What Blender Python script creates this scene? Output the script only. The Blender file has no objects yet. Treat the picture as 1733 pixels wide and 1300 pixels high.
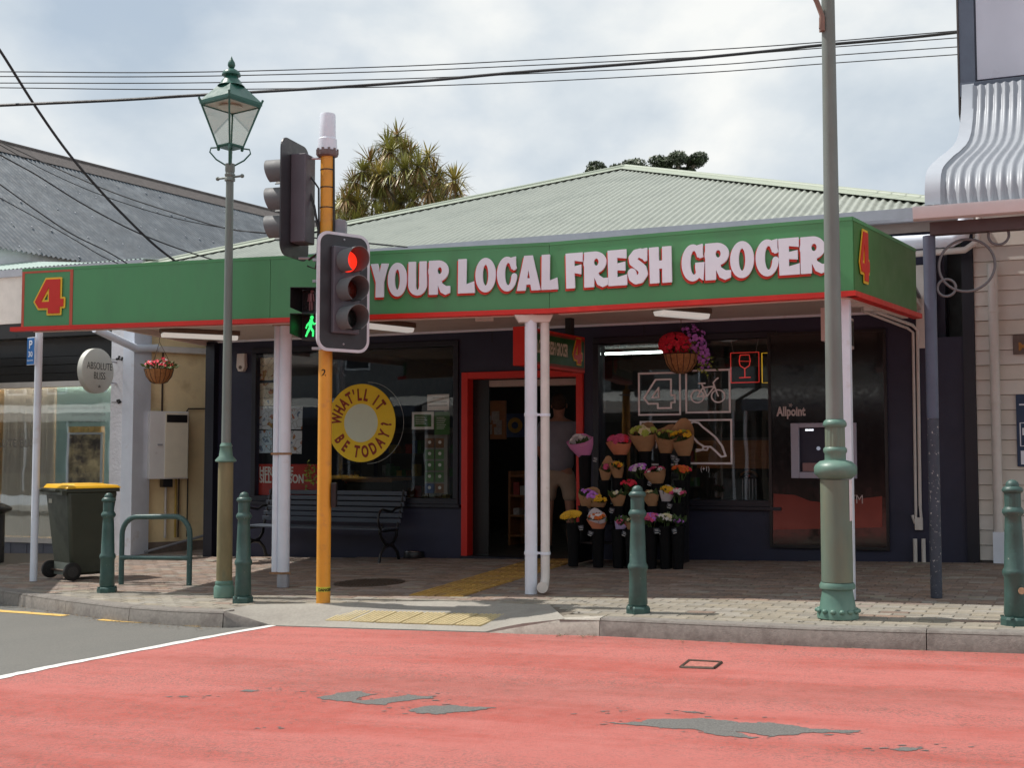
import bpy, bmesh, math, random
import numpy as np
from mathutils import Vector, Matrix
random.seed(7)
R = math.radians
scene = bpy.context.scene
# ---------------------------------------------------------------- camera
EYE = 1.25
F = 2028.0
CX, CY = 866.5, 650.0
PITCH = math.atan(121.0 / F)
cam = bpy.data.cameras.new('camera')
cam.sensor_width = 36.0
cam.lens = F / 1733.0 * 36.0
cam.clip_start = 0.05
cam.clip_end = 2000
camo = bpy.data.objects.new('camera', cam)
scene.collection.objects.link(camo)
camo.location = (0, 0, EYE)
camo.rotation_euler = (R(90) + PITCH, 0, 0)
scene.camera = camo
# ---------------------------------------------------------------- sun and sky
SUN_EL = R(58)
sdx, sdy = 1.0, -0.36
n_ = math.hypot(sdx, sdy)
L = Vector((sdx / n_ * math.cos(SUN_EL), sdy / n_ * math.cos(SUN_EL), -math.sin(SUN_EL)))
sun = bpy.data.lights.new('sun', 'SUN')
sun.energy = 3.6
sun.angle = R(0.53)
sun.color = (1.0, 0.95, 0.88)
suno = bpy.data.objects.new('sun', sun)
scene.collection.objects.link(suno)
suno.rotation_euler = L.to_track_quat('-Z', 'Y').to_euler()
world = bpy.data.worlds.new('World')
scene.world = world
world.use_nodes = True
wn = world.node_tree
wn.nodes.clear()
def N(t, kind, **kw):
    n = t.nodes.new(kind)
    for k, v in kw.items():
        if hasattr(n, k): setattr(n, k, v)
    return n
def mixc(t, fac, a, b, blend='MIX'):
    m = t.nodes.new('ShaderNodeMix'); m.data_type = 'RGBA'; m.blend_type = blend
    for sock, v in ((m.inputs[0], fac), (m.inputs[6], a), (m.inputs[7], b)):
        if hasattr(v, 'is_linked') or hasattr(v, 'links'): t.links.new(v, sock)
        elif isinstance(v, (int, float)): sock.default_value = v
        else: sock.default_value = (v[0], v[1], v[2], 1)
    return m.outputs[2]
def ramp(t, fac, stops):
    r = t.nodes.new('ShaderNodeValToRGB')
    e = r.color_ramp.elements
    while len(e) < len(stops): e.new(0.5)
    for i, (p, c) in enumerate(stops):
        e[i].position = p
        e[i].color = (c, c, c, 1) if isinstance(c, (int, float)) else (c[0], c[1], c[2], 1)
    t.links.new(fac, r.inputs[0])
    return r.outputs[0]
def mathn(t, op, a, b=None, clamp=False):
    m = t.nodes.new('ShaderNodeMath'); m.operation = op; m.use_clamp = clamp
    for i, v in enumerate((a, b)):
        if v is None: continue
        if isinstance(v, (int, float)): m.inputs[i].default_value = v
        else: t.links.new(v, m.inputs[i])
    return m.outputs[0]
sky = N(wn, 'ShaderNodeTexSky', sky_type='NISHITA', sun_disc=False)
sky.sun_elevation = SUN_EL
sky.sun_rotation = math.atan2(-sdx, -sdy)
tc = N(wn, 'ShaderNodeTexCoord')
mp = N(wn, 'ShaderNodeMapping'); mp.inputs['Scale'].default_value = (1.0, 1.0, 1.6)
mp.inputs['Location'].default_value = (3.4, 0.9, 1.5)
wn.links.new(tc.outputs['Generated'], mp.inputs[0])
n1 = N(wn, 'ShaderNodeTexNoise'); n1.inputs['Scale'].default_value = 3.0; n1.inputs['Detail'].default_value = 8; n1.inputs['Roughness'].default_value = 0.5; n1.inputs['Distortion'].default_value = 0.35
n2 = N(wn, 'ShaderNodeTexNoise'); n2.inputs['Scale'].default_value = 5.0; n2.inputs['Detail'].default_value = 7; n2.inputs['Roughness'].default_value = 0.52
for q in (n1, n2): wn.links.new(mp.outputs[0], q.inputs[0])
cover = ramp(wn, n1.outputs[0], [(0.30, 0.75), (0.50, 1.0)])
shade = mixc(wn, 0.45, n2.outputs[0], n1.outputs[0])
cloud = ramp(wn, shade, [(0.38, (0.42, 0.49, 0.56)), (0.50, (0.58, 0.63, 0.67)), (0.61, (0.78, 0.79, 0.775))])
skys = mixc(wn, 1.0, sky.outputs[0], (0.10, 0.10, 0.10), 'MULTIPLY')
skyc = mixc(wn, cover, skys, cloud)
bg = N(wn, 'ShaderNodeBackground'); bg.inputs[1].default_value = 1.02
wn.links.new(skyc, bg.inputs[0])
wo = N(wn, 'ShaderNodeOutputWorld')
wn.links.new(bg.outputs[0], wo.inputs[0])
scene.view_settings.view_transform = 'Standard'
scene.view_settings.look = 'None'
scene.view_settings.exposure = 0.27
scene.view_settings.gamma = 1.0
scene.view_settings.use_curve_mapping = False
scene.render.engine = 'CYCLES'
# ---------------------------------------------------------------- placing helpers
GS = 0.028                      # the street rises gently to the right
def ray(px, py):
    a = (px - CX) / F; b = (CY - py) / F
    return Vector((a, math.cos(PITCH) - b * math.sin(PITCH), math.sin(PITCH) + b * math.cos(PITCH)))
CAM = Vector((0, 0, EYE))
def onplane(px, py, p0, n):
    d = ray(px, py); n = Vector(n)
    return CAM + d * ((Vector(p0) - CAM).dot(n) / d.dot(n))
def gnd(px, py, h=0.0):
    return onplane(px, py, (0, 0, h), (-GS, 0, 1))
def atY(px, py, Y):
    return onplane(px, py, (0, Y, 0), (0, 1, 0))
def atZ(px, py, z):
    return onplane(px, py, (0, 0, z), (0, 0, 1))
def proj(p):
    q = Vector(p) - CAM
    c, s = math.cos(PITCH), math.sin(PITCH)
    dep = q.y * c + q.z * s; up = -q.y * s + q.z * c
    return (CX + F * q.x / dep, CY - F * up / dep)
def gz(x): return GS * x
def frame(o, ang=0.0):              # ang: rotation about Z in radians
    return Matrix.Translation(Vector(o)) @ Matrix.Rotation(ang, 4, 'Z')
WANG = -math.atan(0.421)
W = frame((0, 14.7, 0), WANG)   # shop front: x along the wall, y into the shop
Wi = W.inverted()
def wp(px, py, off=0.0):        # pixel -> (s, z) on the plane y=off of the shop front
    n = W.to_3x3() @ Vector((0, 1, 0))
    p = Wi @ onplane(px, py, W @ Vector((0, off, 0)), n)
    return p.x, p.z
def pl_frame(a, b):             # frame along a->b (plan), origin a
    return frame((a[0], a[1], 0), math.atan2(b[1] - a[1], b[0] - a[0]))
def fp(Fm, px, py, off=0.0):
    n = Fm.to_3x3() @ Vector((0, 1, 0))
    p = Fm.inverted() @ onplane(px, py, Fm @ Vector((0, off, 0)), n)
    return p.x, p.z
# ---------------------------------------------------------------- materials
MATS = {}
def mat(name, col, rough=0.6, metal=0.0, var=0.12, ns=6.0, bump=0.0, bs=80.0, spec=0.5, emit=0.0,
        col2=None, c2=(0.5, 0.62), ns2=3.0, rnd=0.0, trans=0.0, stretch=(1, 1, 1), coat=0.0, sss=0.0, attr=None):
    if name in MATS: return MATS[name]
    m = bpy.data.materials.new(name); m.use_nodes = True
    t = m.node_tree; b = t.nodes['Principled BSDF']
    tc = N(t, 'ShaderNodeTexCoord'); mp = N(t, 'ShaderNodeMapping'); mp.inputs['Scale'].default_value = stretch
    t.links.new(tc.outputs['Object'], mp.inputs[0])
    def noise(s, d=5, r=0.6):
        n = N(t, 'ShaderNodeTexNoise'); n.inputs['Scale'].default_value = s; n.inputs['Detail'].default_value = d
        n.inputs['Roughness'].default_value = r
        t.links.new(mp.outputs[0], n.inputs[0]); return n.outputs[0]
    c = None
    base = noise(ns)
    if col2 is not None:
        f = ramp(t, noise(ns2, 6, 0.65), [(c2[0], 0.0), (c2[1], 1.0)])
        c = mixc(t, f, col, col2)
    else:
        c = mixc(t, 0.0, col, col)
    v = ramp(t, base, [(0.25, 1 - var), (0.75, 1 + var)])
    r_ = v.node
    c = mixc(t, 1.0, c, v, 'MULTIPLY')
    if rnd:
        oi = N(t, 'ShaderNodeObjectInfo')
        at = N(t, 'ShaderNodeAttribute'); at.attribute_name = 'rnd'
        s = mathn(t, 'FRACT', mathn(t, 'ADD', oi.outputs['Random'], at.outputs['Fac']))
        h = N(t, 'ShaderNodeHueSaturation'); 
        t.links.new(mathn(t, 'ADD', mathn(t, 'MULTIPLY', s, 2 * rnd), 1 - rnd), h.inputs['Value'])
        s2 = mathn(t, 'FRACT', mathn(t, 'MULTIPLY', s, 7.31))
        t.links.new(mathn(t, 'ADD', mathn(t, 'MULTIPLY', s2, 0.5), 0.75), h.inputs['Saturation'])
        t.links.new(c, h.inputs['Color']); c = h.outputs[0]
    t.links.new(c, b.inputs['Base Color'])
    b.inputs['Metallic'].default_value = metal
    b.inputs['Specular IOR Level'].default_value = spec
    rr = ramp(t, noise(ns * 2.3), [(0.3, max(0, rough - 0.08)), (0.7, min(1, rough + 0.08))])
    t.links.new(rr, b.inputs['Roughness'])
    if coat: b.inputs['Coat Weight'].default_value = coat; b.inputs['Coat Roughness'].default_value = 0.15
    if trans: b.inputs['Transmission Weight'].default_value = trans
    if emit:
        t.links.new(c, b.inputs['Emission Color']); b.inputs['Emission Strength'].default_value = emit
    if bump:
        bn = N(t, 'ShaderNodeBump'); bn.inputs['Strength'].default_value = bump; bn.inputs['Distance'].default_value = 0.01
        t.links.new(noise(bs, 4, 0.6), bn.inputs['Height']); t.links.new(bn.outputs[0], b.inputs['Normal'])
    MATS[name] = m
    return m
def glass_mat(name, tint=(0.85, 0.88, 0.88), ior=1.5, boost=1.4, wave=0.02):
    if name in MATS: return MATS[name]
    m = bpy.data.materials.new(name); m.use_nodes = True
    t = m.node_tree; t.nodes.clear()
    o = N(t, 'ShaderNodeOutputMaterial'); mx = N(t, 'ShaderNodeMixShader')
    tr = N(t, 'ShaderNodeBsdfTransparent'); tr.inputs[0].default_value = (*tint, 1)
    gl = N(t, 'ShaderNodeBsdfGlossy'); gl.inputs['Roughness'].default_value = 0.012
    fr = N(t, 'ShaderNodeFresnel'); fr.inputs[0].default_value = ior
    tc = N(t, 'ShaderNodeTexCoord'); n = N(t, 'ShaderNodeTexNoise'); n.inputs['Scale'].default_value = 1.3
    t.links.new(tc.outputs['Object'], n.inputs[0])
    bn = N(t, 'ShaderNodeBump'); bn.inputs['Strength'].default_value = wave; bn.inputs['Distance'].default_value = 0.2
    t.links.new(n.outputs[0], bn.inputs['Height']); t.links.new(bn.outputs[0], gl.inputs['Normal'])
    t.links.new(mathn(t, 'MULTIPLY', fr.outputs[0], boost, True), mx.inputs[0])
    t.links.new(tr.outputs[0], mx.inputs[1]); t.links.new(gl.outputs[0], mx.inputs[2]); t.links.new(mx.outputs[0], o.inputs[0])
    MATS[name] = m
    return m
# ---------------------------------------------------------------- objects
COL = scene.collection
def tag(o, label=None, cat=None, group=None, kind=None):
    if label: o['label'] = label
    if cat: o['category'] = cat
    if group: o['group'] = group
    if kind: o['kind'] = kind
    return o
WM = {}                         # world matrix of each root, for building children in world coordinates
def thing(name, label, cat, M=None, group=None, kind=None):
    o = bpy.data.objects.new(name, None); COL.objects.link(o)
    o.empty_display_size = 0.1
    M = M if M is not None else Matrix.Identity(4)
    if isinstance(M, (tuple, list, Vector)): M = Matrix.Translation(Vector(M))
    o.matrix_world = M; o.location = M.to_translation(); o.rotation_euler = M.to_euler()
    WM[o] = M.copy()
    return tag(o, label, cat, group, kind)
def kids(o): return [c for c in COL.objects if c.parent == o]
def copy_tree(o, M=None, label=None, children=None):
    c = o.copy(); COL.objects.link(c)
    if M is not None:
        c.location = M.to_translation(); c.rotation_euler = M.to_euler(); WM[c] = M.copy()
    if label: c['label'] = label
    def rec(src, dst):
        for ch in CH.get(src, []):
            k = ch.copy(); COL.objects.link(k); k.parent = dst
            CH.setdefault(dst, []).append(k)
            rec(ch, k)
    rec(o, c)
    return c
CH = {}
class MB:
    def __init__(s): s.v = []; s.f = []; s.r = []
    def add(s, vs, fs, M=None, rnd=0.0):
        b = len(s.v)
        if M is None: s.v += [tuple(v) for v in vs]
        else: s.v += [tuple(M @ Vector(v)) for v in vs]
        s.f += [tuple(i + b for i in f) for f in fs]
        s.r += [rnd] * len(fs)
        return s
    def box(s, x0, x1, y0, y1, z0, z1, M=None, rnd=0.0):
        vs = [(x, y, z) for z in (z0, z1) for y in (y0, y1) for x in (x0, x1)]
        fs = [(0, 2, 3, 1), (4, 5, 7, 6), (0, 1, 5, 4), (2, 6, 7, 3), (0, 4, 6, 2), (1, 3, 7, 5)]
        return s.add(vs, fs, M, rnd)
    def hexa(s, a, b, M=None):  # a: 4 bottom points ccw, b: 4 top
        return s.add(list(a) + list(b), [(3, 2, 1, 0), (4, 5, 6, 7), (0, 1, 5, 4), (1, 2, 6, 5), (2, 3, 7, 6), (3, 0, 4, 7)], M)
    def cyl(s, p, q, r0, r1=None, n=12, caps=True, M=None):
        r1 = r0 if r1 is None else r1
        return s.tube([p, q], [r0, r1], n, caps, M)
    def tube(s, path, r, n=8, caps=True, M=None, flat=1.0):
        P = [Vector(p) for p in path]
        rs = r if isinstance(r, (list, tuple)) else [r] * len(P)
        vs = []; u = None
        for i, p in enumerate(P):
            t = (P[min(i + 1, len(P) - 1)] - P[max(i - 1, 0)])
            t = t.normalized() if t.length > 1e-9 else Vector((0, 0, 1))
            if u is None:
                a = Vector((0, 0, 1)) if abs(t.z) < 0.9 else Vector((0, 1, 0))
                u = t.cross(a).normalized()
            else:
                u = u - t * u.dot(t)
                u = u.normalized() if u.length > 1e-6 else t.orthogonal().normalized()
            w = t.cross(u)
            for k in range(n):
                a = 2 * math.pi * k / n
                vs.append(p + (u * math.cos(a) + w * math.sin(a) * flat) * rs[i])
        fs = []
        for i in range(len(P) - 1):
            for k in range(n):
                fs.append((i * n + k, i * n + (k + 1) % n, (i + 1) * n + (k + 1) % n, (i + 1) * n + k))
        if caps:
            fs.append(tuple(range(n - 1, -1, -1))); m = (len(P) - 1) * n
            fs.append(tuple(range(m, m + n)))
        return s.add(vs, fs, M)
    def lathe(s, prof, n=20, M=None, flute=0.0, fl_n=0, a0=0.0):
        vs = []; fs = []
        for (r, z) in prof:
            for k in range(n):
                a = 2 * math.pi * k / n + a0
                rr = max(r, 1e-4) * (1 - flute * (0.5 + 0.5 * math.cos(a * fl_n))) if flute else max(r, 1e-4)
                vs.append((rr * math.cos(a), rr * math.sin(a), z))
        for i in range(len(prof) - 1):
            for k in range(n):
                fs.append((i * n + k, i * n + (k + 1) % n, (i + 1) * n + (k + 1) % n, (i + 1) * n + k))
        fs.append(tuple(range(n - 1, -1, -1))); m = (len(prof) - 1) * n
        fs.append(tuple(range(m, m + n)))
        return s.add(vs, fs, M)
    def prism(s, poly, y0, y1, M=None, axis='y'):
        n = len(poly)
        if axis == 'y': vs = [(p[0], y0, p[1]) for p in poly] + [(p[0], y1, p[1]) for p in poly]
        elif axis == 'z': vs = [(p[0], p[1], y0) for p in poly] + [(p[0], p[1], y1) for p in poly]
        else: vs = [(y0, p[0], p[1]) for p in poly] + [(y1, p[0], p[1]) for p in poly]
        fs = [tuple(range(n)), tuple(range(2 * n - 1, n - 1, -1))]
        fs += [((i + 1) % n, i, i + n, (i + 1) % n + n) for i in range(n)]
        return s.add(vs, fs, M)
    def ball(s, c, r, n=8, m=5, sc=(1, 1, 1), M=None):
        c = Vector(c); vs = [c + Vector((0, 0, -r * sc[2]))]
        for i in range(1, m):
            a = -math.pi / 2 + math.pi * i / m
            for k in range(n):
                b = 2 * math.pi * k / n
                vs.append(c + Vector((r * sc[0] * math.cos(a) * math.cos(b), r * sc[1] * math.cos(a) * math.sin(b), r * sc[2] * math.sin(a))))
        vs.append(c + Vector((0, 0, r * sc[2]))); fs = []
        for k in range(n): fs.append((0, 1 + (k + 1) % n, 1 + k))
        for i in range(m - 2):
            for k in range(n):
                fs.append((1 + i * n + k, 1 + i * n + (k + 1) % n, 1 + (i + 1) * n + (k + 1) % n, 1 + (i + 1) * n + k))
        e = len(vs) - 1; o = 1 + (m - 2) * n
        for k in range(n): fs.append((e, o + k, o + (k + 1) % n))
        return s.add(vs, fs, M)
    def build(s, name, m, parent=None, label=None, cat=None, group=None, kind=None, smooth=None, bevel=0, loc=None, sub=0, attr=False):
        root = parent
        while root is not None and root not in WM: root = root.parent
        if root is not None: Mi = WM[root].inverted()
        elif loc is not None: Mi = Matrix.Translation(-Vector(loc))
        else: Mi = None
        vs = s.v if Mi is None else [tuple(Mi @ Vector(v)) for v in s.v]
        me = bpy.data.meshes.new(name); me.from_pydata(vs, [], s.f)
        me.materials.append(m)
        if attr:
            a = me.attributes.new('rnd', 'FLOAT', 'FACE'); a.data.foreach_set('value', s.r)
        if smooth is not None:
            for p in me.polygons: p.use_smooth = True
            me.set_sharp_from_angle(angle=R(smooth))
        me.update()
        o = bpy.data.objects.new(name, me); COL.objects.link(o)
        if parent is not None:
            o.parent = parent; CH.setdefault(parent, []).append(o)
        elif loc is not None: o.location = loc
        if bevel:
            b = o.modifiers.new('bevel', 'BEVEL'); b.width = bevel; b.segments = 2; b.limit_method = 'ANGLE'
        return tag(o, label, cat, group, kind)
# ---------------------------------------------------------------- text and lettering
def grab(o):
    me = o.to_mesh()
    vs = [tuple(v.co) for v in me.vertices]; fs = [tuple(p.vertices) for p in me.polygons]
    o.to_mesh_clear(); return vs, fs
def text_geo(txt, size=1.0, ext=0.002, offset=0.0, align='CENTER', sx=1.0, sp=1.0):
    c = bpy.data.curves.new('t', 'FONT'); c.body = txt; c.size = size; c.extrude = ext; c.offset = offset
    c.align_x = align; c.resolution_u = 3; c.space_character = sp
    o = bpy.data.objects.new('t', c)
    vs, fs = grab(o)
    bpy.data.objects.remove(o); bpy.data.curves.remove(c)
    # text plane XY -> local XZ, facing -y
    return [(v[0] * sx, -v[2], v[1]) for v in vs], fs
def contour(fn, w, h, pad=0.1, res=0.02):
    xs = np.arange(-pad, w + pad + res, res); ys = np.arange(-pad, h + pad + res, res)
    X, Y = np.meshgrid(xs, ys); D = fn(X, Y)
    D = np.where(np.abs(D) < 1e-6, 1e-6, D)
    segs = {}
    def ip(i, j, k, l):
        a, b = D[j, i], D[l, k]; t = a / (a - b)
        return (xs[i] + (xs[k] - xs[i]) * t, ys[j] + (ys[l] - ys[j]) * t)
    for j in range(len(ys) - 1):
        for i in range(len(xs) - 1):
            c = [(i, j), (i + 1, j), (i + 1, j + 1), (i, j + 1)]
            ins = [D[q[1], q[0]] < 0 for q in c]
            if all(ins) or not any(ins): continue
            en = []; ex = []
            for e in range(4):
                a, b = c[e], c[(e + 1) % 4]
                if ins[e] != ins[(e + 1) % 4]:
                    key = (min(a, b), max(a, b)); pt = ip(*key[0], *key[1])
                    (ex if ins[e] else en).append((key, pt))
            for k in range(len(en)):
                q = ex[k] if len(en) == 1 else ex[k]
                segs[en[k][0]] = (en[k][1], q[0])
    loops = []
    while segs:
        k0 = next(iter(segs)); k = k0; lp = []
        while k in segs:
            p, nx = segs.pop(k); lp.append(p); k = nx
        if len(lp) > 3: loops.append(lp)
    return loops
def simplify(lp, tol=0.0025):
    out = list(lp); ch = True
    while ch and len(out) > 8:
        ch = False; n = len(out); keep = []; skip = False
        for i in range(n):
            a, b, c = out[i - 1], out[i], out[(i + 1) % n]
            dx, dy = c[0] - a[0], c[1] - a[1]; l = math.hypot(dx, dy) or 1e-9
            d = abs((b[0] - a[0]) * dy - (b[1] - a[1]) * dx) / l
            if d < tol and not skip: skip = True; ch = True
            else: keep.append(b); skip = False
        out = keep
    return out
def shape_geo(loops, ext):
    c = bpy.data.curves.new('s', 'CURVE'); c.dimensions = '2D'; c.fill_mode = 'BOTH'; c.extrude = ext
    for lp in loops:
        sp = c.splines.new('POLY'); sp.points.add(len(lp) - 1)
        for i, p in enumerate(lp): sp.points[i].co = (p[0], p[1], 0, 1)
        sp.use_cyclic_u = True
    o = bpy.data.objects.new('s', c); vs, fs = grab(o)
    bpy.data.objects.remove(o); bpy.data.curves.remove(c)
    return [(v[0], -v[2], v[1]) for v in vs], fs
def s_poly(pts):
    def fn(X, Y):
        d = np.full(X.shape, 1e9); ins = np.zeros(X.shape, bool); n = len(pts)
        for i in range(n):
            ax, ay = pts[i]; bx, by = pts[(i + 1) % n]
            ex, ey = bx - ax, by - ay; l2 = ex * ex + ey * ey + 1e-12
            t = np.clip(((X - ax) * ex + (Y - ay) * ey) / l2, 0, 1)
            d = np.minimum(d, np.hypot(X - ax - t * ex, Y - ay - t * ey))
            if by != ay:
                cr = ((ay > Y) != (by > Y)) & (X < (bx - ax) * (Y - ay) / (by - ay) + ax)
                ins ^= cr
        return np.where(ins, -d, d)
    return fn
def s_ell(cx, cy, rx, ry):
    return lambda X, Y: (np.sqrt(((X - cx) / rx) ** 2 + ((Y - cy) / ry) ** 2) - 1) * min(rx, ry)
def s_line(pts, r):
    def fn(X, Y):
        d = np.full(X.shape, 1e9)
        for (ax, ay), (bx, by) in zip(pts, pts[1:]):
            ex, ey = bx - ax, by - ay; l2 = ex * ex + ey * ey + 1e-12
            t = np.clip(((X - ax) * ex + (Y - ay) * ey) / l2, 0, 1)
            d = np.minimum(d, np.hypot(X - ax - t * ex, Y - ay - t * ey))
        return d - r
    return fn
def U_(*f): return lambda X, Y: np.minimum.reduce([g(X, Y) for g in f])
def Sub(a, *b): return lambda X, Y: np.maximum(a(X, Y), -np.minimum.reduce([g(X, Y) for g in b]))
def Off(a, r): return lambda X, Y: a(X, Y) - r
def bx_(x0, y0, x1, y1): return s_poly([(x0, y0), (x1, y0), (x1, y1), (x0, y1)])
ringO = Sub(s_ell(.31, .5, .31, .5), s_ell(.31, .5, .085, .30))
GL = {
 'O': (.62, ringO),
 'U': (.62, Sub(U_(s_poly([(0, .3), (.01, 1), (.25, 1), (.27, .3)]), s_poly([(.36, .3), (.37, 1), (.60, 1), (.62, .3)]), s_ell(.31, .33, .31, .33)), s_poly([(.26, .3), (.36, .3), (.37, 1.2), (.245, 1.2)]), s_ell(.31, .3, .055, .13))),
 'Y': (.60, s_poly([(0, 1), (.25, 1), (.31, .72), (.37, 1), (.62, .99), (.46, .45), (.46, 0), (.17, 0), (.18, .45)])),
 'R': (.62, Sub(U_(bx_(0, 0, .27, 1), bx_(.1, .42, .3, 1), s_ell(.29, .69, .31, .31), s_poly([(.2, .5), (.36, .5), (.40, .33), (.52, .24), (.65, .24), (.65, .04), (.5, -.02), (.36, .06), (.27, .28), (.2, .3)])), s_ell(.33, .70, .065, .10))),
 'L': (.52, s_poly([(.01, 1), (.27, 1), (.26, .26), (.50, .34), (.53, 0), (0, 0)])),
 'C': (.60, U_(Sub(s_ell(.31, .5, .31, .5), s_ell(.345, .5, .10, .32), bx_(.36, .44, .9, .64)), s_poly([(.44, .97), (.58, 1.0), (.58, .62), (.50, .60), (.40, .74)]), s_ell(.53, .42, .085, .10))),
 'G': (.62, U_(Sub(s_ell(.31, .5, .31, .5), s_ell(.345, .5, .10, .32), bx_(.36, .44, .9, .64)), s_poly([(.44, .97), (.59, 1.0), (.59, .63), (.50, .61), (.40, .75)]), s_poly([(.38, .34), (.38, .5), (.64, .5), (.60, .0), (.50, .08), (.42, .1)]))),
 'A': (.66, Sub(s_poly([(.20, 1), (.45, 1), (.68, 0), (.41, 0), (.385, .17), (.26, .17), (.24, 0), (-.02, 0)]), s_poly([(.325, .60), (.285, .35), (.365, .35)]))),
 'F': (.54, s_poly([(0, 1), (.54, 1), (.54, .73), (.28, .78), (.28, .62), (.50, .66), (.50, .38), (.28, .43), (.30, 0), (0.02, 0)])),
 'E': (.54, s_poly([(0, 1), (.53, 1), (.53, .74), (.27, .78), (.27, .62), (.50, .66), (.50, .40), (.27, .43), (.27, .23), (.55, .30), (.55, 0), (0.02, 0)])),
 'S': (.58, U_(s_line([(.44, .82), (.36, .87), (.24, .85), (.15, .75), (.17, .63), (.30, .53), (.42, .42), (.45, .28), (.36, .15), (.24, .13), (.15, .20), (.12, .33)], .125), s_poly([(.42, .98), (.56, 1.0), (.56, .64), (.48, .62), (.38, .76)]))),
 'H': (.64, U_(s_poly([(0.02, 0), (.29, 0), (.27, 1), (0, 1)]), s_poly([(.37, 0), (.64, 0), (.63, 1), (.37, 1)]), bx_(.2, .40, .45, .62))),
}
_gc = {}
def glyph(ch, grow=0.0, ext=0.01):
    k = (ch, grow, ext)
    if k not in _gc:
        w, fn = GL[ch]
        lps = [simplify(l, 0.0018) for l in contour(Off(fn, grow), w, 1.0, 0.14, 0.0125)]
        _gc[k] = shape_geo(lps, ext)
    return GL[ch][0], _gc[k]
FOUR = [(.38, 1), (.88, 1), (.88, .44), (1, .44), (1, .19), (.88, .19), (.88, 0), (.45, 0), (.45, .16), (.14, .16), (0, .36)]
FOURH = [(.26, .37), (.48, .37), (.48, .72)]
def four_geo(grow, ext):
    k = ('four', grow, ext)
    if k not in _gc:
        fn = Off(Sub(s_poly(FOUR), s_poly(FOURH)), grow)
        _gc[k] = shape_geo([simplify(l, 0.0015) for l in contour(fn, 1, 1, 0.14, 0.0133)], ext)
    return _gc[k]
def skinned(name, verts, edges, radii, m, parent, sub=2, root=0):
    me = bpy.data.meshes.new(name); me.from_pydata([tuple(v) for v in verts], edges, [])
    o = bpy.data.objects.new(name, me); COL.objects.link(o)
    sk = o.modifiers.new('skin', 'SKIN')
    d = me.skin_vertices[0].data
    for i, r in enumerate(radii):
        d[i].radius = r if isinstance(r, tuple) else (r, r); d[i].use_root = (i == root)
    sb = o.modifiers.new('sub', 'SUBSURF'); sb.levels = sub; sb.render_levels = sub
    dg = bpy.context.evaluated_depsgraph_get()
    ev = o.evaluated_get(dg); nm = bpy.data.meshes.new_from_object(ev)
    vs = [tuple(v.co) for v in nm.vertices]; fs = [tuple(p.vertices) for p in nm.polygons]
    bpy.data.objects.remove(o)
    b = MB(); b.add(vs, fs)
    return b.build(name, m, parent, smooth=60)
# ================================================================ MATERIALS
m_asph = mat('asphalt', (0.175, 0.17, 0.155), 0.9, var=0.14, ns=60, bump=0.7, bs=260, col2=(0.16, 0.157, 0.145), ns2=1.2, c2=(0.4, 0.7))
m_patch = mat('bare_asphalt', (0.17, 0.165, 0.155), 0.9, var=0.4, ns=90, bump=0.9, bs=220)
m_kerb = mat('kerb_concrete', (0.22, 0.20, 0.18), 0.9, var=0.22, ns=30, bump=0.5, bs=120, col2=(0.17, 0.15, 0.135), ns2=5)
m_kerbtop = mat('kerb_top_concrete', (0.42, 0.39, 0.34), 0.9, var=0.2, ns=30, bump=0.4, bs=120, col2=(0.32, 0.29, 0.25), ns2=6)
m_ramp = mat('ramp_concrete', (0.34, 0.32, 0.28), 0.9, var=0.12, ns=40, bump=0.35, bs=160, col2=(0.28, 0.26, 0.23), ns2=2.2, c2=(0.42, 0.68))
m_joint = mat('sand_joint', (0.17, 0.145, 0.115), 0.95, var=0.25, ns=50, bump=0.4)
m_pav = mat('paver_beige', (0.29, 0.262, 0.215), 0.88, var=0.2, ns=18, bump=0.4, bs=130, rnd=0.16, col2=(.22, .195, .16), ns2=2.2, c2=(.45, .7))
m_pavr = mat('paver_brown', (0.25, 0.19, 0.155), 0.85, var=0.2, ns=22, bump=0.4, bs=130, rnd=0.22)
m_tact = mat('tactile_yellow', (0.38, 0.29, 0.13), 0.75, var=0.15, ns=14, bump=0.2, col2=(0.42, 0.33, 0.19), ns2=7)
m_yline = mat('yellow_paint', (0.72, 0.46, 0.12), 0.7, var=0.1, ns=20, col2=(0.55, 0.38, 0.15), ns2=12, c2=(0.5, 0.75))
m_wline = mat('white_road_paint', (0.72, 0.71, 0.68), 0.7, var=0.08, ns=20, col2=(0.30, 0.29, 0.27), ns2=9, c2=(0.62, 0.72))
m_navy = mat('navy_paint', (0.019, 0.021, 0.050), 0.5, var=0.15, ns=3, bump=0.12, bs=60)
m_navyd = mat('dark_trim', (0.011, 0.012, 0.022), 0.4, var=0.1, ns=6)
m_black = mat('black_paint', (0.012, 0.012, 0.013), 0.35, var=0.1)
m_redp = mat('red_paint', (0.62, 0.022, 0.012), 0.4, var=0.06)
m_green = mat('green_sign', (0.082, 0.29, 0.12), 0.42, var=0.09, ns=1.5, bump=0.03, bs=12, col2=(.085, .25, .115), ns2=3.5, c2=(.48, .75), stretch=(1, 1, .3))
m_greend = mat('green_sign_shaded', (0.055, 0.19, 0.05), 0.42, var=0.06, ns=1.5)  # darker copy of the sign green, shade on the return end painted in
m_letw = mat('letter_white', (0.80, 0.84, 0.93), 0.45, var=0.03)
m_yel = mat('yellow_sign', (0.80, 0.52, 0.04), 0.45, var=0.04)
m_white = mat('white_paint', (0.74, 0.79, 0.88), 0.45, var=0.06, ns=5, bump=0.05, col2=(0.55, 0.53, 0.53), ns2=4, c2=(0.6, 0.8))
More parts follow.
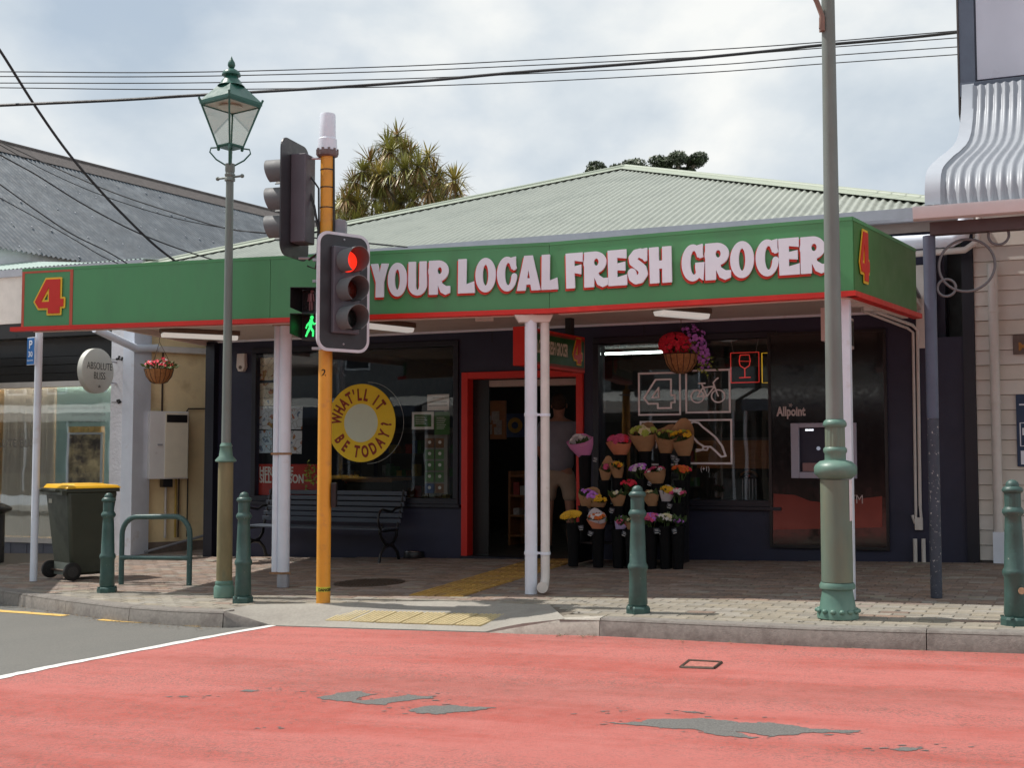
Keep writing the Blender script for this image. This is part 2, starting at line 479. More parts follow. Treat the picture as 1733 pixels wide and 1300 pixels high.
m_whiteo = mat('old_white_paint', (0.66, 0.62, 0.58), 0.55, var=0.1, ns=6, bump=0.1, col2=(0.42, 0.34, 0.28), ns2=6, c2=(0.62, 0.8))
m_soffit = mat('soffit_paint', (0.68, 0.58, 0.53), 0.7, var=0.08, ns=3)
m_roofg = mat('pale_green_roof', (0.315, 0.34, 0.30), 0.55, var=0.08, ns=2.5, metal=0.0, col2=(0.275, 0.30, 0.265), ns2=1.2)
m_roofd = mat('weathered_grey_roof', (0.075, 0.092, 0.112), 0.7, var=0.25, ns=3.0, col2=(0.15, 0.17, 0.19), ns2=2.1, c2=(0.45, 0.75), stretch=(1, 1, 1))
m_rust = mat('rusty_edge', (0.10, 0.085, 0.08), 0.8, var=0.3, ns=9)
m_mint = mat('mint_roof', (0.42, 0.52, 0.47), 0.5, var=0.06, ns=4)
m_galv = mat('silver_roof', (0.33, 0.35, 0.385), 0.5, metal=0.15, var=0.08, ns=4)
m_gutter = mat('gutter_metal', (0.42, 0.43, 0.47), 0.4, metal=0.4, var=0.08)
m_cream = mat('cream_render', (0.88, 0.71, 0.42), 0.85, var=0.1, ns=3, bump=0.25, bs=60, col2=(0.62, 0.43, 0.22), ns2=1.7, c2=(0.56, 0.8))
m_stucco = mat('white_stucco', (0.74, 0.74, 0.78), 0.85, var=0.08, ns=8, bump=0.8, bs=22)
m_board = mat('weatherboard_paint', (0.70, 0.66, 0.60), 0.6, var=0.08, ns=3, bump=0.08, col2=(0.45, 0.37, 0.28), ns2=3, c2=(0.6, 0.85), rnd=0.05)
m_slate = mat('blue_grey_trim', (0.11, 0.13, 0.175), 0.5, var=0.1, ns=5)
m_glass = glass_mat('window_glass', (0.96, 0.98, 0.97), 1.5, .95, 0.004)
m_glassc = glass_mat('clear_glass', (0.93, 0.95, 0.94), 1.45, 1.0, 0.0)
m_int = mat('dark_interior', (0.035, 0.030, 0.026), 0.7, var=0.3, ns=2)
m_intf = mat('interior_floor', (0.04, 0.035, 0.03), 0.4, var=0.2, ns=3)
m_wood = mat('interior_wood', (0.30, 0.13, 0.045), 0.5, var=0.2, ns=6, stretch=(1, 1, 6))
m_tube = mat('lamp_tube', (0.85, 0.95, 0.90), 0.4, var=0.0, emit=7.0)
m_tubew = mat('lamp_diffuser', (0.80, 0.79, 0.74), 0.35, var=0.03, emit=0.35)
m_fit = mat('fitting_brown', (0.13, 0.085, 0.06), 0.5, var=0.2, ns=20)
m_iron = mat('iron_cover', (0.085, 0.06, 0.045), 0.6, metal=0.4, var=0.25, ns=30)
# red road surfacing: worn in streaks along the traffic direction
def red_surface():
    m = bpy.data.materials.new('red_road_surfacing'); m.use_nodes = True
    t = m.node_tree; b = t.nodes['Principled BSDF']
    tc = N(t, 'ShaderNodeTexCoord'); rot = N(t, 'ShaderNodeMapping'); rot.inputs['Rotation'].default_value = (0, 0, R(22)); 
    t.links.new(tc.outputs['Object'], rot.inputs[0])
    mp = N(t, 'ShaderNodeMapping'); mp.inputs['Scale'].default_value = (0.16, 1.0, 1)
    t.links.new(rot.outputs[0], mp.inputs[0])
    def noise(src, s, d=6, r=0.6):
        n = N(t, 'ShaderNodeTexNoise'); n.inputs['Scale'].default_value = s; n.inputs['Detail'].default_value = d
        n.inputs['Roughness'].default_value = r; t.links.new(src, n.inputs[0]); return n.outputs[0]
    st = noise(mp.outputs[0], 2.2); big = noise(mp.outputs[0], 0.55, 3)
    fine = noise(tc.outputs['Object'], 52, 6, 0.85); mid = noise(rot.outputs[0], 7, 6, 0.75)
    c = mixc(t, ramp(t, st, [(0.44, 0), (0.58, 1)]), (0.56, 0.165, 0.142), (0.49, 0.108, 0.085))
    c = mixc(t, mathn(t, 'MULTIPLY', ramp(t, big, [(0.52, 0), (0.70, 1)]), 0.75), c, (0.31, 0.125, 0.105))
    spk = mathn(t, 'MULTIPLY', ramp(t, fine, [(0.47, 0), (0.60, 1)]), mathn(t, 'MULTIPLY', ramp(t, noise(mp.outputs[0], 1.9, 7, 0.75), [(0.40, 0.25), (0.60, 1)]), 1.0))
    c = mixc(t, spk, c, (0.16, 0.11, 0.095))
    c = mixc(t, ramp(t, mid, [(0.35, 0.0), (0.8, 0.35)]), c, (0.66, 0.28, 0.25))
    t.links.new(c, b.inputs['Base Color'])
    b.inputs['Roughness'].default_value = 0.85; b.inputs['Specular IOR Level'].default_value = 0.35
    bn = N(t, 'ShaderNodeBump'); bn.inputs['Strength'].default_value = 1.0; bn.inputs['Distance'].default_value = 0.012
    t.links.new(fine, bn.inputs['Height']); t.links.new(bn.outputs[0], b.inputs['Normal'])
    return m
m_redroad = red_surface()
# ================================================================ GROUND
def tilt(x, y, h): return (x, y, GS * x + h)
b = MB(); b.add([tilt(-70, -45, -.13), tilt(70, -45, -.13), tilt(70, 90, -.13), tilt(-70, 90, -.13)], [(0, 1, 2, 3)])
b.build('road', m_asph, kind='structure')
def sheet(name, pts, h, m, parent=None, kind=None, label=None):
    b = MB(); b.add([tilt(p[0], p[1], h) for p in pts], [tuple(range(len(pts)))])
    # upward normals
    a = 0
    for i in range(len(pts)):
        p, q = pts[i], pts[(i + 1) % len(pts)]; a += p[0] * q[1] - q[0] * p[1]
    if a < 0: b.f = [tuple(reversed(f)) for f in b.f]
    return b.build(name, m, parent, kind=kind, label=label)
def gxy(px, py, h=0.0):
    p = gnd(px, py, h); return (p.x, p.y)
# red surfacing
kb = [gxy(461, 1061, -.13), gxy(640, 1067, -.13), gxy(821, 1072, -.13), gxy(1015, 1078, -.13), gxy(1375, 1094, -.13), gxy(1733, 1107, -.13)]
d = Vector(kb[-1]) - Vector(kb[-2]); kb.append(tuple(Vector(kb[-1]) + d * 4))
wl = [gxy(461, 1060.5, -.13), gxy(262, 1097, -.13), gxy(95, 1129, -.13), gxy(0, 1149, -.13)]
d2 = (Vector(wl[-1]) - Vector(wl[0])).normalized(); wl.append(tuple(Vector(wl[-1]) + d2 * 9))
red = kb + [(kb[-1][0], -9), (wl[-1][0], -9)] + wl[::-1][:-1]
sheet('red_road_surface', red, -.126, m_redroad, kind='structure')
def strip(name, pts, w, h, m, label=None, jag=0.0):
    b = MB(); P = [Vector(p) for p in pts]; vs = []
    for i, p in enumerate(P):
        t = (P[min(i + 1, len(P) - 1)] - P[max(i - 1, 0)]).normalized(); n = Vector((-t.y, t.x))
        a = p + n * (w / 2 + random.uniform(-jag, jag)); c = p - n * (w / 2 + random.uniform(-jag, jag))
        vs += [tilt(a.x, a.y, h), tilt(c.x, c.y, h)]
    b.add(vs, [(2 * i, 2 * i + 1, 2 * i + 3, 2 * i + 2) for i in range(len(P) - 1)])
    return b.build(name, m, kind='structure', label=label)
def dens(pts, n=6):
    out = []
    for a, c in zip(pts, pts[1:]):
        for k in range(n): out.append((a[0] + (c[0] - a[0]) * k / n, a[1] + (c[1] - a[1]) * k / n))
    return out + [pts[-1]]
strip('white_road_line', dens(wl, 10), 0.10, -.122, m_wline, jag=0.012)
strip('yellow_road_line', dens([gxy(-120, 1022, -.13), gxy(0, 1035, -.13), gxy(112, 1043, -.13)]), 0.10, -.126, m_yline, jag=0.006)
strip('yellow_road_line', dens([gxy(170, 1049.5, -.13), gxy(345, 1060.5, -.13)]), 0.10, -.126, m_yline, jag=0.006)
def ragged(pts, amp=0.03, it=4):
    P = [Vector(p) for p in pts]
    for k in range(it):
        Q = []
        for i, p in enumerate(P):
            q = P[(i + 1) % len(P)]; m = (p + q) / 2; l = (q - p).length
            if l < .01: Q += [p]; continue
            nn = Vector((-(q - p).y, (q - p).x)).normalized()
            Q += [p, m + nn * random.uniform(-1, 1) * min(amp, l * .22)]
        P = Q; amp *= .6
    return [tuple(p) for p in P]
patches = [
 [(537, 1182), (570, 1175), (610, 1172), (640, 1177), (618, 1181), (602, 1187), (640, 1185), (690, 1178), (740, 1180), (732, 1185), (700, 1187), (650, 1196), (610, 1193), (570, 1189)],
 [(690, 1205), (720, 1198), (770, 1196), (845, 1200), (800, 1206), (740, 1212), (705, 1210)],
 [(1018, 1224), (1062, 1226), (1100, 1220), (1190, 1218), (1250, 1226), (1310, 1226), (1370, 1236), (1458, 1238), (1440, 1243), (1370, 1243), (1310, 1250), (1262, 1242), (1235, 1241), (1288, 1251), (1240, 1249), (1180, 1238), (1100, 1232)],
 [(1505, 1271), (1530, 1267), (1565, 1268), (1530, 1274)], [(405, 1172), (425, 1169.5), (441, 1171), (425, 1174)], [(303, 1181), (314, 1179.6), (322, 1181.5), (312, 1182.4)],
 [(1014, 1206), (1030, 1205.4), (1022, 1207.5)], [(1150, 1206), (1185, 1208), (1175, 1209.5)], [(470, 1233), (476, 1232), (475, 1235)]]
for p in patches:
    rg = ragged([gxy(x, y, -.13) for x, y in p]); b = MB(); b.add([tilt(q[0], q[1], -.1235) for q in rg], [tuple(range(len(rg)))] )
    a = sum(rg[i][0] * rg[(i + 1) % len(rg)][1] - rg[(i + 1) % len(rg)][0] * rg[i][1] for i in range(len(rg)))
    if a < 0: b.f = [tuple(reversed(b.f[0]))]
    for k in range(int(4 * len(p))):      # flakes lost round the edge
        q = random.choice(rg); c = (q[0] + random.gauss(0, .12), q[1] + random.gauss(0, .035)); r_ = random.uniform(.003, .012) * random.choice((.6, 1, 1.4))
        b.add([tilt(c[0] + r_ * math.cos(t_) * random.uniform(1, 2.4), c[1] + r_ * math.sin(t_) * random.uniform(.5, 1), -.1234) for t_ in (0, 1.2, 2.5, 3.8, 5.1)], [(0, 1, 2, 3, 4)])
    b.build('worn_road_patch', m_patch, kind='structure')
# small square valve cover outline in the red surface
c0, c1, c2, c3 = gxy(1152, 1131, -.126), gxy(1208, 1133, -.126), gxy(1221, 1123, -.126), gxy(1166, 1120, -.126)
vc = thing('valve_cover', 'small rectangular metal valve cover set in the red road', 'valve cover', (c0[0], c0[1], gz(c0[0]) - .126))
b = MB()
for p, q in ((c0, c1), (c1, c2), (c2, c3), (c3, c0)):
    b.tube([tilt(*p, -.122), tilt(*q, -.122)], .011, 5)
b.build('rim', m_iron, vc)
b = MB(); ci = [tuple((Vector(p) * .9 + Vector(c0).lerp(Vector(c2), .5) * .1)) for p in (c0, c1, c2, c3)]
b.add([tilt(*p, -.120) for p in ci], [(0, 1, 2, 3)]); b.build('lid', mat('worn_red_lid', (0.42, 0.15, 0.12), .8, var=.4, ns=60, bump=.6), vc)
# ---- kerb
TL = [gxy(0, 1000), gxy(112, 1016), gxy(202, 1027), gxy(288, 1033), gxy(378, 1036.5)]
d0 = (Vector(TL[0]) - Vector(TL[1])).normalized()
TL = [tuple(Vector(TL[0]) + d0 * 7)] + [TL[0]] + TL[1:]
hL = [0] * len(TL)
TLr = TL + [gxy(461, 1059.5, -.126)]; hL = hL + [-.126]
TR = [gxy(821, 1070.5, -.126), gxy(850, 1063, -.085), gxy(885, 1056.5, -.05), gxy(945, 1050, -.015), gxy(1015, 1048), gxy(1375, 1063.7), gxy(1716, 1073)]
hR = [-.126, -.085, -.05, -.015, 0, 0, 0]
d1 = (Vector(TR[-1]) - Vector(TR[-2])).normalized(); TR.append(tuple(Vector(TR[-1]) + d1 * 9)); hR.append(0)
def kerb(P, hs, w):
    out = MB(); top = MB(); n = len(P); V = [Vector(p) for p in P]
    for i in range(n - 1):
        pass
    nor = []
    for i in range(n):
        t = (V[min(i + 1, n - 1)] - V[max(i - 1, 0)]).normalized(); nor.append(Vector((-t.y, t.x)))
    f = [V[i] - nor[i] * .015 for i in range(n)]; c = [V[i] + nor[i] * .02 for i in range(n)]; bk = [V[i] + nor[i] * w for i in range(n)]
    return V, f, c, bk
def build_kerb(P, hs, w=.15, seg=None):
    V, f, c, bk = kerb(P, hs, w)
    return V, f, c, bk
kr = thing('kerb', None, None, (0, 0, 0), kind='structure')
def kerb_stone(i0, i1, P, hs, w=.15, gap=.004, top_m=m_kerb):
    V, f, c, bk = kerb(P, hs, w)
    b = MB()
    idx = list(range(i0, i1 + 1)); k = len(idx)
    ring = []
    for j, i in enumerate(idx):
        e = 0
        A = [(f[i], -.16), (V[i], hs[i] - .018), (c[i], hs[i] + .003), (bk[i], hs[i] + .003), (bk[i], -.16)]
        ring += [tilt(p.x, p.y, h) for p, h in A]
    fs = []
    for j in range(k - 1):
        for q in range(5): fs.append((j * 5 + q, (j + 1) * 5 + q, (j + 1) * 5 + (q + 1) % 5, j * 5 + (q + 1) % 5))
    fs += [tuple(range(4, -1, -1)), tuple(range((k - 1) * 5, k * 5))]
    b.add(ring, fs); return b.build('kerb_stone', top_m, kr, smooth=40)
def cut(P, hs, step):           # resample at stone length, with narrow gaps as separate stones
    L_ = [0]
    for a, c in zip(P, P[1:]): L_.append(L_[-1] + (Vector(c) - Vector(a)).length)
    def at(s):
        for i in range(len(P) - 1):
            if s <= L_[i + 1] + 1e-9:
                t = (s - L_[i]) / (L_[i + 1] - L_[i]); return tuple(Vector(P[i]).lerp(Vector(P[i + 1]), t)), hs[i] + (hs[i + 1] - hs[i]) * t
    return L_, at
for P, hs, breaks in ((TLr, hL, None), (TR, hR, None)):
    Lc, at = cut(P, hs, 1.6); tot = Lc[-1]
    if P is TLr: marks = [tot - .40, tot]; s = tot - .40
    else: marks = [0]; s = 0
    if P is TLr:
        marks = [0]; jp = []
        for px_ in (112, 29):
            g = gxy(px_, 1016 if px_ == 112 else 1005); jp.append(g)
        ss = [(Vector(g) - Vector(TL[0])).length for g in jp][::-1]
        m0 = ss[0] % 1.2; marks = [0] + [m0 + 1.2 * k for k in range(int(ss[0] // 1.2) + 1)] + [ss[1], (ss[1] + Lc[5]) / 2, Lc[5], tot]
    else: marks = [0, Lc[4]] + [Lc[4] + 2.35 * k for k in range(1, 6) if Lc[4] + 2.35 * k < tot] + [tot]
    marks = sorted(set(round(m, 4) for m in marks))
    for a, c in zip(marks, marks[1:]):
        if c - a < .05: continue
        mid = sorted([a + .003] + [l for l in Lc if a + .02 < l < c - .02] + [c - .003])
        q = [at(m) for m in mid]
        kerb_stone(0, len(q) - 1, [x[0] for x in q], [x[1] for x in q], top_m=m_kerb if not (P is TR and a == 0) else m_kerbtop)
# ---- dropped kerb ramp
Fp = [(378, 1036.5, -.002), (420, 1048, -.066), (461, 1059.7, -.127), (580, 1063.3, -.127), (700, 1066.8, -.127), (821, 1070.4, -.127), (850, 1063, -.085), (885, 1056.5, -.05), (954, 1049, -.012)]
Bp = [(378, 1033), (431, 1024), (538, 1022.5), (640, 1020), (740, 1018.5), (821, 1020), (885, 1023.5), (930, 1024.5), (954, 1046)]
b = MB(); vs = []
for (x, y, h), (u, v) in zip(Fp, Bp):
    p = gxy(x, y, h); q = gxy(u, v)
    vs += [tilt(*p, h + .004), tilt(*(Vector(p).lerp(Vector(q), .5)), h * .5 + .004), tilt(*q, .004), tilt(*p, -.15)]
fs = []
for i in range(len(Fp) - 1):
    for k in range(2): fs.append((4 * i + k, 4 * i + 4 + k, 4 * i + 5 + k, 4 * i + 1 + k))
    fs.append((4 * i + 3, 4 * i + 7, 4 * i + 4, 4 * i))
b.add(vs, fs); b.build('kerb_ramp', m_ramp, kind='structure', smooth=40)
rampoly = [gxy(x, y, h) for x, y, h in Fp] + [gxy(*q) for q in Bp[::-1]]
pa, pb, pc = [Vector(tilt(*gxy(461, 1059.7, -.127), -.121)), Vector(tilt(*gxy(821, 1070.4, -.127), -.121)), Vector(tilt(*gxy(700, 1019), .010))]
rn = (pb - pa).cross(pc - pa).normalized()
tq = [onplane(x, y, pa, rn) for x, y in ((548, 1051), (814, 1060), (860, 1041), (587, 1034))]
tp = thing('tactile_paving', 'pale yellow dotted tactile paving on the concrete ramp beside the red road', 'tactile paving', tuple(tq[0]))
NT = 6
b0 = MB(); dots = MB(); m_dots = mat('tactile_dots', (0.50, 0.41, 0.23), .7, var=.15, ns=20)
for j in range(2):
    for i in range(NT):
        def bl(u, v): return tq[0].lerp(tq[1], u).lerp(tq[3].lerp(tq[2], u), v)
        e = .006; u0, u1, v0, v1 = i / NT + e, (i + 1) / NT - e, j / 2 + e, (j + 1) / 2 - e
        q = [bl(u0, v0), bl(u1, v0), bl(u1, v1), bl(u0, v1)]
        bb = MB(); bb.hexa([p - rn * .01 for p in q], [p + rn * .002 for p in q]); bb.build('tile', m_tact, tp)
        for a in range(6):
            for c in range(6):
                p = bl(u0 + (a + .5) / 6 * (u1 - u0), v0 + (c + .5) / 6 * (v1 - v0)) + rn * .002
                M = Matrix.Translation(p) @ rn.to_track_quat('Z', 'Y').to_matrix().to_4x4()
                dots.lathe([(.017, 0), (.013, .006)], 6, M)
dots.build('raised_dots', m_dots, tp, kind='stuff')
# directional strip to the door
dq = [Vector(tilt(*gxy(x, y), 0)) for x, y in ((690, 1008.5), (783, 1010), (985, 947), (902, 946))]
ds = thing('tactile_strip', 'ochre ribbed guide strip crossing the pavement to the red shop door', 'tactile strip', tuple(dq[0]))
m_tact2 = mat('tactile_ochre', (0.50, 0.30, 0.075), 0.7, var=0.2, ns=10, bump=0.2, col2=(0.36, 0.22, 0.09), ns2=5)
ribs = MB()
for j in range(9):
    for i in range(2):
        def bl(u, v): return dq[0].lerp(dq[1], u).lerp(dq[3].lerp(dq[2], u), v)
        e = .008; q = [bl(i / 2 + e, j / 9 + .004), bl((i + 1) / 2 - e, j / 9 + .004), bl((i + 1) / 2 - e, (j + 1) / 9 - .004), bl(i / 2 + e, (j + 1) / 9 - .004)]
        bb = MB(); bb.hexa([p - Vector((0, 0, .01)) for p in q], [p + Vector((0, 0, .004)) for p in q]); bb.build('tile', m_tact2, ds)
        for a in range(4):
            u = i / 2 + (a + .5) / 8
            q = [bl(u - .03, j / 9 + .012), bl(u + .03, j / 9 + .012), bl(u + .03, (j + 1) / 9 - .012), bl(u - .03, (j + 1) / 9 - .012)]
            ribs.hexa([p + Vector((0, 0, .0035)) for p in q], [p + Vector((0, 0, .0095)) for p in q])
ribs.build('raised_ribs', m_tact2, ds, kind='stuff')
# ---- pavement of pavers
pv = thing('pavement', None, None, (0, 0, 0), kind='structure')
front = [TL[i] for i in range(len(TL))] + [gxy(*q) for q in Bp] + [TR[i] for i in range(3, len(TR))]
b = MB(); vs = []
back = [(p[0] + 3.6, p[1] + 11) for p in front]
for p, q in zip(front, back): vs += [tilt(*p, -.012), tilt(*q, -.012)]
b.add(vs, [(2 * i, 2 * i + 2, 2 * i + 3, 2 * i + 1) for i in range(len(front) - 1)]); b.build('sand_bed', m_joint, pv)
def pip(p, poly):
    c = False; n = len(poly)
    for i in range(n):
        x1, y1 = poly[i]; x2, y2 = poly[(i + 1) % n]
        if (y1 > p[1]) != (y2 > p[1]) and p[0] < (x2 - x1) * (p[1] - y1) / (y2 - y1) + x1: c = not c
    return c
ppoly = front + [(front[-1][0] + 3, 22), (front[0][0], 22)]
coverc = gxy(625, 986.5)
PA = R(-26.0)
PF = Matrix.Rotation(PA, 4, 'Z')
bw, bh = .215, .108
cands = []
stripoly = [(p.x, p.y) for p in dq]
for j in range(20, 190):
    for i in range(-60, 55):
        x = (i + (.5 if j % 2 else 0)) * bw; y = j * bh
        p = PF @ Vector((x, y, 0))
        if not (-9.5 < p.x < 8.5 and 6 < p.y < 19.8): continue
        wl_ = Wi @ p
        if wl_.y > -.02 and wp(352, 900)[0] < wl_.x: continue
        if not pip((p.x, p.y), ppoly): continue
        cs = [PF @ Vector((x + sx * bw / 2, y + sy * bh / 2, 0)) for sx in (-1, 1) for sy in (-1, 1)]
        if any(pip((c.x, c.y), rampoly) for c in cs): continue
        if not all(pip((c.x, c.y), ppoly) for c in cs): continue
        if all(pip((c.x, c.y), stripoly) for c in cs): continue
        cands.append((p, wl_))
def brick_mesh(nm, m, seed, rv):
    rr = random.Random(seed); g = .0025; c = .006
    X, Y = bw / 2 - g, bh / 2 - g
    def q(x, y, z): return (x, y, z)
    vs = [(-X, -Y, -.02), (X, -Y, -.02), (X, Y, -.02), (-X, Y, -.02), (-X, -Y, -c), (X, -Y, -c), (X, Y, -c), (-X, Y, -c),
          (-X + c, -Y + c, 0), (X - c, -Y + c, 0), (X - c, Y - c, 0), (-X + c, Y - c, 0)]
    fs = [(8, 9, 10, 11)]
    for k in range(4): fs += [(k, (k + 1) % 4, 4 + (k + 1) % 4, 4 + k), (4 + k, 4 + (k + 1) % 4, 8 + (k + 1) % 4, 8 + k)]
    me = bpy.data.meshes.new(nm); me.from_pydata(vs, [], fs); me.materials.append(m); return me, vs, fs
me_b, BV, BF = brick_mesh('paver', m_pav, 1, 0); me_r, _, _ = brick_mesh('paver', m_pavr, 2, 0)
vis = []
for p, w_ in cands:
    u, v = proj((p.x, p.y, gz(p.x)))
    vis.append((p.y if (-5 < u < 1738 and v < 1300) else 99, p, w_))
vis.sort(key=lambda t: t[0])
bb_ = MB(); br_ = MB()
slope = math.atan(GS)
def brown(p, w_):
    inner = (w_.y > -3.55 if p.x > .3 else (Wi @ p).y > -3.9)
    if not inner: return random.random() < .06
    return random.random() < .88
for k, (_, p, w_) in enumerate(vis):
    z = gz(p.x) - .004 + random.uniform(-.0018, .0015)
    M = Matrix.Translation((p.x, p.y, z)) @ Matrix.Rotation(-slope, 4, 'Y') @ Matrix.Rotation(PA + random.uniform(-.008, .008), 4, 'Z') @ Matrix.Rotation(random.uniform(-.006, .006), 4, 'X')
    isb = brown(p, w_)
    if k < 300:
        o = bpy.data.objects.new('paver', me_r if isb else me_b); COL.objects.link(o); o.parent = pv; o.matrix_local = M
    else: (br_ if isb else bb_).add(BV, BF, M, random.random())
bb_.build('beige_pavers', m_pav, pv, kind='stuff', attr=True)
br_.build('brown_pavers', m_pavr, pv, kind='stuff', attr=True)
# leaf litter, grit and gum along the kerb
gb = MB(); gm = MB(); rg_ = random.Random(21)
for k in range(420):
    P_ = TL if rg_.random() < .5 else TR; i_ = rg_.randrange(1, len(P_) - 1); a_, c_ = Vector(P_[i_]), Vector(P_[i_ + 1]); q_ = a_.lerp(c_, rg_.random())
    o_ = abs(rg_.gauss(0, .09)) + .02; x_, y_ = q_.x - .3 * o_, q_.y - o_; r_ = rg_.uniform(.003, .012)
    if P_ is TR and i_ < 3: continue
    gb.add([tilt(x_ + r_ * math.cos(t_) * rg_.uniform(.5, 1.8), y_ + r_ * math.sin(t_), -.117 + rg_.uniform(0, .006)) for t_ in (0, 1.5, 3.1, 4.6)], [(0, 1, 2, 3)])
gb.build('gutter_litter', mat('leaf_litter', (.16, .115, .07), .9, var=.5, ns=40), kind='stuff')
for k in range(130):
    x_, y_ = rg_.uniform(-6, 4.5), rg_.uniform(8.2, 14); 
    if not pip((x_, y_), ppoly) or pip((x_, y_), rampoly): continue
    r_ = rg_.uniform(.008, .02); gm.add([tilt(x_ + r_ * math.cos(t_), y_ + r_ * math.sin(t_), .0015) for t_ in [k2 * 1.047 for k2 in range(6)]], [tuple(range(6))])
gm.build('chewing_gum_spots', mat('gum', (.11, .10, .09), .9), kind='stuff')
# manhole
mc = thing('manhole_cover', 'round rusty iron manhole cover in the pavement by the yellow pole', 'manhole cover', (coverc[0], coverc[1], gz(coverc[0])))
M = Matrix.Translation((coverc[0], coverc[1], gz(coverc[0]))) @ Matrix.Rotation(-slope, 4, 'Y')
b = MB(); b.lathe([(.36, -.02), (.36, .004), (.33, .005)], 40, M); b.build('frame', m_iron, mc)
b = MB(); b.lathe([(.32, -.01), (.318, .006)], 40, M)
for i in range(-8, 9):
    for j in range(-8, 9):
        x, y = i * .036, j * .036 + (.018 if i % 2 else 0)
        if x * x + y * y < .3 ** 2: b.box(x - .012, x + .012, y - .012, y + .012, .006, .011, M)
b.build('lid', m_iron, mc)
# ================================================================ GROCERY SHOP
sL = wp(366, 900)[0]; sVoid = wp(1590, 800)[0]; sV2 = wp(1635, 800)[0]; sR = wp(1655, 800)[0]
w1 = (wp(433, 842)[0], wp(768, 842)[0], wp(600, 842)[1], wp(600, 592)[1])
w2 = (wp(1015, 842)[0], wp(1308, 842)[0], wp(1180, 846)[1], wp(1150, 577)[1])
dr = (wp(783, 900)[0], wp(989, 900)[0], gz(0) - .0, wp(885, 628)[1])
HT = 3.80
shop = thing('grocery_shop', 'single storey navy corner grocery with red door frame and pale green iron roof', 'shop', W)
def wbox(nm, x0, x1, y0, y1, z0, z1, m, parent=shop, **k):
    b = MB(); b.box(x0, x1, y0, y1, z0, z1, W); return b.build(nm, m, parent, **k)
TH = .22
b = MB()
def wb(x0, x1, z0, z1): b.box(x0, x1, 0, TH, z0, z1, W)
wb(sL, w1[0], -.6, HT); wb(w1[0], w1[1], -.6, w1[2]); wb(w1[0], w1[1], w1[3], HT); wb(w1[1], dr[0], -.6, HT)
wb(dr[0], dr[1], dr[3], HT); wb(dr[1], w2[0], -.6, HT); wb(w2[0], w2[1], -.6, w2[2]); wb(w2[0], w2[1], w2[3], HT); wb(w2[1], sVoid, -.6, HT)
zv0 = wp(1612, 570)[1]; zv1 = wp(1612, 395)[1]
wb(sVoid, sV2, -.6, zv0); wb(sVoid, sV2, zv1, HT)
b.build('wall', m_navy, shop)
wbox('pilaster', sV2, sR, -.06, TH, -.6, HT, m_navyd)
wbox('corner_post', wp(353, 800)[0], sL, -.10, TH, -.6, 2.80, m_navyd)
# void recess box
b = MB(); b.box(sVoid - .02, sV2 + .02, TH, 1.2, zv0 - .1, zv1 + .1, W)
wbox('recess_back', sVoid, sV2, .9, 1.0, zv0, zv1, m_black)
# plinth skirting and vertical panel joints
for px in (560, 833, 1090, 1160):
    s_ = wp(px, 560)[0]
    wbox('panel_joint', s_ - .006, s_ + .006, -.004, .002, w1[3] + .02, 2.8, m_navyd)
for (x0, x1, z0, z1) in (w1, w2):
    fw = .07
    b = MB()
    b.box(x0 - fw, x1 + fw, -.035, .05, z0 - fw, z0, W); b.box(x0 - fw, x1 + fw, -.035, .05, z1, z1 + fw, W)
    b.box(x0 - fw, x0, -.035, .05, z0, z1, W); b.box(x1, x1 + fw, -.035, .05, z0, z1, W)
    fr = b.build('window_frame', m_navyd, shop, bevel=.006)
    b = MB(); b.box(x0, x1, .052, .060, z0, z1, W); b.build('pane', m_glass if x0 == w1[0] else glass_mat('right_window_glass', (.94, .96, .95), 1.5, 1.6, .004), fr)
    wbox('sill', x0 - .1, x1 + .1, -.07, 0, z0 - fw - .035, z0 - fw, m_navyd)
# mullions in the windows
sm = wp(1180, 700)[0]
# door
fw = .085
b = MB()
b.box(dr[0], dr[0] + fw, -.05, .12, -.4, dr[3], W); b.box(dr[1] - fw, dr[1], -.05, .12, -.4, dr[3], W)
b.box(dr[0] + fw, dr[1] - fw, -.05, .12, dr[3] - fw, dr[3], W)
b.build('door_frame', m_redp, shop, bevel=.005, label='bright red door frame')
wbox('door_header', wp(820, 640)[0], dr[1] - fw, .14, .30, dr[3] - fw - .09, dr[3] - fw - .012, mat('header_cream', (.42, .38, .33), .5))
wbox('door_leaf', dr[0] + fw, wp(820, 700)[0], .13, .17, .0, dr[3] - fw, m_black, label='black sliding door leaf slid open')
b = MB(); b.box(dr[0], dr[1], -.08, TH, -.3, .012, W); b.build('threshold', m_navyd, shop)
# interior shell
IY = 7.0; IH = 2.95
b = MB()
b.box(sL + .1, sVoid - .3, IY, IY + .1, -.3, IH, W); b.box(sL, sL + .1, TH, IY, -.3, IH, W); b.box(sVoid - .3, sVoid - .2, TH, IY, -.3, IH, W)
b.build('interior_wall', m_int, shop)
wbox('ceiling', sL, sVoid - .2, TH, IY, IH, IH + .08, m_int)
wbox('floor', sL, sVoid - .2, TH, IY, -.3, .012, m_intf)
# ceiling tubes inside
for (s0, y0, ln) in ((1.9, 1.6, 1.2), (3.2, 2.6, 1.2), (-3.2, 2.2, 1.2), (-.5, 4.6, 1.2), (2.6, 4.6, 1.2)):
    b = MB(); b.tube([W @ Vector((s0, y0, IH - .08)), W @ Vector((s0 + ln, y0, IH - .08))], .02, 8); tb = b.build('indoor_light', m_tube, shop)
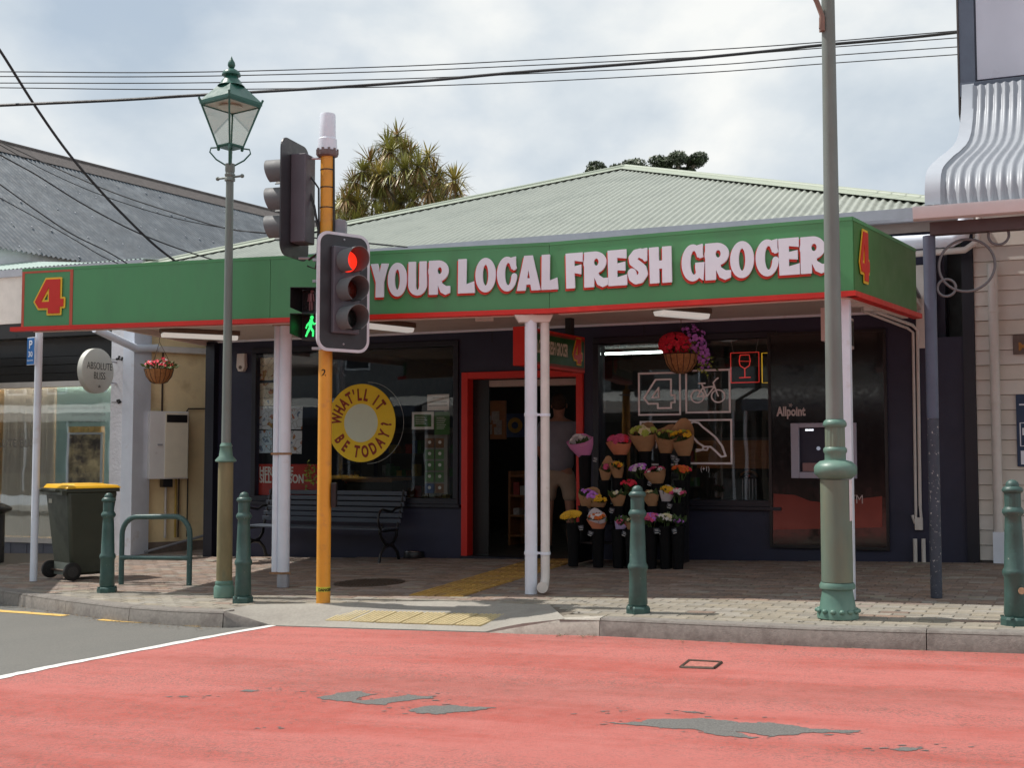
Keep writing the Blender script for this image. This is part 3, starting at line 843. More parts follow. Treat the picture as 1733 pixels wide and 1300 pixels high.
# shelving things
m_goods = [mat('goods_%s' % n, c, .5, var=.3, ns=30) for n, c in (('red', (.3, .03, .02)), ('green', (.05, .15, .04)), ('yellow', (.4, .27, .05)), ('blue', (.04, .08, .2)), ('white', (.35, .34, .32)), ('brown', (.18, .08, .03)))]
m_shelf = mat('shelf_metal', (.10, .09, .08), .5)
def shelf_unit(s0, y0, wd, ht, n, label, wood=None, dens_=.8, flipped=False):
    t = thing('display_shelf', label, 'shelf', W @ Matrix.Translation((s0, y0, .012)), group='shelves inside the shop')
    M = WM[t]
    b = MB(); b.box(0, .03, 0, .4, 0, ht, M); b.box(wd - .03, wd, 0, .4, 0, ht, M); b.box(0, wd, .38, .4, 0, ht, M); b.build('cabinet', wood or m_shelf, t)
    for k in range(n):
        z = .12 + k * (ht - .2) / max(1, n - 1)
        b = MB(); b.box(.03, wd - .03, 0, .38, z, z + .025, M); sh = b.build('shelf', wood or m_shelf, t)
        if k == n - 1: continue
        gs = {}
        x = .06
        while x < wd - .12:
            w_ = random.uniform(.05, .12)
            if random.random() < dens_: gs.setdefault(random.randrange(6), MB()).box(x, x + w_, .04, .2, z + .026, z + .026 + random.uniform(.08, .22), M)
            x += w_ + .015
        for q, g in gs.items(): g.build('goods', m_goods[q], sh, kind='stuff')
    return t
shelf_unit(wp(1060, 700, 3)[0], 3.4, 2.2, 1.5, 5, 'stocked shelf unit seen dimly through the right window', None)
shelf_unit(wp(450, 700, 3)[0], 3.0, 1.8, 1.5, 5, 'stocked shelf unit behind the posters in the left window', None)
shelf_unit(wp(640, 700, 4)[0], 4.0, 1.6, 1.7, 5, 'stocked shelf unit deep inside behind the round yellow sign', None)
shelf_unit(wp(848, 800, 1.5)[0], 1.75, .42, 1.02, 4, 'low wooden shelf unit just inside the red doorway', m_wood, .4)
def counter(s0, y0, wd, label, z1=.80, z0=0.55):
    t = thing('wooden_counter', label, 'counter', W @ Matrix.Translation((s0, y0, .012)))
    M = WM[t]
    b = MB(); b.box(0, wd, 0, .6, z1 - .04, z1, M); b.build('worktop', m_wood, t)
    b = MB(); b.box(.02, wd - .02, .03, .06, z0, z1 - .04, M); b.build('front_panel', m_wood, t)
    b = MB(); b.box(.04, wd - .04, .08, .56, 0, z0, M); b.build('base', m_int, t)
counter(wp(1175, 700, .8)[0], .8, 1.15, 'brown wooden counter inside the right window', 1.42, 1.08)
counter(wp(560, 800, 1)[0], 1.3, .8, 'small wooden table inside the left window under the yellow sign', .92, .86)
# notice board + poster inside door
nb = thing('notice_board', 'framed notice board with papers inside the doorway', 'notice board', W @ Matrix.Translation((wp(838, 740, 1.6)[0], 1.5, 0)))
s0, z0 = wp(818, 740, 1.5); s1, z1 = wp(852, 682, 1.5)
b = MB(); b.box(s0 - .03, s1 + .03, 1.5, 1.54, z0 - .03, z1 + .03, W); b.build('frame', m_wood, nb)
for k in range(7):
    x = random.uniform(s0, s1 - .1); z = random.uniform(z0, z1 - .14)
    b = MB(); b.box(x, x + random.uniform(.07, .12), 1.49 - k * .001, 1.498 - k * .001, z, z + random.uniform(.08, .14), W); b.build('paper', m_goods[4], nb)
s0, z0 = wp(872, 720, 2.2)
ps = thing('badge_poster', 'dark blue poster with round yellow badge inside the doorway', 'poster', W @ Matrix.Translation((s0, 2.2, z0)))
b = MB(); b.box(s0 - .17, s0 + .17, 2.2, 2.22, z0 - .17, z0 + .17, W); b.build('backing', m_goods[3], ps)
b = MB(); b.lathe([(.11, 0), (.11, .01)], 24, W @ Matrix.Translation((s0, 2.2, z0)) @ Matrix.Rotation(R(90), 4, 'X')); b.build('badge', m_goods[2], ps)
b = MB(); b.lathe([(.05, 0), (.05, .014)], 20, W @ Matrix.Translation((s0, 2.2, z0)) @ Matrix.Rotation(R(90), 4, 'X')); b.build('badge_centre', m_goods[3], ps)
# ---- main hip roof of the shop
def corrugated(b, O, ua, va, na, width, hfun, pitch, amp, per=6, h0=0.0, s0=0.0, s1=None):
    """O origin at eave left, ua across, va up the slope, na normal; hfun(s) -> slope length"""
    n = int((width) / (pitch / per)); vs = []
    for i in range(n + 1):
        s = i * width / n; a = amp * math.cos(2 * math.pi * s / pitch)
        base = O + ua * s + na * a; vs += [base + va * h0, base + va * max(hfun(s), h0 + .001)]
    b.add(vs, [(2 * i, 2 * i + 2, 2 * i + 3, 2 * i + 1) for i in range(n)])
RZ = 3.90; RL0 = (Wi @ Vector((-5.12, 16.86, 0))).x - .05; RL1 = (Wi @ Vector((4.73, 12.71, 0))).x + .1
RW = RL1 - RL0; RISE = 2.12; half = RW / 2
def roof_face(M, w, name):
    b = MB(); O = Vector((0, 0, 0)); va = Vector((0, half, RISE)).normalized(); na = Vector((0, -RISE, half)).normalized(); sl = math.hypot(half, RISE) / half
    corrugated(b, O, Vector((1, 0, 0)), va, na, w, lambda s: min(s, w - s) * sl, .095, .014)
    b2 = MB(); b2.v = [tuple(M @ v) for v in map(Vector, b.v)]; b2.f = b.f
    return b2.build(name, m_roofg, shop, smooth=80)
E = -.12
for k in range(4):
    ang = k * math.pi / 2
    c = Vector((RL0 + half, E + half, 0))
    M = W @ Matrix.Translation(c + Vector((0, 0, RZ))) @ Matrix.Rotation(ang, 4, 'Z') @ Matrix.Translation((-half, -half, 0))
    roof_face(M, RW, 'roof_sheet')
apex = W @ Vector((RL0 + half, E + half, RZ + RISE + .02))
for (x, y) in ((RL0, E), (RL1, E), (RL1, E + RW), (RL0, E + RW)):
    p = W @ Vector((x, y, RZ + .02))
    bb = MB(); bb.tube([p, apex], .045, 8); 
    dirr = (apex - p).normalized(); side = dirr.cross(Vector((0, 0, 1))).normalized()
    q = []
    for sg in (-1, 1):
        a0 = p + side * sg * .17 - Vector((0, 0, .035)); a1 = apex + side * sg * .17 - Vector((0, 0, .035))
        bb.add([p + Vector((0, 0, .025)), apex + Vector((0, 0, .025)), a1, a0], [(0, 1, 2, 3)] if sg < 0 else [(3, 2, 1, 0)])
    bb.build('hip_cap', mat('roof_cap', (.33, .37, .295), .5, var=.05), shop, smooth=50)
b = MB()
prof = [(0, 0), (0, -.12), (-.03, -.15), (-.11, -.15), (-.14, -.12), (-.14, -.01), (-.125, -.01), (-.125, -.11), (-.10, -.135), (-.03, -.135), (-.015, -.11), (-.015, 0)]
b.prism([(E + .02 + y, RZ + .0 + z) for y, z in prof], RL0, RL1, W, axis='x')
b.build('gutter', m_gutter, shop)
wbox('fascia_board', RL0 + .05, RL1 - .05, E + .03, E + .06, RZ - .25, RZ - .02, mat('roof_fascia', (.30, .24, .21), .6))
b = MB()
for x0, x1, y0, y1 in ((sL, sR - .3, TH + IY, TH + IY + .2), (sL - .0, sL + .2, TH, TH + IY), (sR - .5, sR - .3, TH, TH + IY)):
    b.box(x0, x1, y0, y1, -.6, HT, W)
b.build('outer_wall', m_navy, shop)
# ================================================================ CANOPY
A0, A1, A2, A3 = Vector((-5.07, 12.32)), Vector((.34, 10.76)), Vector((2.75, 9.587)), Vector((3.77, 11.10))
ZT, ZB = EYE + 1.90, EYE + 1.325
canopy = thing('shop_canopy', 'long green fascia canopy over the pavement with red lower edge and white lettering', 'canopy', (A1.x, A1.y, 0))
FA, FB, FC = pl_frame(A0, A1), pl_frame(A1, A2), pl_frame(A2, A3)
lenA, lenB, lenC = (A1 - A0).length, (A2 - A1).length, (A3 - A2).length
j1 = fp(FA, 123, 510)[0]; j2 = fp(FA, 457, 490)[0]
m_greenb = mat('green_sign_lit', (0.080, 0.30, 0.115), 0.42, var=0.09, ns=1.5, bump=0.03, bs=12, col2=(.09, .27, .12), ns2=3.5, c2=(.48, .75), stretch=(1, 1, .3))  # brighter copy for the right run, grazing sun put into the colour
panels = []
for F_, x0, x1, m in ((FA, 0, j1, m_green), (FA, j1 + .004, j2, m_green), (FA, j2 + .004, lenA - .004, m_green), (FB, 0.0, lenB, m_greenb), (FC, 0.03, lenC, m_greend)):
    b = MB(); b.box(x0, x1, 0, .06, ZB, ZT, F_); panels.append(b.build('fascia_panel', m, canopy))
for F_, x0, x1 in ((FA, -.12, lenA), (FB, 0, lenB + .02), (FC, -.02, lenC + .1)):
    b = MB(); b.box(x0, x1, -.022, .06, ZB - .044, ZB, F_); b.build('red_edge', m_redp, canopy)
b = MB(); b.box(0, lenA, -.004, .09, ZT, ZT + .03, FA); b.box(0, lenB, -.004, .09, ZT, ZT + .03, FB); b.box(0, lenC, -.004, .09, ZT, ZT + .03, FC)
b.build('capping', m_greenb, canopy)
# thin red frame round the left logo square
b = MB(); m_redthin = mat('thin_red_line', (.50, .09, .05), .5)
for x0, x1, z0, z1 in ((0, .03, ZB, ZT), (j1 - .035, j1, ZB, ZT), (0.03, j1 - .035, ZT - .02, ZT)):
    b.box(x0, x1, -.003, .0, z0, z1, FA)
b.build('logo_border', m_redthin, panels[0])
def put(geo, M, m, parent, name, **k):
    b = MB(); b.add(geo[0], geo[1], M); return b.build(name, m, parent, **k)
def place_four(F_, x0, x1, z0, z1, parent, off=-.012, name='numeral', g=.035, mo=None, mi=None):
    Mx = F_ @ Matrix.Translation((x0, off, z0)) @ Matrix.Diagonal((x1 - x0, 1, z1 - z0, 1))
    put(four_geo(g, .003), Mx, mo or m_yel, parent, 'numeral_outline')
    put(four_geo(-.018, .003), F_ @ Matrix.Translation((0, -.007, 0)) @ F_.inverted() @ Mx, mi or m_redp, parent, 'numeral')
a = fp(FA, 59.5, 533); c = fp(FA, 111, 471)
place_four(FA, a[0], c[0], a[1], c[1], panels[0])
a = fp(FC, 1452.5, 478); c = fp(FC, 1467, 395)
place_four(FC, a[0], c[0], a[1] + .02, c[1], panels[4])
# letters
def lerpY(pts, x):
    for (x0, y0), (x1, y1) in zip(pts, pts[1:]):
        if x <= x1 or (x1, y1) == pts[-1]: return y0 + (y1 - y0) * (x - x0) / (x1 - x0)
topA = [(645, 447), (790, 439), (932, 431.5)]; botA = [(645, 504), (790, 497), (932, 491)]
topB = [(974, 429), (1120, 418.5), (1175, 414.5), (1377, 401)]; botB = [(974, 488.6), (1120, 479.8), (1175, 477), (1377, 463.5)]
LET = [('Y', 629.6, 659), ('O', 658.5, 691), ('U', 693, 725), ('R', 728, 762.5), ('L', 777, 805.5), ('O', 806.5, 841), ('C', 843, 876), ('A', 877.5, 915.5), ('L', 918, 946),
       ('F', 960, 988.5), ('R', 991.5, 1029.5), ('E', 1031, 1063), ('S', 1065, 1098.5), ('H', 1101, 1139), ('G', 1156, 1193), ('R', 1196, 1236.5), ('O', 1238, 1277.5), ('C', 1281, 1318.5), ('E', 1319.5, 1354), ('R', 1357, 1399)]
m_letr = mat('letter_red_edge', (.60, .035, .015), .45)
for i, (ch, x0, x1) in enumerate(LET):
    F_, tp_, bt_, par = (FA, topA, botA, panels[2]) if i < 9 else (FB, topB, botB, panels[3])
    xm = (x0 + x1) / 2
    s0_, zb = fp(F_, x0, lerpY(bt_, xm)); s1_, zt = fp(F_, x1, lerpY(tp_, xm))
    _, zb = fp(F_, xm, lerpY(bt_, xm)); _, zt = fp(F_, xm, lerpY(tp_, xm))
    w_, _g = glyph(ch)
    M = F_ @ Matrix.Translation((s0_, -.030, zb)) @ Matrix.Diagonal(((s1_ - s0_) / w_, 1, (zt - zb), 1))
    if ch == 'L' and i == 8: pass
    put(glyph(ch, .0, .008)[1], M, m_letw, par, 'letter')
    M2 = F_ @ Matrix.Translation((s0_ - .014, -.014, zb - .016)) @ Matrix.Diagonal(((s1_ - s0_) / w_, 1, (zt - zb), 1))
    put(glyph(ch, .008, .006)[1], M2, m_letr, par, 'letter_shadow')
# soffit and canopy roof
SZ = 2.82
wl0 = W @ Vector((wp(352, 590)[0], -.0, 0)); wr0 = W @ Vector((sVoid - .15, 0, 0))
def inset(p, dx=0.0, dy=.07): return (p.x + dx, p.y + dy)
poly = [(A0.x + .02, A0.y + .07), inset(A1), (A2.x - .03, A2.y + .08), (A3.x - .08, A3.y), (wr0.x, wr0.y - .01), (wl0.x, wl0.y - .01)]
b = MB(); b.prism(poly, SZ, SZ + .05, axis='z'); b.build('soffit', m_soffit, canopy)
b = MB(); b.prism(poly, SZ + .12, SZ + .15, axis='z'); b.build('canopy_roof', m_galv, canopy)
# white bead along wall junction
b = MB(); b.box(wp(352, 590)[0], sVoid - .15, -.03, -.004, SZ - .03, SZ - .002, W); b.build('wall_bead', m_white, canopy)
# side edge beam at left
e0 = Vector((A0.x + .03, A0.y + .1, 0)); e1 = Vector((wl0.x, wl0.y, 0)); FE = pl_frame((e0.x, e0.y), (e1.x, e1.y))
b = MB(); b.box(0, (e1 - e0).length, -.03, .03, SZ - .07, SZ + .12, FE); b.build('edge_beam', m_soffit, canopy)
b = MB(); b.box(0.1, lenA, .065, .12, ZB - .05, SZ + .1, FA); b.box(.06, lenB - .06, .065, .12, ZB - .05, SZ + .1, FB); b.box(.1, lenC - .05, .065, .12, ZB - .05, SZ + .1, FC); b.build('front_beam', m_soffit, canopy)
# posts (top, base px) -> canopy posts and downpipes
def post(px, py, r, ztop, m=m_white, name='post', dy=0.0, parent=canopy, n=16, rust=False):
    p = gnd(px, py); b = MB(); b.tube([p, (p.x, p.y, ztop)], r, n); o = b.build(name, m, parent, smooth=40)
    return p, o
post(56.5, 984, .040, SZ)
p, o = post(479, 994, .062, SZ, m_white)
b = MB(); b.tube([(p.x - .085, p.y - .0, p.z + .13), (p.x - .085, p.y, 2.65), (p.x - .03, p.y + .1, SZ)], .033, 12); b.build('downpipe', m_white, canopy, smooth=40)
b = MB(); b.lathe([(.0625, 0), (.063, .13)], 16, Matrix.Translation(p)); b.build('bare_base', m_gutter, canopy, smooth=40, label='unpainted galvanised post foot')
for z in (.13, 1.32, 2.62):
    b = MB(); b.lathe([(.068, 0), (.068, .022)], 16, Matrix.Translation((p.x, p.y, p.z + z))); b.box(-.13, .08, -.045, -.035, .0, .022, Matrix.Translation((p.x, p.y, p.z + z)))
    b.build('clamp', mat('rusty_clamp', (.30, .17, .09), .7, var=.3, ns=30), canopy)
p = Vector((.172, 10.885, gz(.172)))
b = MB(); b.tube([p, (p.x, p.y, SZ - .02)], .056, 16); b.build('post', m_white, canopy, smooth=40)
b = MB(); b.tube([(p.x + .02, p.y - .02, p.z + .075), (p.x + .145, p.y - .02, p.z + .075)], .052, 14); 
q = Vector((p.x + .128, p.y + .0, p.z))
b = MB(); b.tube([q + Vector((-.03, -.13, .07)), q + Vector((-.01, -.04, .075)), q + Vector((0, 0, .15)), q + Vector((0, 0, 2.72))], .042, 14); b.build('downpipe', m_whiteo, canopy, smooth=50)
b = MB(); b.lathe([(.05, 0), (.05, .004)], 14, Matrix.Translation(q + Vector((-.03, -.134, .07))) @ Matrix.Rotation(R(90), 4, 'X')); b.lathe([(.034, 0), (.034, .006)], 14, Matrix.Translation(q + Vector((-.03, -.134, .07))) @ Matrix.Rotation(R(90), 4, 'X'))
b.build('pipe_mouth', m_whiteo, canopy)
for z in (.35, 1.6, 2.5):
    b = MB(); b.lathe([(.062, 0), (.062, .03)], 16, Matrix.Translation((p.x, p.y, p.z + z))); b.lathe([(.048, 0), (.048, .025)], 16, Matrix.Translation((q.x, q.y, q.z + z)))
    b.box(.05, .1, -.01, .01, .005, .025, Matrix.Translation((p.x, p.y, p.z + z))); b.build('clamp', m_white, canopy)
b = MB(); b.hexa([(p.x - .11, p.y - .05, 2.462), (p.x + .17, p.y - .05, 2.462), (p.x + .17, p.y + .08, 2.462), (p.x - .11, p.y + .08, 2.462)], [(p.x - .15, p.y - .07, 2.525), (p.x + .20, p.y - .07, 2.525), (p.x + .20, p.y + .1, 2.525), (p.x - .15, p.y + .1, 2.525)])
b.build('rainwater_box', m_whiteo, canopy)
pr = Vector((2.78, 9.95, 0)); u_ = proj((pr.x, pr.y, 1.2))
tgt = Vector((2.735, 9.80, 0))
b = MB(); b.box(-.045, .045, -.045, .045, gz(tgt.x), SZ, frame((tgt.x, tgt.y, 0), R(-26))); b.build('post', m_white, canopy, bevel=.006)
# ================================================================ LEFT BUILDING
def box_in(parent, nm, x0, x1, y0, y1, z0, z1, m, M=W, **k):
    b = MB(); b.box(x0, x1, y0, y1, z0, z1, M); return b.build(nm, m, parent, **k)
cl0, cl1 = wp(188, 800)[0], wp(229, 800)[0]
lw0 = cl0 - 5.2
left = thing('beauty_shop', 'left neighbouring shop with white stucco column, curtained window and side wall of cream render', 'shop', W @ Matrix.Translation((cl0, 0, 0)))
cm = cl0 + (cl1 - cl0) * .55
box_in(left, 'column', cl0, cm, -.04, .3, -.6, 3.05, m_stucco)
box_in(left, 'corner_board', cm + .002, cl1, -.07, .3, -.6, 3.05, m_white)
SA = atY(227, 920, 17.22); SB = atY(372, 915, 17.95)
SW = pl_frame((SA.x, SA.y), (SB.x, SB.y)); SLn = (Vector((SB.x, SB.y)) - Vector((SA.x, SA.y))).length     # recessed cream wall, -y towards the street
box_in(left, 'recessed_wall', -.12, SLn + .5, 0, .2, .0, 3.7, m_cream, SW, label='recessed cream rendered wall with brown stains')
box_in(left, 'recessed_plinth', -.1, SLn + .5, -.03, .2, -.6, .0, mat('old_plinth', (.22, .17, .14), .9, var=.3, ns=8, bump=.5), SW)
zg1 = wp(100, 655, .35)[1]; zg0 = wp(100, 912, .35)[1]
box_in(left, 'stall_board', lw0, cl0, .30, .42, -.6, zg0 - .07, mat('stall_board', (.16, .165, .20), .7))
for k in range(14):
    x = cl0 - .25 - k * .32
    box_in(left, 'panel_rib', x, x + .02, .29, .30, -.4, zg0 - .07, mat('stall_board', (.16, .165, .20)))
fr = box_in(left, 'window_frame', lw0, cl0, .26, .40, zg0 - .07, zg0, m_whiteo)
b = MB(); b.box(lw0, cl0, .26, .40, zg1, zg1 + .08, W); b.box(cl0 - .07, cl0, .26, .40, zg0, zg1, W); b.build('frame_rail', m_whiteo, fr)
b = MB(); b.box(lw0, cl0 - .07, .35, .358, zg0, zg1, W); b.build('pane', glass_mat('left_glass', (.98, .99, .98), 1.5, .55, .004), fr)
for k in range(9):
    z = zg1 + .08 + k * .125
    if z > 2.75: break
    box_in(left, 'slat', lw0, cl0, .30 + .012 * (k % 2), .34, z + .006, z + .12, m_black)
box_in(left, 'transom_back', lw0, cl0, .34, .40, zg1 + .08, 3.0, m_black)
box_in(left, 'parapet', lw0, cl0 + .5, .0, .3, 3.22, 3.92, m_whiteo)
box_in(left, 'transom_panel', lw0, cl0, .03, .3, 3.0, 3.218, m_black)
box_in(left, 'column_head', cl0, cl1, -.02, .3, 3.052, 3.218, m_stucco)
box_in(left, 'inner_wall', lw0, cl0, 1.6, 1.7, 0, 3, mat('inner_beige', (.65, .55, .42), .8))
box_in(left, 'inner_floor', lw0, cl0, .42, 1.6, zg0 - .12, zg0 - .07, mat('inner_beige', (.65, .55, .42)))
# curtains, pleated
def curtain(x0, x1, z0, z1, y, m, label, amp=.03, pitch=.07):
    b = MB(); n = int((x1 - x0) / pitch * 6); vs = []
    for i in range(n + 1):
        x = x0 + (x1 - x0) * i / n; yy = y + amp * math.sin(2 * math.pi * x / pitch + 1.3 * math.sin(x * 9)) + .01 * math.sin(31 * x)
        vs += [(x, yy, z0), (x, yy + .01, z1)]
    b.add(vs, [(2 * i, 2 * i + 2, 2 * i + 3, 2 * i + 1) for i in range(n)], W)
    p = W @ Vector((x0, y, z0))
    o = b.build('curtain', m, None, label, 'curtain', loc=p, smooth=60, group='curtains in the left shop window')
m_cur = mat('sheer_curtain', (.80, .75, .68), .9, var=.06); m_curb = mat('ochre_curtain', (.68, .48, .24), .9, var=.08)
curtain(wp(-190, 800, .6)[0], wp(5, 800, .6)[0], zg0, zg1, .60, m_curb, 'ochre curtain at the far left edge of the left shop window')
curtain(wp(6, 800, .55)[0], wp(92, 800, .55)[0], zg0, zg1, .55, m_cur, 'pale sheer curtain behind the white parking sign post')
curtain(wp(112, 800, .8)[0], wp(170, 800, .8)[0], zg0, zg1 - .4, .8, m_curb, 'ochre curtain behind the framed picture in the left window', pitch=.09)
# mint display panel with lettering and picture
mp_ = thing('window_display', 'mint green display panel with small lettering in the left shop window', 'display panel', W @ Matrix.Translation((wp(138, 800, .45)[0], .45, zg0)))
m_mintp = mat('mint_panel', (.48, .72, .70), .7, var=.05)
x0, x1 = wp(93, 800, .45)[0], wp(186, 800, .45)[0]; xi0, xi1 = wp(112, 800, .45)[0], wp(176, 800, .45)[0]; zi1 = wp(140, 722, .45)[1]
b = MB(); b.box(x0, x1, .45, .47, zi1, zg1, W); b.box(x0, xi0, .45, .47, zg0, zi1, W); b.box(xi1, x1, .45, .47, zg0, zi1, W); b.build('panel', m_mintp, mp_)
for k, t_ in enumerate(('YOUR BODY IS SANCTUARY, BREATHE', 'STAY WITH STILLNESS', 'CALM YOUR MIND & SOUL')):
    q = wp(178, 692 + 11.5 * k, .44)
    put(text_geo(t_, .058, .001, align='RIGHT', sp=1.1), W @ Matrix.Translation((q[0], .443, q[1])), mat('faint_letter', (.13, .20, .20), .6), mp_, 'lettering')
pf = thing('framed_picture', 'white framed abstract picture standing in the left shop window', 'picture', W @ Matrix.Translation((wp(145, 845, .50)[0], .5, zg0)))
x0, z0 = wp(113, 850, .43); x1, z1 = wp(175, 732, .43)
b = MB()
for a in ((x0, x1, z1 - .03, z1), (x0, x1, z0, z0 + .03), (x0, x0 + .03, z0, z1), (x1 - .03, x1, z0, z1)): b.box(a[0], a[1], .405, .43, a[2], a[3], W)
b.build('frame', m_white, pf)
m_art = mat('picture_print', (.78, .62, .36), .6, var=.6, ns=5, col2=(.12, .09, .08), ns2=4, c2=(.42, .6))
b = MB(); b.box(x0 + .03, x1 - .03, .42, .43, z0 + .03, z1 - .03, W); b.build('print', m_art, pf)
# faint window lettering
q = wp(-8, 752, .34)
put(text_geo('ABSOLUTE BLISS', .17, .0008, align='LEFT'), W @ Matrix.Translation((wp(-40, 762, .34)[0], .343, wp(-8, 757, .34)[1])), mat('ghost_letter', (.22, .21, .20), .7), fr, 'lettering')
# oval projecting sign
sp_ = wp(162, 628, -.45)
so = thing('round_sign', 'white oval shop sign with thin grey capitals projecting from the stucco column', 'sign', W @ Matrix.Translation((cl0 + .02, -.45, sp_[1])))
M = W @ Matrix.Translation((sp_[0], -.45, sp_[1])) @ Matrix.Rotation(R(90), 4, 'Y')
m_signw = mat('sign_cream', (.56, .555, .50), .5, var=.03)
b = MB(); b.lathe([(.30, -.05), (.315, -.04), (.315, .04), (.30, .05)], 48, M); b.build('disc', m_signw, so, smooth=40)
Fs = W @ Matrix.Translation((sp_[0] + .051, -.45, sp_[1])) @ Matrix.Rotation(R(90), 4, 'Z')
put(text_geo('ABSOLUTE', .105, .001, align='CENTER', offset=-.001), Fs @ Matrix.Translation((.02, -.002, .02)) @ Matrix.Diagonal((1, 1, 1.35, 1)), mat('sign_grey', (.06, .065, .06), .6), so, 'lettering')
put(text_geo('BLISS', .105, .001, align='CENTER', offset=-.001), Fs @ Matrix.Translation((.02, -.002, -.115)) @ Matrix.Diagonal((1, 1, 1.35, 1)), mat('sign_grey', (.06, .065, .06), .6), so, 'lettering')
put(text_geo('ab', .05, .001), Fs @ Matrix.Translation((.02, -.002, -.23)), mat('sign_grey', (.06, .065, .06), .6), so, 'emblem')
b = MB(); b.box(sp_[0] - .012, sp_[0] + .012, -.20, -.04, sp_[1] + .14, sp_[1] + .16, W); b.box(sp_[0] - .012, sp_[0] + .012, -.20, -.04, sp_[1] - .16, sp_[1] - .14, W)
b.box(sp_[0] - .012, sp_[0] + .012, -.22, -.19, sp_[1] - .2, sp_[1] + .2, W); b.build('bracket', m_gutter, so)
# iron bracket stubs on the column
for zz in (632, 675):
    q = wp(202, zz, -.05)
    b = MB()
    for k in range(5): b.ball(W @ Vector((q[0] + random.uniform(-.05, .06), -.06, q[1] + .22 * (1 if zz < 650 else -.2) + random.uniform(-.03, .03))), .018, 6, 4)
    b.tube([W @ Vector((q[0] - .13, -.06, q[1] + (.2 if zz < 650 else -.05))), W @ Vector((q[0] + .05, -.06, q[1] + (.2 if zz < 650 else -.05)))], .006, 5)
    b.build('iron_bracket', m_black, left)
# left canopy, just beyond the frame, and the mint roof over the shop
FL = frame((A0.x, A0.y, 0), math.atan2((A1 - A0).y, (A1 - A0).x) )
lcan = thing('left_canopy', 'plain white fascia canopy just outside the left edge of the picture', 'canopy', FL @ Matrix.Translation((-1.4, 0, 0)))
z1_ = ZT; z0_ = ZB + .08
box_in(lcan, 'fascia', -7.5, -1.4, .01, .07, z0_, z1_, m_whiteo, FL)
cq = FL.inverted() @ (W @ Vector((cl0 - 2.35, -.02, 0))); cq0 = FL.inverted() @ (W @ Vector((lw0 - 3, -.02, 0)))
b = MB(); b.prism([(-7.5, .07), (-1.4, .07), (cq.x, cq.y), (cq0.x, cq0.y)], z0_ + .12, z0_ + .16, FL, axis='z'); b.build('soffit', m_soffit, lcan)
b = MB(); b.box(lw0, cl1 + .1, -.05, .02, 3.92, 4.03, W); b.build('gutter', m_gutter, left)
n = 560; vs = []; b = MB()
for i in range(n + 1):
    t_ = i / n; x_ = lw0 - 1 + (cl1 + 1.1 - lw0) * t_; a = .010 * math.sin(2 * math.pi * t_ * 85); vs += [tuple(W @ Vector((x_, -.03, 4.04 + a))), tuple(W @ Vector((x_, 3.6, 4.98 - .52 * t_ + a)))]
b.add(vs, [(2 * i, 2 * i + 2, 2 * i + 3, 2 * i + 1) for i in range(n)]); b.build('roof_sheet', m_mint, left, smooth=60)
b = MB(); b.add([W @ Vector(v) for v in ((cl1 + .12, -.05, 4.06), (cl1 + .30, -.05, 4.05), (cl1 + .30, 3.6, 4.56), (cl1 - .5, 3.6, 4.62))], [(0, 1, 2, 3)]); b.build('flashing', mat('pale_flashing', (.62, .64, .62), .4, metal=.2), left)
# added glow panels and hidden strip, unseen, to brighten the left shop window
for x_ in (cl0 - .85, cl0 - 2.4, cl0 - 4.0):
    b = MB(); b.box(x_ - .72, x_ + .72, .405, .44, zg1 + .035, zg1 + .05, W); b.box(x_ - .5, x_ + .5, .7, 1.3, 2.93, 2.97, W); b.build('indoor_light', mat('added_shop_glow', (1, .93, .82), .4, var=0, emit=6), left)
box_in(left, 'inner_ceiling', lw0, cl0, .42, 1.6, 2.975, 3.02, mat('inner_beige', (.65, .55, .42)))
# white gutter on the alley side
b = MB(); zgut = fp(SW, 300, 592, -.06)[1]
b.box(0, SLn + .4, -.11, -.005, zgut - .05, zgut + .04, SW); b.build('wall_gutter', m_whiteo, left, bevel=.01)
g0 = wp(198, 573, -.15); g1 = wp(238, 590, -.02)
b = MB(); b.tube([W @ Vector((wp(160, 556, -.9)[0], -.9, wp(160, 556, -.9)[1])), W @ Vector((g1[0] - .05, -.05, g1[1] + .0)), W @ Vector((g1[0] + .03, .3, zgut))], .055, 10); b.build('spout', m_white, left, smooth=50)
# meter box on the cream wall
def swp(px, py, off): return fp(SW, px, py, off)
a = swp(277, 811, -.24); c = swp(320, 697, -.24); a2 = swp(252, 811, -.24)
mbx = thing('meter_box', 'grey metal meter box with dark window on the cream side wall', 'meter box', SW @ Matrix.Translation((a[0], -.05, a[1])))
m_box = mat('box_grey', (.74, .73, .72), .5, var=.07, ns=4, col2=(.33, .29, .25), ns2=5, c2=(.62, .8))
b = MB(); b.box(a2[0], c[0], -.24, .0, a[1], c[1], SW); b.build('case', m_box, mbx, bevel=.008)
b = MB(); b.box(a[0] + .01, c[0] - .015, -.254, -.242, a[1] + .02, c[1] - .02, SW); b.build('front_cover', mat('box_cover', (.78, .72, .58), .5, var=.05), mbx)
b = MB(); b.box(a[0] + .025, c[0] - .03, -.262, -.256, c[1] - .16, c[1] - .05, SW); b.build('meter_window', m_black, mbx, bevel=.006)
hq = W @ Vector((0, 0, 0))
b = MB(); b.box(a[0] - .10, a[0] - .03, -.26, -.242, a[1] + .48, a[1] + .50, SW); b.build('handle', m_gutter, mbx)
pp = thing('wall_pipes', 'thin stained pipes and cables running down the cream wall below the grey box', 'pipes', SW @ Matrix.Translation((a[0], 0, 0)))
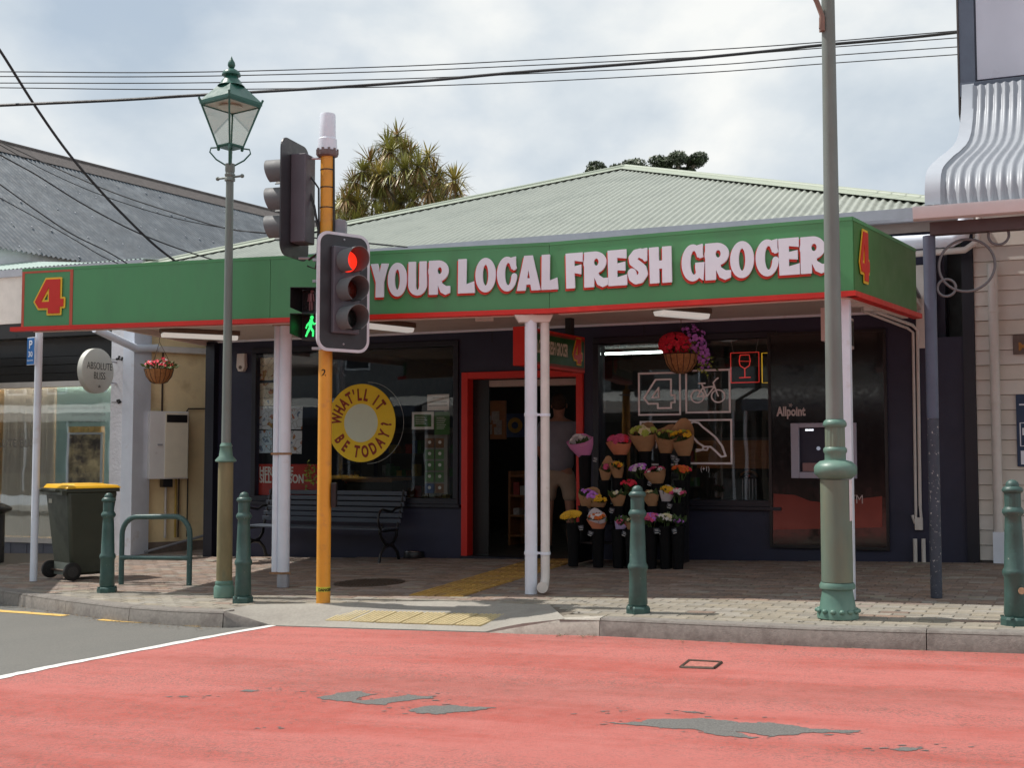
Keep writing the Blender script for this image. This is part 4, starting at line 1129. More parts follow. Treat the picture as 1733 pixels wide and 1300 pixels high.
for k, (px, r, m) in enumerate(((280, .018, m_whiteo), (297, .015, mat('yellow_pipe', (.5, .33, .06), .6)), (302, .012, m_iron), (317, .010, m_black))):
    q_ = swp(px, 860, -.05)[0]; b = MB(); b.tube([SW @ Vector((q_, -.05, a[1])), SW @ Vector((q_, -.05, .06))], r, 7); b.build('pipe', m, pp, smooth=50)
b = MB(); q_ = swp(281, 818, -.12)[0]; b.box(q_ - .07, q_ + .07, -.2, -.06, a[1] - .12, a[1] - .002, SW); b.build('cable_gland', m_black, pp)
b = MB(); x_ = swp(275, 650, -.03)[0]
b.tube([SW @ Vector((x_, -.03, c[1])), SW @ Vector((x_, -.03, zgut - .05))], .014, 6); b.build('pipe', m_iron, pp)
b = MB(); b.tube([SW @ Vector((c[0], -.04, c[1] - .05)), SW @ Vector((c[0] + .06, -.04, c[1] + .05)), SW @ Vector((SLn + .2, -.04, c[1] + .07))], .012, 6); b.build('pipe', m_iron, pp)
e0_, e1_ = swp(245, 935, -.2), swp(352, 905, -.1)
b = MB(); b.tube([SW @ Vector((e0_[0], -.2, e0_[1])), SW @ Vector((e1_[0], -.1, e1_[1]))], .02, 6); b.build('sloping_pipe', m_gutter, pp)
# ---- big weathered roof behind
RP = Vector((-11.53, 27.0, EYE + 7.07)); ev_ = Vector((.516, .856, 0)); pv_ = Vector((.856, -.516, 0))
hall = thing('gable_hall', 'long hall with weathered blue-grey corrugated roof rising behind the left shop', 'building', (RP.x, RP.y, 0))
drop = 3.29; run = 4.64
for sgn in (1, -1):
    O = RP + pv_ * sgn * run - Vector((0, 0, drop)) - ev_ * 5.2
    va = (-pv_ * sgn * run + Vector((0, 0, drop))); sl = va.length; va.normalize()
    na = Vector((pv_.x * sgn * drop, pv_.y * sgn * drop, run)).normalized()
    b = MB(); corrugated(b, O, ev_, va, na, 34.5, lambda s: sl, .11, .019)
    o = b.build('roof_sheet', m_roofd, hall, smooth=80)
    # lap edge and ridge cap
    b = MB(); r0 = RP - ev_ * 5.3; r1 = RP + ev_ * 29
    q = [r0 + Vector((0, 0, .06)), r1 + Vector((0, 0, .06)), r1 - va * .57 + na * .03, r0 - va * .57 + na * .03]
    b.add(q, [(0, 1, 2, 3)] if sgn < 0 else [(3, 2, 1, 0)]); b.build('ridge_flashing', m_rust, hall)
b = MB(); b.tube([RP - ev_ * 5.3 + Vector((0, 0, .05)), RP + ev_ * 29 + Vector((0, 0, .05))], .05, 8); b.build('ridge_roll', m_rust, hall)
b = MB()
O1 = RP + pv_ * (run - .2) - ev_ * 4.6; O2 = RP - pv_ * (run - .2) - ev_ * 4.6; O3 = O2 + ev_ * 32; O4 = O1 + ev_ * 32
zt_ = RP.z - drop + .05
b.hexa([(p.x, p.y, -.5) for p in (O1, O4, O3, O2)], [(p.x, p.y, zt_) for p in (O1, O4, O3, O2)])
b.add([(O1.x, O1.y, zt_), (O2.x, O2.y, zt_), (RP.x - ev_.x * 4.6, RP.y - ev_.y * 4.6, RP.z - .1)], [(0, 1, 2)])
b.build('wall', m_stucco, hall)
# roof screws in rows
b = MB()
na = Vector((pv_.x * drop, pv_.y * drop, run)).normalized(); va = (-pv_ * run + Vector((0, 0, drop))).normalized(); O = RP + pv_ * run - Vector((0, 0, drop)) - ev_ * 5.2
for r_ in (.16, 1.2, 2.4, 3.6, 4.7):
    for k in range(0, 70):
        if random.random() < .8: b.ball(O + ev_ * (k * .45 + .0) + va * r_ + na * .022, .02, 5, 3)
b.build('roof_screws', m_gutter, hall, kind='stuff')
# ================================================================ RIGHT BUILDING
rb = thing('weatherboard_building', 'cream weatherboard building with slate trim and large pale upper panel at the right edge', 'building', W @ Matrix.Translation((sR, 0, 0)))
zbb = -.55; k = 0; RX = sR + 4.5
z = gz((W @ Vector((sR, 0, 0))).x) + .02
while z < 3.6:
    b = MB(); b.prism([(-.02, z), (-.036, z + .002), (-.018, z + .153), (.1, z + .153), (.1, z)], sR + .004, RX, W, axis='x')
    b.build('weatherboard', m_board, rb); z += .157
box_in(rb, 'backing_wall', sR, RX, .1, .3, -.6, 8.4, m_board)
box_in(rb, 'side_wall', sR + .05, sR + .25, .3, 8, -.6, 8.4, m_board)
box_in(rb, 'base_board', sR + .004, RX, -.025, .1, -.6, gz((W @ Vector((sR, 0, 0))).x) + .018, m_rust)
ux0 = wp(1629, 100)[0]
ux1 = wp(1650, 100)[0]; uz0 = wp(1690, 157)[1]
box_in(rb, 'upper_wall', ux0, RX, .0, .3, uz0 - .6, 8.4, m_slate)
b = MB(); b.box(ux0 - .03, ux1, -.05, -.002, uz0, 8.4, W); b.box(ux0 - .03, RX, -.07, -.002, uz0 - .02, uz0 + .13, W); b.build('slate_trim', m_slate, rb, bevel=.004)
b = MB(); b.box(ux0 - .05, ux0 - .032, -.06, .3, uz0 - .2, 8.4, W); b.build('rust_edge', m_rust, rb)
box_in(rb, 'upper_panel', ux1 + .02, RX, -.03, -.003, uz0 + .16, 8.2, mat('lavender_panel', (.58, .58, .66), .35, var=.06, ns=1.2), label='pale lavender upper panel')
# downpipe
q = wp(1690, 900, -.12); gzz = gz((W @ Vector((q[0], -.1, 0))).x)
b = MB(); b.tube([W @ Vector((q[0], -.13, gzz + .0)), W @ Vector((q[0], -.13, 3.25))], .048, 14)
for zz in (.75, 1.65, 2.6): b.lathe([(.056, 0), (.056, .03)], 14, W @ Matrix.Translation((q[0], -.13, gzz + zz)))
b.build('downpipe', m_whiteo, rb, smooth=40)
box_in(rb, 'pipe_boot', q[0] - .055, q[0] + .055, -.19, -.07, gzz, gzz + .32, m_white)
# signs on the boards
b = MB(); a = wp(1714.5, 600, -.05); c = wp(1714.5, 567, -.05)
sg = thing('wooden_plaque', 'small brown plaque with gold letters on the weatherboards at the right edge', 'plaque', W @ Matrix.Translation((a[0], -.05, a[1])))
b.box(a[0], a[0] + .55, -.05, -.038, a[1], c[1], W); b.build('board', mat('plaque_brown', (.14, .10, .085), .6, var=.3, ns=12), sg)
put(text_geo('MAIN ST', .12, .001, align='LEFT', offset=.003), W @ Matrix.Translation((a[0] + .05, -.053, a[1] + .04)), mat('plaque_gold', (.45, .20, .04), .5), sg, 'lettering')
a = wp(1722, 790, -.05); c = wp(1722, 668, -.05)
sg = thing('blue_notice', 'dark blue notice board with white lettering at the right edge of the weatherboards', 'notice', W @ Matrix.Translation((a[0], -.05, a[1])))
b = MB(); b.box(a[0], a[0] + .5, -.055, -.038, a[1], c[1], W); b.build('board', mat('notice_blue', (.012, .04, .10), .45), sg, bevel=.004)
h_ = c[1] - a[1]
b = MB()
for (x0, x1, z0, z1) in ((.03, .5, .60, .61), (.03, .5, .28, .29), (.03, .04, .28, .61), (.03, .3, .85, .87)):
    b.box(a[0] + x0, a[0] + x1, -.058, -.0555, a[1] + z0 * h_, a[1] + z1 * h_, W)
b.build('white_lines', m_letw, sg)
put(text_geo('DOGS', .10, .001, align='LEFT', offset=.003), W @ Matrix.Translation((a[0] + .05, -.058, a[1] + .44 * h_)), m_letw, sg, 'lettering')
put(text_geo('1', .13, .001, align='LEFT', offset=.004), W @ Matrix.Translation((a[0] + .06, -.058, a[1] + .30 * h_)), m_letw, sg, 'lettering')
b = MB(); b.box(a[0] + .035, a[0] + .5, -.058, -.0555, a[1] + .03 * h_, a[1] + .22 * h_, W); b.build('white_field', m_letw, sg)
# bullnose verandah
ver = thing('bullnose_verandah', 'silver corrugated bullnose verandah roof on a peeling slate post at the right edge', 'verandah', W @ Matrix.Translation((sR, -3.3, 0)))
vx0 = (Wi @ atY(1571, 340, 9.95)).x
ny = -3.28
prof = [(0, 3.27), (0, 3.36), (.02, 3.44), (.07, 3.52), (.16, 3.59), (.28, 3.65), (.5, 3.73), (1.0, 3.90), (1.6, 4.09), (2.1, 4.26), (2.4, 4.38), (2.65, 4.52), (2.82, 4.68), (2.94, 4.85), (3.02, 5.04), (3.05, 5.14)]
def corr_profile(b, x0, x1, prof, pitch, amp, per=8):
    n = int((x1 - x0) / (pitch / per)); P = [Vector((0, ny + y, z)) for y, z in prof]; m = len(P); vs = []
    nn = []
    for i in range(m):
        t = (P[min(i + 1, m - 1)] - P[max(i - 1, 0)]).normalized(); nn.append(Vector((0, -t.z, t.y)))
    for k in range(n + 1):
        x = x0 + (x1 - x0) * k / n; a = amp * math.cos(2 * math.pi * (x - x0) / pitch)
        for i in range(m): q = P[i] + nn[i] * a; vs.append((x + .065 * (q.y - ny), q.y, q.z))
    b.add(vs, [(k * m + i, (k + 1) * m + i, (k + 1) * m + i + 1, k * m + i + 1) for k in range(n) for i in range(m - 1)], W)
b = MB(); corr_profile(b, vx0 + .1, vx0 + 4.5, prof, .078, .014); b.build('roof_sheet', m_galv, ver, smooth=80)
b = MB(); vs = []
for y, z in prof: vs += [(vx0 - .01 + .065 * y, ny + y - (.02 if z < 3.6 else 0), z + .024), (vx0 + .11 + .065 * y, ny + y - (.02 if z < 3.6 else 0), z + .024)]
m_ = len(prof); b.add(vs, [(2 * i, 2 * i + 1, 2 * i + 3, 2 * i + 2) for i in range(m_ - 1)], W)
vs = []
for y, z in prof: vs += [(vx0 - .01 + .065 * y, ny + y - (.02 if z < 3.6 else 0), z + .024), (vx0 - .01 + .065 * y, ny + y + .12, z - .08)]
b.add(vs, [(2 * i + 1, 2 * i, 2 * i + 2, 2 * i + 3) for i in range(m_ - 1)], W)
b.build('edge_flashing', mat('silver_flashing', (.42, .45, .50), .5, metal=.15, var=.05), ver, smooth=40)
b = MB(); b.prism([(ny - .09, 3.175), (ny - .02, 3.165), (ny + .03, 3.175), (ny + .03, 3.27), (ny - .12, 3.27), (ny - .12, 3.245)], vx0 - .1, vx0 + 4.5, W, axis='x'); b.build('gutter', mat('pale_gutter', (.70, .69, .70), .5, var=.06), ver, smooth=30)
box_in(ver, 'beam', vx0 + .02, vx0 + 4.5, ny + .04, ny + .14, 3.06, 3.162, mat('brown_beam', (.075, .05, .05), .6))
bp = gnd(1585, 1012); bl = Wi @ bp
M = W @ Matrix.Translation((bl.x, bl.y, 0))
m_peel = mat('peeling_paint', (.045, .052, .075), .6, var=.2, ns=10, col2=(.36, .34, .34), ns2=34, c2=(.60, .63), bump=.3)
b = MB(); b.lathe([(.046, gz(bp.x)), (.046, 1.55)], 18, M); b.build('post_foot', m_peel, ver, smooth=40, label='peeling dark lower part of the post')
b = MB(); b.lathe([(.048, 1.552), (.050, 3.06)], 18, M); b.build('post', mat('slate_post', (.085, .10, .15), .5, var=.12), ver, smooth=40)
def ring(cx, cz, r, y, parent, nm='scroll_ring'):
    b = MB(); pts = [W @ Vector((cx + r * math.cos(a), y, cz + r * math.sin(a))) for a in [2 * math.pi * k / 36 for k in range(37)]]
    b.tube(pts, .012, 6, caps=False); b.build(nm, mat('dull_scroll', (.16, .16, .17), .5), parent, smooth=60)
for px, py, rp in ((1636, 449, 48), (1602, 487, 15.5), (1690, 398, 17.5)):
    q = wp(px, py, bl.y); e = wp(px + rp, py, bl.y); ring(q[0], q[1], abs(e[0] - q[0]), bl.y, ver)
# pale pipes and bits beside the canopy end
b = MB(); q0 = wp(1505, 412, -.3); q1 = wp(1632, 400, -.3)
b.tube([W @ Vector((q0[0], -.3, q0[1])), W @ Vector((q1[0] - .12, -.3, q1[1] - .03)), W @ Vector((q1[0] - .02, -.3, q1[1] + .02)), W @ Vector((q1[0] + .02, -.3, q1[1] + .2))], .075, 12); b.build('waste_pipe', m_white, shop, smooth=50)
b = MB(); b.tube([W @ Vector((q0[0], -.28, q0[1] - .13)), W @ Vector((q1[0] + .0, -.28, q1[1] - .14)), W @ Vector((q1[0] + .13, -.28, q1[1] - .05)), W @ Vector((q1[0] + .15, -.28, q1[1] + .2))], .035, 10); b.build('waste_pipe', m_whiteo, shop, smooth=50)
b = MB(); a = wp(1550, 530, -.02); c = wp(1568, 435, -.02)
b.box(a[0], a[0] + .14, -.03, -.004, 2.4, 3.3, W); b.build('end_board', m_whiteo, shop)
# ================================================================ TREES BEHIND
def bark(): return mat('grey_bark', (.20, .17, .135), .9, var=.25, ns=8, bump=.6, bs=20)
def cordyline():
    base = Vector((-4.3, 44, 0)); base.z = gz(base.x) - .2
    t = thing('cabbage_tree', 'tall cabbage tree with many spiky leaf heads rising behind the shop roof', 'tree', base)
    rr = random.Random(11); trunk = MB(); tips = []
    heads = [(672, 225), (655, 240), (697, 258), (722, 262), (630, 268), (648, 275), (612, 285), (665, 290), (688, 285), (712, 292), (735, 290), (598, 305), (625, 305), (645, 310), (672, 315), (700, 312), (722, 318), (745, 300), (765, 302), (590, 322), (608, 330), (632, 335), (655, 335), (680, 340), (703, 335), (728, 335), (750, 330), (770, 325), (580, 345), (598, 352), (618, 358), (640, 360), (665, 362), (690, 360), (715, 355), (738, 352), (760, 348), (776, 345), (575, 362), (600, 372), (630, 378), (655, 372), (585, 335), (605, 342), (570, 352), (590, 372), (612, 368), (645, 385), (660, 255), (680, 250), (640, 292), (740, 312), (708, 275), (660, 350)]
    for px, py in heads:
        tips.append(atY(px + rr.uniform(-4, 4), py + 4 + rr.uniform(-3, 3), 44 + rr.uniform(-2.2, 2.2)))
    hub = [atY(668, 420, 44), atY(640, 395, 43.6), atY(700, 392, 44.4), atY(730, 370, 44.2), atY(610, 380, 44.), atY(672, 345, 44.), atY(652, 320, 43.8), atY(695, 315, 44.2)]
    trunk.tube([base, base.lerp(hub[0], .5) + Vector((.1, 0, 0)), hub[0]], [.35, .27, .22], 8)
    for a, c in ((0, 1), (0, 2), (2, 3), (1, 4), (0, 5), (5, 6), (5, 7)):
        m = hub[a].lerp(hub[c], .5) + Vector((rr.uniform(-.15, .15), 0, -.1)); trunk.tube([hub[a], m, hub[c]], [.17, .13, .10], 6)
    for tp in tips:
        h = min(hub, key=lambda q: (q - tp).length + (3 if q.z > tp.z else 0)); m = h.lerp(tp, .55) + Vector((rr.uniform(-.2, .2), rr.uniform(-.2, .2), -.18))
        trunk.tube([h, m, tp], [.09, .07, .055], 5)
    trunk.build('trunk', bark(), t, smooth=60)
    gr = [MB(), MB(), MB()]
    for tp in tips:
        n = 95; R0 = rr.uniform(.66, .90); g = rr.choice([0, 0, 1, 2])
        for k in range(n):
            th = rr.uniform(0, 2 * math.pi); el = math.asin(rr.uniform(-.75, 1)); 
            d = Vector((math.cos(th) * math.cos(el), math.sin(th) * math.cos(el), math.sin(el)))
            l = R0 * rr.uniform(.75, 1.1); droop = rr.uniform(.05, .5) * (1 - abs(d.z)) + (0.25 if el < 0 else 0)
            s = d.cross(Vector((0, 0, 1))).normalized() * .028
            p0 = tp + d * .05; p1 = tp + d * l * .55 + Vector((0, 0, -droop * l * .25)); p2 = tp + d * l + Vector((0, 0, -droop * l))
            m = gr[2] if (el < -.3 and rr.random() < .6) else gr[g if rr.random() < .7 else 0]
            m.add([p0 - s * .6, p0 + s * .6, p1 - s, p1 + s, p2], [(0, 1, 3, 2), (2, 3, 4)])
    for m, c, nm in zip(gr, ((.26, .25, .06), (.42, .33, .08), (.32, .20, .085)), ('green', 'yellow', 'dry')):
        m.build('leaf_heads', mat('sword_leaf_' + nm, c, .45, var=.25, ns=3), t, kind='stuff', label={'green': 'green leaf heads', 'yellow': 'yellow green leaf heads', 'dry': 'dry brown hanging leaves'}[nm])
cordyline()
def leafy(name, label, px, py, Y, wpx, hpx, col, seed, density=7000):
    rr = random.Random(seed); c = atY(px, py + hpx, Y); base = Vector((c.x, c.y, gz(c.x) - .3)); rx = wpx * Y / F; rz = hpx * Y / F * 1.0
    t = thing(name, label, 'tree', base)
    b = MB(); b.tube([base, Vector((c.x + .2, c.y, c.z * .5)), Vector((c.x, c.y, c.z))], [.45, .35, .2], 8)
    cl = []
    for k in range(16):
        a = rr.uniform(0, 6.28); r_ = rr.uniform(.3, .95); q = c + Vector((math.cos(a) * r_ * rx, math.sin(a) * r_ * rx * .8, rr.uniform(-.3, .75) * rz * (1.15 - r_ * .6)))
        cl.append((q, rr.uniform(.3, .45) * rx * .8)); b.tube([Vector((c.x, c.y, c.z - rz * .6)), q], [.12, .04], 5)
    b.build('trunk', bark(), t)
    for gi in range(2):
        b = MB()
        for k in range(density // 2):
            q, r_ = rr.choice(cl); d = Vector((rr.gauss(0, 1), rr.gauss(0, 1), rr.gauss(0, 1))).normalized(); p = q + Vector((d.x * r_, d.y * r_, d.z * r_ * .62)) * rr.uniform(.6, 1.05)
            u = Vector((rr.gauss(0, 1), rr.gauss(0, 1), rr.gauss(0, 1))).normalized(); v = u.orthogonal().normalized(); s = rr.uniform(.05, .10) * (Y / 50) ** .5
            b.add([p - u * s, p + v * s * .6, p + u * s, p - v * s * .6], [(0, 1, 2, 3)])
        b.build('crown', mat('leaf_%s_%d' % (name, gi), tuple(x * (1 if gi else 1.7) for x in col), .5, var=.3, ns=4), t)
leafy('broadleaf_tree', 'dark bushy tree top just right of the roof apex', 1150, 251, 62, 50, 36, (.045, .06, .028), 3)
leafy('broadleaf_tree', 'low flat tree top peeking over the roof left of the apex', 1040, 268, 62, 60, 32, (.05, .06, .035), 4)
# ================================================================ OTHER SIDE OF THE STREET (seen in the window reflections)
def opposite(s0, s1, hgt, wall, label, seed, ang=WANG):
    rr = random.Random(seed); M = frame((0, -13.5, 0), WANG) @ Matrix.Translation((s0, 0, 0)); w = s1 - s0
    t = thing('opposite_shop', label, 'shop', M, group='shops across the street')
    b = MB(); b.box(0, w, -6, 0, -.5, hgt, M); b.build('wall', wall, t)
    b = MB(); b.box(-.05, w + .05, -6.1, .12, hgt + .003, hgt + .18, M); b.build('parapet', m_whiteo, t)
    n = max(2, int(w / 2.2))
    for k in range(n):
        x = w * (k + .5) / n
        b = MB(); b.box(x - .55, x + .55, .004, .06, hgt - 1.7, hgt - .55, M); f = b.build('window', m_white, t)
        b = MB(); b.box(x - .48, x + .48, .062, .07, hgt - 1.63, hgt - .62, M); b.build('pane', m_black, f)
        b = MB(); b.box(x - w / n / 2 + .15, x + w / n / 2 - .15, .004, .06, .5, 2.4, M); f = b.build('shop_window', m_black, t)
    b = MB()
    corr = 60; vs = []
    for i in range(corr + 1):
        x = w * i / corr; a = .03 * (i % 2); vs += [(x, 3.0, 2.95 + a), (x, .02, 3.45 + a)]
    b.add(vs, [(2 * i, 2 * i + 2, 2 * i + 3, 2 * i + 1) for i in range(corr)], M); b.build('verandah_roof', mat('pale_iron', (.55, .56, .55), .5), t)
    b = MB(); b.box(0, w, 2.98, 3.04, 2.6, 2.96, M); b.build('verandah_fascia', m_whiteo if seed % 2 else m_slate, t)
    for k in range(n + 1):
        x = min(w - .1, max(.1, w * k / n)); b = MB(); b.tube([M @ Vector((x, 2.9, -.2)), M @ Vector((x, 2.9, 2.7))], .05, 8); b.build('post', m_white, t)
m_w1 = mat('opp_cream', (.22, .20, .16), .8); m_w2 = mat('opp_brick', (.16, .08, .06), .8); m_w3 = mat('opp_grey', (.20, .21, .22), .8)
for k_, (s_a, s_b, lb_) in enumerate(((-96, -82, 'far grey shop across the street, farthest left'), (-81.6, -66, 'far cream shop across the street, second from the left end'), (-65.5, -52, 'brick shop across the street, third from the left end'), (-51.5, -38, 'cream shop across the street, fourth from the left end'), (-37.5, -24.3, 'grey shop across the street, fifth from the left end'))):
    opposite(s_a, s_b, (6.4, 5.2, 7.0, 5.6, 6.2)[k_], (m_w3, m_w1, m_w2, m_w1, m_w3)[k_], lb_, k_ + 6)
opposite(-24, -13.2, 4.9, m_w3, 'grey two storey shop across the street, leftmost of the row', 1)
opposite(-13, -5.2, 5.4, m_w1, 'cream shop across the street facing the bench', 2)
opposite(-5, 4.2, 4.6, m_w2, 'brick shop across the street facing the grocery door', 3)
opposite(4.4, 13, 5.6, m_w1, 'tall cream shop across the street facing the cash machine', 4)
opposite(13.2, 26, 5.0, m_w3, 'grey shop across the street, rightmost of the row', 5)
# ================================================================ STREET FURNITURE
m_bgreen = mat('bollard_green', (.042, .095, .084), .42, var=.25, ns=7, bump=.2, bs=40, col2=(.20, .24, .21), ns2=26, c2=(.66, .72))
m_lgreen = mat('lamp_green', (.10, .205, .165), .45, var=.12, ns=5, col2=(.17, .26, .21), ns2=3, c2=(.45, .75))
m_lbody = mat('lamp_faded_paint', (.13, .19, .15), .5, var=.16, ns=5, col2=(.19, .195, .125), ns2=1.6, c2=(.42, .65), stretch=(1, 1, .3))
m_pole = mat('pole_grey_green', (.165, .195, .18), .5, var=.18, ns=6, col2=(.15, .15, .115), ns2=2, c2=(.5, .7), stretch=(1, 1, .25))
m_polebase = mat('pole_rusty_paint', (.215, .185, .095), .6, var=.25, ns=7, col2=(.10, .125, .085), ns2=3, c2=(.5, .65), stretch=(1, 1, .3))
m_dgreen = mat('lantern_green', (.022, .10, .075), .35, var=.15)
m_pinkglass = glass_mat('lantern_glass', (.90, .91, .87), 1.3, .6, 0)
def V2M(v, rz=0): return frame((v.x, v.y, v.z), rz)
# ---- bollards
def bollard(px, py, label, rz=0):
    p = gnd(px, py); M = frame(p, rz); t = thing('bollard', label, 'bollard', M, group='green cast bollards along the kerb')
    b = MB()
    b.lathe([(.066, .05), (.075, .07), (.069, .20), (.068, .32), (.076, .335), (.080, .35), (.076, .37), (.066, .385), (.061, .55), (.056, .68), (.053, .735), (.062, .745), (.071, .76), (.071, .775), (.062, .79), (.056, .80)], 28, M)
    b.build('shaft', m_bgreen, t, smooth=50)
    b = MB(); b.lathe([(.0545, .80), (.0545, .895)], 48, M, flute=.06, fl_n=16); b.build('fluted_neck', m_bgreen, t, smooth=70)
    b = MB(); b.lathe([(.056, .895), (.066, .905), (.070, .915), (.060, .935), (.044, .942), (.043, .955), (.036, .972), (.02, .984), (0, .988)], 24, M); b.build('cap', m_bgreen, t, smooth=50)
    b = MB(); b.lathe([(.098, -.02), (.098, .035), (.090, .05), (.066, .052)], 8, M, a0=R(22.5))
    b.build('foot', m_bgreen, t, bevel=.004)
    b = MB()
    for k in range(4):
        a = R(45 + 90 * k); b.lathe([(.014, .034), (.014, .045)], 6, M @ Matrix.Translation((.088 * math.cos(a), .088 * math.sin(a), .01)))
    b.build('bolts', m_bgreen, t)
    return t
bl1 = bollard(181, 1002, 'green bollard between the wheelie bin and the low hoop rail')
bl2 = bollard(411, 1019, 'green bollard beside the foot of the lantern post', R(12))
bl3 = bollard(1080, 1037, 'green bollard in front of the flower stand')
bl4 = bollard(1719, 1057, 'green bollard at the right edge with a round sticker', R(8))
p4 = gnd(1719, 1057)
b = MB(); b.lathe([(.024, 0), (.024, .002)], 16, frame(p4) @ Matrix.Translation((.012, -.0805, .235)) @ Matrix.Rotation(R(90), 4, 'X')); b.build('sticker', mat('sticker_tan', (.5, .33, .2), .5, var=.4, ns=60), bl4)
# ---- hoop rail
p0, p1 = gnd(205, 989), gnd(320, 991)
hp = thing('hoop_rail', 'low green tubular hoop rail with chipped paint between bin and lantern post', 'bike rack', frame(p0))
m_chip = mat('chipped_green', (.045, .10, .095), .4, var=.15, ns=10, col2=(.32, .34, .32), ns2=40, c2=(.64, .67), bump=.1)
dd = (p1 - p0); Lh = dd.length; u = dd.normalized(); hh = .71; rr_ = .19
pts = [p0, p0 + Vector((0, 0, hh - rr_))] + [p0 + u * (rr_ - rr_ * math.cos(a)) + Vector((0, 0, hh - rr_ + rr_ * math.sin(a))) for a in [R(15 * k) for k in range(1, 7)]]
pts += [p1 - u * (rr_ - rr_ * math.cos(a)) + Vector((0, 0, hh - rr_ + rr_ * math.sin(a))) for a in [R(90 - 15 * k) for k in range(0, 6)]] + [p1 + Vector((0, 0, hh - rr_)), p1]
b = MB(); b.tube(pts, .028, 12); b.build('hoop', m_chip, hp, smooth=50)
b = MB(); h0 = .28; b.tube([p0 + Vector((0, 0, h0)), p0 + u * .07 + Vector((0, 0, h0)), p1 - u * .07 + Vector((0, 0, h0)), p1 + Vector((0, 0, h0))], [.034, .024, .024, .034], 12); b.build('cross_bar', m_chip, hp, smooth=50)
# ---- wheelie bin
m_bin = mat('bin_plastic', (.045, .052, .036), .42, var=.12, ns=5, bump=.05, bs=120, col2=(.075, .082, .062), ns2=2.5, c2=(.55, .8))
m_lid = mat('bin_lid_yellow', (.80, .44, .015), .4, var=.06, ns=6)
m_rub = mat('rubber', (.012, .012, .012), .6, var=.1)
pb = gnd(132, 982)
BM = frame((pb.x - .06, pb.y + .22, gz(pb.x)), R(46))     # local +x: front of bin, -x: handle/wheel side
bn = thing('wheelie_bin', 'dark green wheelie bin with a yellow lid between the white post and bollard', 'wheelie bin', BM)
b = MB(); w0, d0, w1_, d1 = .21, .20, .285, .30
b.hexa([(-d0, -w0, .05), (d0, -w0, .05), (d0, w0, .05), (-d0, w0, .05)], [(-d1, -w1_, .99), (d1, -w1_, .99), (d1, w1_, .99), (-d1, w1_, .99)], BM)
b.build('body', m_bin, bn, bevel=.035, smooth=40)
b = MB(); b.box(-d1 - .02, d1 + .015, -w1_ - .012, w1_ + .012, .975, 1.015, BM); b.build('rim', m_bin, bn, bevel=.008)
b = MB(); b.hexa([(-d1 - .02, -w1_ - .015, 1.016), (d1 + .04, -w1_ - .015, 1.016), (d1 + .04, w1_ + .015, 1.016), (-d1 - .02, w1_ + .015, 1.016)], [(-d1 + .01, -w1_ + .02, 1.05), (d1, -w1_ + .02, 1.05), (d1, w1_ - .02, 1.065), (-d1 + .01, w1_ - .02, 1.065)], BM)
b.hexa([(-.2, -.2, 1.045), (.22, -.2, 1.045), (.22, .2, 1.045), (-.2, .2, 1.045)], [(-.16, -.16, 1.07), (.18, -.16, 1.07), (.18, .16, 1.07), (-.16, .16, 1.07)], BM)
b.build('lid', m_lid, bn, bevel=.01, smooth=40)
b = MB(); b.tube([BM @ Vector((-d1 - .01, -.2, .98)), BM @ Vector((-d1 - .09, -.2, 1.0)), BM @ Vector((-d1 - .09, .2, 1.0)), BM @ Vector((-d1 - .01, .2, .98))], .018, 8); b.box(-d1 - .06, -d1 + .0, -.27, .27, .95, 1.0, BM); b.build('handle', m_bin, bn, smooth=40)
b = MB(); b.tube([BM @ Vector((-d0 - .02, -.27, .10)), BM @ Vector((-d0 - .02, .27, .10))], .012, 8); b.build('axle', m_iron, bn)
for sy in (-1, 1):
    Mw = BM @ Matrix.Translation((-d0 - .02, sy * .265, .10)) @ Matrix.Rotation(R(90), 4, 'X')
    b = MB(); b.lathe([(.085, -.022), (.1, -.016), (.1, .016), (.085, .022)], 24, Mw); wh = b.build('wheel', m_rub, bn, smooth=40)
    b = MB(); b.lathe([(.06, -.025), (.06, .025)], 16, Mw); b.lathe([(.018, -.03), (.018, .03)], 10, Mw); b.build('hub', mat('hub_grey', (.03, .03, .03), .4), wh, smooth=40)
b = MB(); b.box(-d0 - .015, -d0 + .04, -.19, .19, .05, .2, BM); b.build('wheel_panel', mat('bin_pale_patch', (.14, .16, .14), .4, var=.15), bn)
b = MB(); b.box(-.05, .02, w1_ - .022, w1_ - .012, .89, .91, BM); b.build('sticker', m_white, bn)
b = MB(); b.box(-d1 + .01, -d1 + .02, .12, .2, .85, .93, BM); b.build('reflector_label', mat('label_pale', (.45, .43, .33), .4), bn)
# ---- litter bin at the far left edge
q = gnd(-16, 952)
lb = thing('litter_bin', 'black cast litter bin with rounded rim cut by the left edge of the picture', 'litter bin', frame(q))
b = MB(); b.lathe([(.17, 0), (.17, .66), (.18, .67)], 24, frame(q)); b.build('body', m_black, lb, smooth=40)
b = MB(); b.lathe([(.18, .67), (.25, .70), (.26, .73), (.22, .76), (.12, .80), (0, .81)], 24, frame(q)); b.build('hood', m_black, lb, smooth=40)
